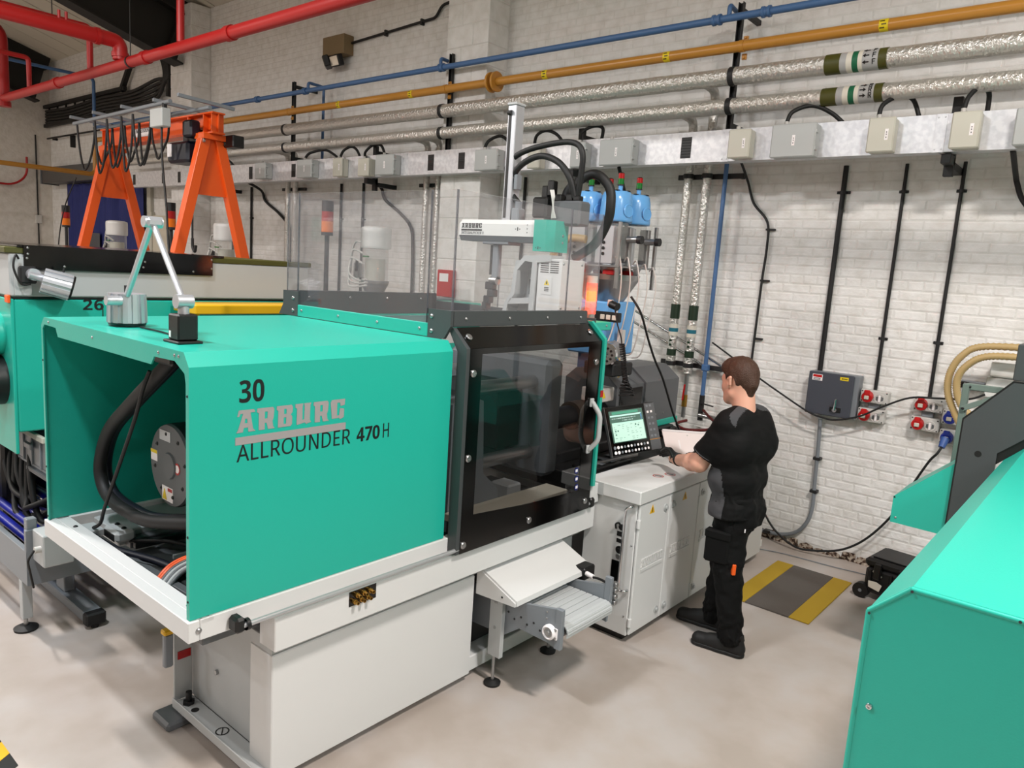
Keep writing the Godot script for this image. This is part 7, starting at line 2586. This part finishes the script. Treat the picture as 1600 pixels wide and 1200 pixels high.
func shape_field(mode: String) -> void:                    # trims or wrinkles the field, see carve()
	var i := 0
	for z in gn.z:
		for y in gn.y:
			for x in gn.x:
				if G[i] < 1.0:
					G[i] = carve(mode, g0 + Vector3(x, y, z) * gc, G[i])
				i += 1

func net(sorted := false) -> Dictionary:              # adds the surface to S, or to one SurfaceTool per key
	var ids := PackedInt32Array()
	ids.resize(G.size())
	ids.fill(-1)
	var pts := PackedVector3Array()
	var nor := PackedVector3Array()
	var sx := 1
	var sy := gn.x
	var sz := gn.x * gn.y
	var offs := [0, sx, sy, sx + sy, sz, sx + sz, sy + sz, sx + sy + sz]
	var edges := [[0, 1], [2, 3], [4, 5], [6, 7], [0, 2], [1, 3], [4, 6], [5, 7], [0, 4], [1, 5], [2, 6], [3, 7]]
	for z in gn.z - 1:
		for y in gn.y - 1:
			var i := (z * gn.y + y) * gn.x
			for x in gn.x - 1:
				var g := G[i]
				if absf(g) < gc * 2.5:
					var mask := 0
					for k in 8:
						if G[i + offs[k]] < 0.0:
							mask |= 1 << k
					if mask != 0 and mask != 255:
						var s := Vector3.ZERO
						var n := 0
						for e in edges:
							var a := G[i + offs[e[0]]]
							var b := G[i + offs[e[1]]]
							if (a < 0.0) != (b < 0.0):
								var t := a / (a - b)
								var pa := Vector3(e[0] & 1, (e[0] >> 1) & 1, e[0] >> 2)
								var pb := Vector3(e[1] & 1, (e[1] >> 1) & 1, e[1] >> 2)
								s += pa.lerp(pb, t)
								n += 1
						ids[i] = pts.size()
						pts.append(g0 + (Vector3(x, y, z) + s / n) * gc)
						var gx := G[i + sx] + G[i + sx + sy] + G[i + sx + sz] + G[i + sx + sy + sz] - G[i] - G[i + sy] - G[i + sz] - G[i + sy + sz]
						var gy := G[i + sy] + G[i + sx + sy] + G[i + sy + sz] + G[i + sx + sy + sz] - G[i] - G[i + sx] - G[i + sz] - G[i + sx + sz]
						var gz := G[i + sz] + G[i + sx + sz] + G[i + sy + sz] + G[i + sx + sy + sz] - G[i] - G[i + sx] - G[i + sy] - G[i + sx + sy]
						nor.append(Vector3(gx, gy, gz).normalized())
				i += 1
	var tools := {}
	for z in range(1, gn.z - 1):
		for y in range(1, gn.y - 1):
			for x in range(1, gn.x - 1):
				var i := (z * gn.y + y) * gn.x + x
				var g := G[i]
				if absf(g) > gc * 2.5:
					continue
				for ax in 3:
					var st := sx if ax == 0 else sy if ax == 1 else sz
					var h := G[i + st]
					if (g < 0.0) == (h < 0.0):
						continue
					var su := sy if ax == 0 else sz if ax == 1 else sx
					var sw := sz if ax == 0 else sx if ax == 1 else sy
					var q := [ids[i], ids[i - su], ids[i - su - sw], ids[i - sw]]
					if q.min() < 0:
						continue
					if g >= 0.0:
						q.reverse()
					var T := S
					if sorted:
						var key: String = shirt_piece((pts[q[0]] + pts[q[2]]) * 0.5)
						if not tools.has(key):
							var nt := SurfaceTool.new()
							nt.begin(Mesh.PRIMITIVE_TRIANGLES)
							tools[key] = nt
						T = tools[key]
					for k in [0, 2, 1, 0, 3, 2]:
						T.set_normal((P.basis * nor[q[k]]).normalized())
						T.set_uv(Vector2.ZERO)
						T.add_vertex(P * pts[q[k]] - O)
	return tools

var J_hn: FastNoiseLite
var J_wr: FastNoiseLite
var J_shL: Vector3
var J_shR: Vector3
var J_dl: Vector3
var J_dr: Vector3
var J_cutL: Vector3
var J_cutR: Vector3
var J_neck: Vector3
var J_nd: Vector3

func carve(mode: String, p: Vector3, v: float) -> float:
	match mode:
		"skull":
			return maxf(v, -0.185 - p.y)
		"hair":
			var q := v + J_hn.get_noise_3d(p.x, p.y * 0.35, p.z) * 0.0035
			var line := -0.082 - p.y + absf(p.x) * 0.1 if p.z < -0.045 else lerpf(-0.04, 0.02, clampf((p.z + 0.045) / 0.04, 0, 1)) - p.y
			if p.z > 0.0:
				line = 0.022 + p.z * 0.55 - p.y
				if p.z < 0.022 and p.z > 0.006 and absf(p.x) > 0.05:
					line = -0.012 - p.y
			var earhole := Vector2(p.z + 0.012, p.y - 0.0).length() - 0.032
			if absf(p.x) > 0.06:
				q = maxf(q, -earhole)
			return maxf(q, line)
		"sleeve":
			return maxf(v, (p - J_cutL).dot(J_dl) if p.z > 2.1 else (p - J_cutR).dot(J_dr))
		"shirt":
			var fold := J_wr.get_noise_3d(p.x * 0.8, p.y * 1.6, p.z * 0.8) * 0.006 + sin(p.y * 55.0 + J_wr.get_noise_3d(p.x, p.y, p.z) * 8.0) * 0.0022 * smoothstep(1.1, 0.9, p.y)
			var q := v + fold
			q = maxf(q, 0.835 - p.y + (p.x + 1.68) * 0.06)
			var w := p - J_neck
			var al := w.dot(J_nd)
			return maxf(q, minf(0.064 - (w - J_nd * al).length(), 10.0) if al > -0.01 else -1.0)
		"trousers":
			var f := J_wr.get_noise_3d(p.x + 5.0, p.y * 1.5, p.z) * 0.014
			f += sin(p.y * 70.0 + J_wr.get_noise_3d(p.x * 2.0, p.y, p.z * 2.0) * 9.0) * 0.005 * (smoothstep(0.32, 0.12, p.y) + smoothstep(0.12, 0.0, absf(p.y - 0.52)) * 0.7)
			return maxf(maxf(v + f, 0.055 - p.y + (p.x + 1.6) * 0.1), p.y - 0.965)
		"shoe":
			return maxf(maxf(v, 0.012 - p.y), p.y - 0.135)
		"sole":
			return maxf(maxf(v, 0.001 - p.y), p.y - 0.024)
	return v

func shirt_piece(p: Vector3) -> String:
	var u := (p.x + 1.755) / 0.085
	if p.z > 2.24 and absf(u) < 1.0 and p.y < 1.125 - u * u * u * u * 0.2 and p.y < 1.15:
		return "side_panel"
	if p.z < 1.95 and absf(u) < 1.0 and p.y < 1.125 - u * u * u * u * 0.2:
		return "side_panel"
	for sg in [1.0, -1.0]:
		var a := v3(-1.66 - sg * 0.012, 1.485, 2.1 + sg * 0.07)
		var b := v3(-1.645 - sg * 0.03, 1.42, 2.1 + sg * 0.175)
		var t := clampf((p - a).dot(b - a) / (b - a).length_squared(), -0.2, 1.0)
		if absf((p - a - (b - a) * t).x) < 0.024 and (p - a - (b - a) * t).length() < 0.05 and p.y > 1.37:
			return "shoulder_stripe"
	return "shirt"

func hand_field(root: Vector3, fwd: Vector3, palm_dn: Vector3, thumb: float, grow: float, spread: Array) -> void:
	# palm, four unequal fingers with two bends, and a thumb from the side of the palm
	var side := fwd.cross(palm_dn).normalized() * thumb
	for k in 4:
		var o := side * (0.027 - k * 0.018)
		limb(root + o * 0.7, root + fwd * 0.075 + o, 0.015 + grow, 0.0125 + grow, 0.012)
	for k in 4:
		var o := side * (0.029 - k * 0.0195)
		var L: float = [0.040, 0.045, 0.042, 0.033][k]
		var c: float = spread[k]
		var p := root + fwd * 0.08 + o
		var d1 := (fwd * cos(c) + palm_dn * sin(c)).normalized()
		var d2 := (fwd * cos(c * 2.1) + palm_dn * sin(c * 2.1)).normalized()
		var d3 := (fwd * cos(c * 2.9) + palm_dn * sin(c * 2.9)).normalized()
		limb(p - fwd * 0.012, p + d1 * L, 0.0095 + grow, 0.0088 + grow, 0.005)
		limb(p + d1 * L, p + d1 * L + d2 * L * 0.62, 0.0088 + grow, 0.008 + grow, 0.004)
		limb(p + d1 * L + d2 * L * 0.62, p + d1 * L + d2 * L * 0.62 + d3 * L * 0.48, 0.008 + grow, 0.007 + grow, 0.004)
	var t0 := root + fwd * 0.02 + side * 0.026 + palm_dn * 0.006
	var t1 := t0 + fwd * 0.032 + side * 0.026 + palm_dn * 0.012
	var t2 := t1 + fwd * 0.034 + side * 0.008 + palm_dn * 0.012
	limb(t0, t1, 0.014 + grow, 0.0105 + grow, 0.01)
	limb(t1, t2, 0.0105 + grow, 0.0085 + grow, 0.004)

func person() -> void:
	var at := v3(-1.69, 0, 2.1)
	thing("person", "person with short brown hair in black and grey workwear touching the control panel", "person", at)
	var skin := mat(Color(0.83, 0.62, 0.53), 0.5)
	skin.subsurf_scatter_enabled = true
	skin.subsurf_scatter_strength = 0.12
	var cloth := mat(Color(0.018, 0.0175, 0.018), 0.8, 0.0, 0.35)
	var greycloth := mat(Color(0.24, 0.24, 0.25), 0.85)
	var trouser := mat(Color(0.016, 0.0155, 0.016), 0.85, 0.0, 0.35)
	var leather := mat(Color(0.035, 0.032, 0.03), 0.65)
	var hairm := mat(Color(0.24, 0.135, 0.07), 0.6)
	hairm.normal_enabled = true
	hairm.normal_texture = noise_tex(0.09, 81, 256, 3, null, true, 6.0)
	tri_map(hairm, 9.0, false)
	hairm.uv1_scale = v3(16, 4, 16)
	var wr := FastNoiseLite.new()
	wr.seed = 9
	wr.frequency = 7.0
	wr.fractal_octaves = 2
	# joints
	var shL := v3(-1.72, 1.395, 2.26)
	var shR := v3(-1.665, 1.395, 1.955)
	var elL := v3(-1.865, 1.125, 2.275)
	var wrL := v3(-2.105, 1.065, 2.085)
	var elR := v3(-1.84, 1.14, 1.86)
	var wrR := v3(-2.06, 1.055, 1.74)
	var hipL := v3(-1.655, 0.90, 2.185)
	var hipR := v3(-1.67, 0.90, 2.01)
	var knL := v3(-1.645, 0.49, 2.205)
	var knR := v3(-1.755, 0.49, 1.995)
	var anL := v3(-1.575, 0.09, 2.21)
	var anR := v3(-1.80, 0.09, 1.98)
	var neck := v3(-1.69, 1.455, 2.1)
	var hb := Basis(Vector3.UP, -0.42) * Basis(v3(0, 0, 1), v3(0, 1, 0), v3(-1, 0, 0)) * Basis(Vector3.RIGHT, 0.16)
	var hc := v3(-1.748, 1.622, 2.10)
	# --- the body, one skin
	grid(v3(-2.2, 0.0, 1.6), v3(-1.4, 1.64, 2.45), 0.012)
	limb(v3(-1.68, 1.0, 2.03), v3(-1.67, 1.0, 2.17), 0.095, 0.095)
	limb(v3(-1.685, 1.28, 2.03), v3(-1.695, 1.28, 2.17), 0.09, 0.09)
	limb(v3(-1.68, 1.05, 2.1), v3(-1.69, 1.3, 2.1), 0.11, 0.12)
	limb(shL, shR, 0.05, 0.05)
	limb(neck - v3(0, 0.05, 0), hc - v3(-0.015, 0.07, 0), 0.058, 0.056)
	limb(shL, elL, 0.055, 0.05)
	limb(elL, elL.lerp(wrL, 0.3), 0.05, 0.051)
	limb(elL.lerp(wrL, 0.3), wrL, 0.051, 0.033)
	limb(wrL, wrL + (wrL - elL).normalized() * 0.07, 0.028, 0.026)
	limb(shR, elR, 0.05, 0.045)
	limb(elR, wrR, 0.048, 0.031)
	limb(wrR, wrR + (wrR - elR).normalized() * 0.07, 0.028, 0.026)
	limb(hipL, knL, 0.075, 0.05)
	limb(knL, anL, 0.05, 0.036)
	limb(hipR, knR, 0.075, 0.05)
	limb(knR, anR, 0.05, 0.036)
	for q in [[anL, v3(-1, 0, 0.12)], [anR, v3(-1, 0, 0.1)]]:
		limb(q[0] - v3(0, 0.045, 0), q[0] + q[1] * 0.17 - v3(0, 0.06, 0), 0.034, 0.024)
	net()
	# head on a finer grid of its own, in its own axes: x to the person's left, z forward
	P = Transform3D(hb * Basis.from_scale(Vector3.ONE * 1.13), hc)
	grid(v3(-0.12, -0.2, -0.14), v3(0.12, 0.15, 0.15), 0.0042)
	blob(v3(0, 0.03, -0.012), v3(0.074, 0.094, 0.094), 0.02)
	blob(v3(0, -0.03, 0.03), v3(0.062, 0.085, 0.066), 0.03)
	blob(v3(0, -0.088, 0.062), v3(0.032, 0.024, 0.028), 0.03)
	limb(v3(0.05, -0.065, 0.0), v3(0.02, -0.095, 0.06), 0.018, 0.016, 0.03)
	limb(v3(-0.05, -0.065, 0.0), v3(-0.02, -0.095, 0.06), 0.018, 0.016, 0.03)
	limb(v3(0, -0.03, -0.03), v3(0, -0.19, -0.035), 0.055, 0.06, 0.03)
	limb(v3(0.036, 0.02, 0.068), v3(-0.036, 0.02, 0.068), 0.013, 0.013, 0.02)
	limb(v3(0, 0.008, 0.09), v3(0, -0.035, 0.106), 0.008, 0.012, 0.012)
	limb(v3(0.011, -0.037, 0.095), v3(-0.011, -0.037, 0.095), 0.009, 0.009, 0.008)
	for sg in [-1.0, 1.0]:
		blob(v3(0.031 * sg, 0.0, 0.088), v3(0.016, 0.010, 0.012), 0.012, -1.0)
		blob(v3(0.031 * sg, 0.0, 0.076), v3(0.013, 0.012, 0.012), 0.004)
		limb(v3(0.03 * sg, -0.03, 0.068), v3(0.05 * sg, -0.022, 0.04), 0.014, 0.014, 0.025)
		# ear: rim, lobe and hollow
		limb(v3(0.078 * sg, -0.026, -0.002), v3(0.083 * sg, 0.012, -0.014), 0.009, 0.0105, 0.008)
		limb(v3(0.083 * sg, 0.012, -0.014), v3(0.086 * sg, 0.022, -0.028), 0.009, 0.007, 0.006)
		limb(v3(0.086 * sg, 0.022, -0.028), v3(0.083 * sg, -0.015, -0.022), 0.007, 0.007, 0.006)
		blob(v3(0.091 * sg, 0.0, -0.011), v3(0.006, 0.013, 0.007), 0.004, -1.0)
	limb(v3(0.02, -0.062, 0.088), v3(-0.02, -0.062, 0.088), 0.007, 0.007, 0.006)
	limb(v3(0.017, -0.072, 0.086), v3(-0.017, -0.072, 0.086), 0.0075, 0.0075, 0.006)
	shape_field("skull")
	net()
	P = Transform3D()
	var body := part("body", skin)
	# --- hair
	P = Transform3D(hb * Basis.from_scale(Vector3.ONE * 1.13), hc)
	grid(v3(-0.12, -0.13, -0.15), v3(0.12, 0.16, 0.15), 0.005)
	blob(v3(0, 0.036, -0.016), v3(0.083, 0.098, 0.101), 0.02)
	blob(v3(0, 0.075, 0.045), v3(0.062, 0.048, 0.055), 0.03)
	limb(v3(0, -0.02, -0.085), v3(0, -0.066, -0.072), 0.035, 0.024, 0.03)
	var hn := FastNoiseLite.new()
	hn.seed = 3
	hn.frequency = 38.0
	J_hn = hn
	shape_field("hair")
	net()
	P = Transform3D()
	part("hair", hairm)
	# --- T-shirt
	grid(v3(-2.1, 0.78, 1.7), v3(-1.4, 1.56, 2.5), 0.0085)
	var dl := (elL - shL).normalized()
	var dr := (elR - shR).normalized()
	var cutL := shL + (elL - shL) * 0.80
	var cutR := shR + (elR - shR) * 0.80
	var nd := (hc - v3(-0.01, 0.06, 0) - neck).normalized()
	J_wr = wr
	J_shL = shL
	J_shR = shR
	J_dl = dl
	J_dr = dr
	J_cutL = cutL
	J_cutR = cutR
	J_neck = neck
	J_nd = nd
	limb(shL, shL.lerp(elL, 0.86), 0.068, 0.078, 0.03)
	limb(shR, shR.lerp(elR, 0.86), 0.068, 0.08, 0.03)
	shape_field("sleeve")
	limb(v3(-1.685, 0.86, 2.005), v3(-1.67, 0.86, 2.185), 0.138, 0.138, 0.05)
	limb(v3(-1.695, 1.05, 2.01), v3(-1.69, 1.05, 2.18), 0.142, 0.142, 0.05)
	limb(v3(-1.665, 1.25, 1.985), v3(-1.695, 1.25, 2.205), 0.142, 0.142, 0.05)
	limb(v3(-1.655, 1.345, 2.0), v3(-1.695, 1.345, 2.2), 0.10, 0.10, 0.05)
	limb(shL - v3(0, 0.015, 0), shR - v3(0, 0.015, 0), 0.062, 0.062, 0.05)
	limb(neck - v3(0, 0.01, 0), shL, 0.058, 0.06, 0.04)
	limb(neck - v3(0, 0.01, 0), shR, 0.058, 0.06, 0.04)
	limb(neck - v3(0.0, 0.03, 0.09), neck - v3(0.0, 0.03, -0.09), 0.055, 0.055, 0.05)
	shape_field("shirt")
	var tools := net(true)
	var shirt: MeshInstance3D
	for key in ["shirt", "side_panel", "shoulder_stripe"]:
		if tools.has(key):
			S = tools[key]
			var mm := part(key, cloth if key == "shirt" else greycloth, shirt if shirt else cur)
			if key == "shirt":
				shirt = mm
	var ring := []
	for k in 25:
		var t := TAU * k / 24.0
		var u1 := nd.cross(Vector3.BACK).normalized()
		var w1 := nd.cross(u1)
		ring.append(neck + nd * 0.012 + (u1 * cos(t) + w1 * sin(t)) * 0.066 - v3(0, 0.012 * cos(t), 0))
	tube(ring, 0.008, 8)
	part("collar", greycloth, shirt)
	for sd in [[cutL, dl], [cutR, dr]]:
		ring = []
		var u1: Vector3 = sd[1].cross(Vector3.UP).normalized()
		var w1: Vector3 = sd[1].cross(u1)
		for k in 25:
			var t := TAU * k / 24.0
			ring.append(sd[0] - sd[1] * 0.012 + (u1 * cos(t) + w1 * sin(t)) * 0.0775)
		tube(ring, 0.0028, 6)
		part("sleeve_piping", greycloth, shirt)
	# --- work trousers
	grid(v3(-2.0, 0.03, 1.82), v3(-1.4, 0.98, 2.4), 0.0105)
	limb(v3(-1.685, 0.90, 2.02), v3(-1.665, 0.90, 2.18), 0.125, 0.125, 0.04)
	limb(hipL - v3(0.01, 0.04, 0), knL, 0.112, 0.083, 0.03)
	limb(knL, anL + v3(0, 0.0, 0), 0.083, 0.070, 0.02)
	limb(hipR - v3(0.01, 0.04, 0), knR, 0.112, 0.083, 0.03)
	limb(knR, anR + v3(0, 0.0, 0), 0.083, 0.070, 0.02)
	limb(v3(-1.59, 0.84, 2.05), v3(-1.59, 0.84, 2.18), 0.075, 0.075, 0.04)
	shape_field("trousers")
	net()
	var tr := part("trousers", trouser)
	# pockets and tags
	P = Transform3D(Basis(Vector3.UP, 0.08), v3(-1.69, 0.66, 2.283))
	bx(v3(-0.075, -0.10, -0.03), v3(0.07, 0.06, 0.022), 0.012)
	part("cargo_pocket", trouser, tr)
	bx(v3(-0.08, 0.045, -0.03), v3(0.075, 0.10, 0.028), 0.01)
	part("pocket_flap", trouser, tr)
	P = Transform3D(Basis(Vector3.UP, 0.75), v3(-1.565, 0.80, 2.235))
	bx(v3(-0.07, -0.02, -0.03), v3(0.06, 0.035, 0.012), 0.008)
	part("back_pocket_flap", trouser, tr)
	bx(v3(0.0, -0.028, 0.008), v3(0.006, -0.006, 0.0145), 0.001)
	part("white_tag", M.paper, tr)
	P = Transform3D(Basis(Vector3.UP, 0.9), v3(-1.588, 0.545, 2.262))
	bx(v3(-0.012, -0.035, -0.03), v3(0.010, 0.03, 0.014), 0.003)
	part("orange_tag", M.orange, tr)
	P = Transform3D()
	# --- shoes
	for q in [[anL, v3(-1, 0, 0.13).normalized()], [anR, v3(-1, 0, 0.1).normalized()]]:
		var a: Vector3 = q[0]
		var f: Vector3 = q[1]
		var heel := v3(a.x, 0.0, a.z) - f * 0.045
		var toe := heel + f * 0.235
		grid(v3(toe.x - 0.09, -0.02, a.z - 0.12), v3(heel.x + 0.1, 0.17, a.z + 0.14), 0.006)
		limb(heel + v3(0, 0.042, 0), heel + f * 0.11 + v3(0, 0.04, 0), 0.04, 0.041, 0.02)
		limb(heel + f * 0.11 + v3(0, 0.04, 0), toe + v3(0, 0.034, 0), 0.043, 0.044, 0.02)
		limb(heel + v3(0, 0.05, 0), heel + f * 0.02 + v3(0, 0.125, 0), 0.042, 0.043, 0.02)
		limb(heel + f * 0.03 + v3(0, 0.1, 0), heel + f * 0.16 + v3(0, 0.055, 0), 0.036, 0.035, 0.02)
		shape_field("shoe")
		net()
		var sh := part("shoe", leather)
		grid(v3(toe.x - 0.09, -0.03, a.z - 0.12), v3(heel.x + 0.1, 0.06, a.z + 0.14), 0.006)
		limb(heel + v3(0, 0.012, 0), heel + f * 0.11 + v3(0, 0.012, 0), 0.044, 0.043, 0.02)
		limb(heel + f * 0.11 + v3(0, 0.012, 0), toe + v3(0, 0.012, 0), 0.045, 0.048, 0.02)
		shape_field("sole")
		net()
		part("sole", M.rubber, sh)
		for k in 3:
			var lp := heel + f * (0.09 + k * 0.03) + v3(0, 0.112 - k * 0.016, 0)
			var sv := f.cross(Vector3.UP).normalized() * 0.026
			cable([lp - sv - v3(0, 0.012, 0), lp + v3(0, 0.004, 0), lp + sv - v3(0, 0.012, 0)], 0.003, 6)
			part("lace", M.rubber, sh)
		var bl := heel + f * 0.085 + v3(0, 0.122, 0)
		cable([bl, bl + v3(-0.005, 0.02, 0.03), bl + v3(-0.01, 0.004, 0.045), bl + v3(-0.004, 0.0, 0.01)], 0.003, 6)
		part("lace_loop", M.rubber, sh)
	# --- gloves
	var glove := mat(Color(0.028, 0.028, 0.03), 0.5)
	var fl := v3(-0.66, 0.18, -0.56).normalized()
	var pd := v3(-0.62, -0.55, 0.55)
	pd = (pd - fl * pd.dot(fl)).normalized()
	grid(wrL - v3(0.3, 0.16, 0.26), wrL + v3(0.09, 0.18, 0.1), 0.0048)
	limb(wrL - (wrL - elL).normalized() * 0.03, wrL + fl * 0.02, 0.038, 0.036, 0.02)
	hand_field(wrL + fl * 0.02, fl, pd, -1.0, 0.0035, [0.42, 0.5, 0.55, 0.6])
	net()
	var gl := part("glove", glove)
	O = at
	var cr := []
	var cd := (wrL - elL).normalized()
	var cu := cd.cross(Vector3.UP).normalized()
	for k in 17:
		var t := TAU * k / 16.0
		cr.append(wrL - cd * 0.03 + (cu * cos(t) + cd.cross(cu) * sin(t)) * 0.0385)
	tube(cr, 0.004, 6)
	part("cuff", glove, gl)
	var fr := v3(-0.85, -0.16, -0.3).normalized()
	var pr := v3(0.0, -1, 0.1)
	pr = (pr - fr * pr.dot(fr)).normalized()
	grid(wrR - v3(0.28, 0.16, 0.24), wrR + v3(0.09, 0.12, 0.12), 0.0048)
	limb(wrR - (wrR - elR).normalized() * 0.03, wrR + fr * 0.02, 0.0335, 0.031, 0.02)
	hand_field(wrR + fr * 0.02, fr, pr, 1.0, 0.0016, [0.15, 0.2, 0.22, 0.26])
	net()
	part("glove", glove)
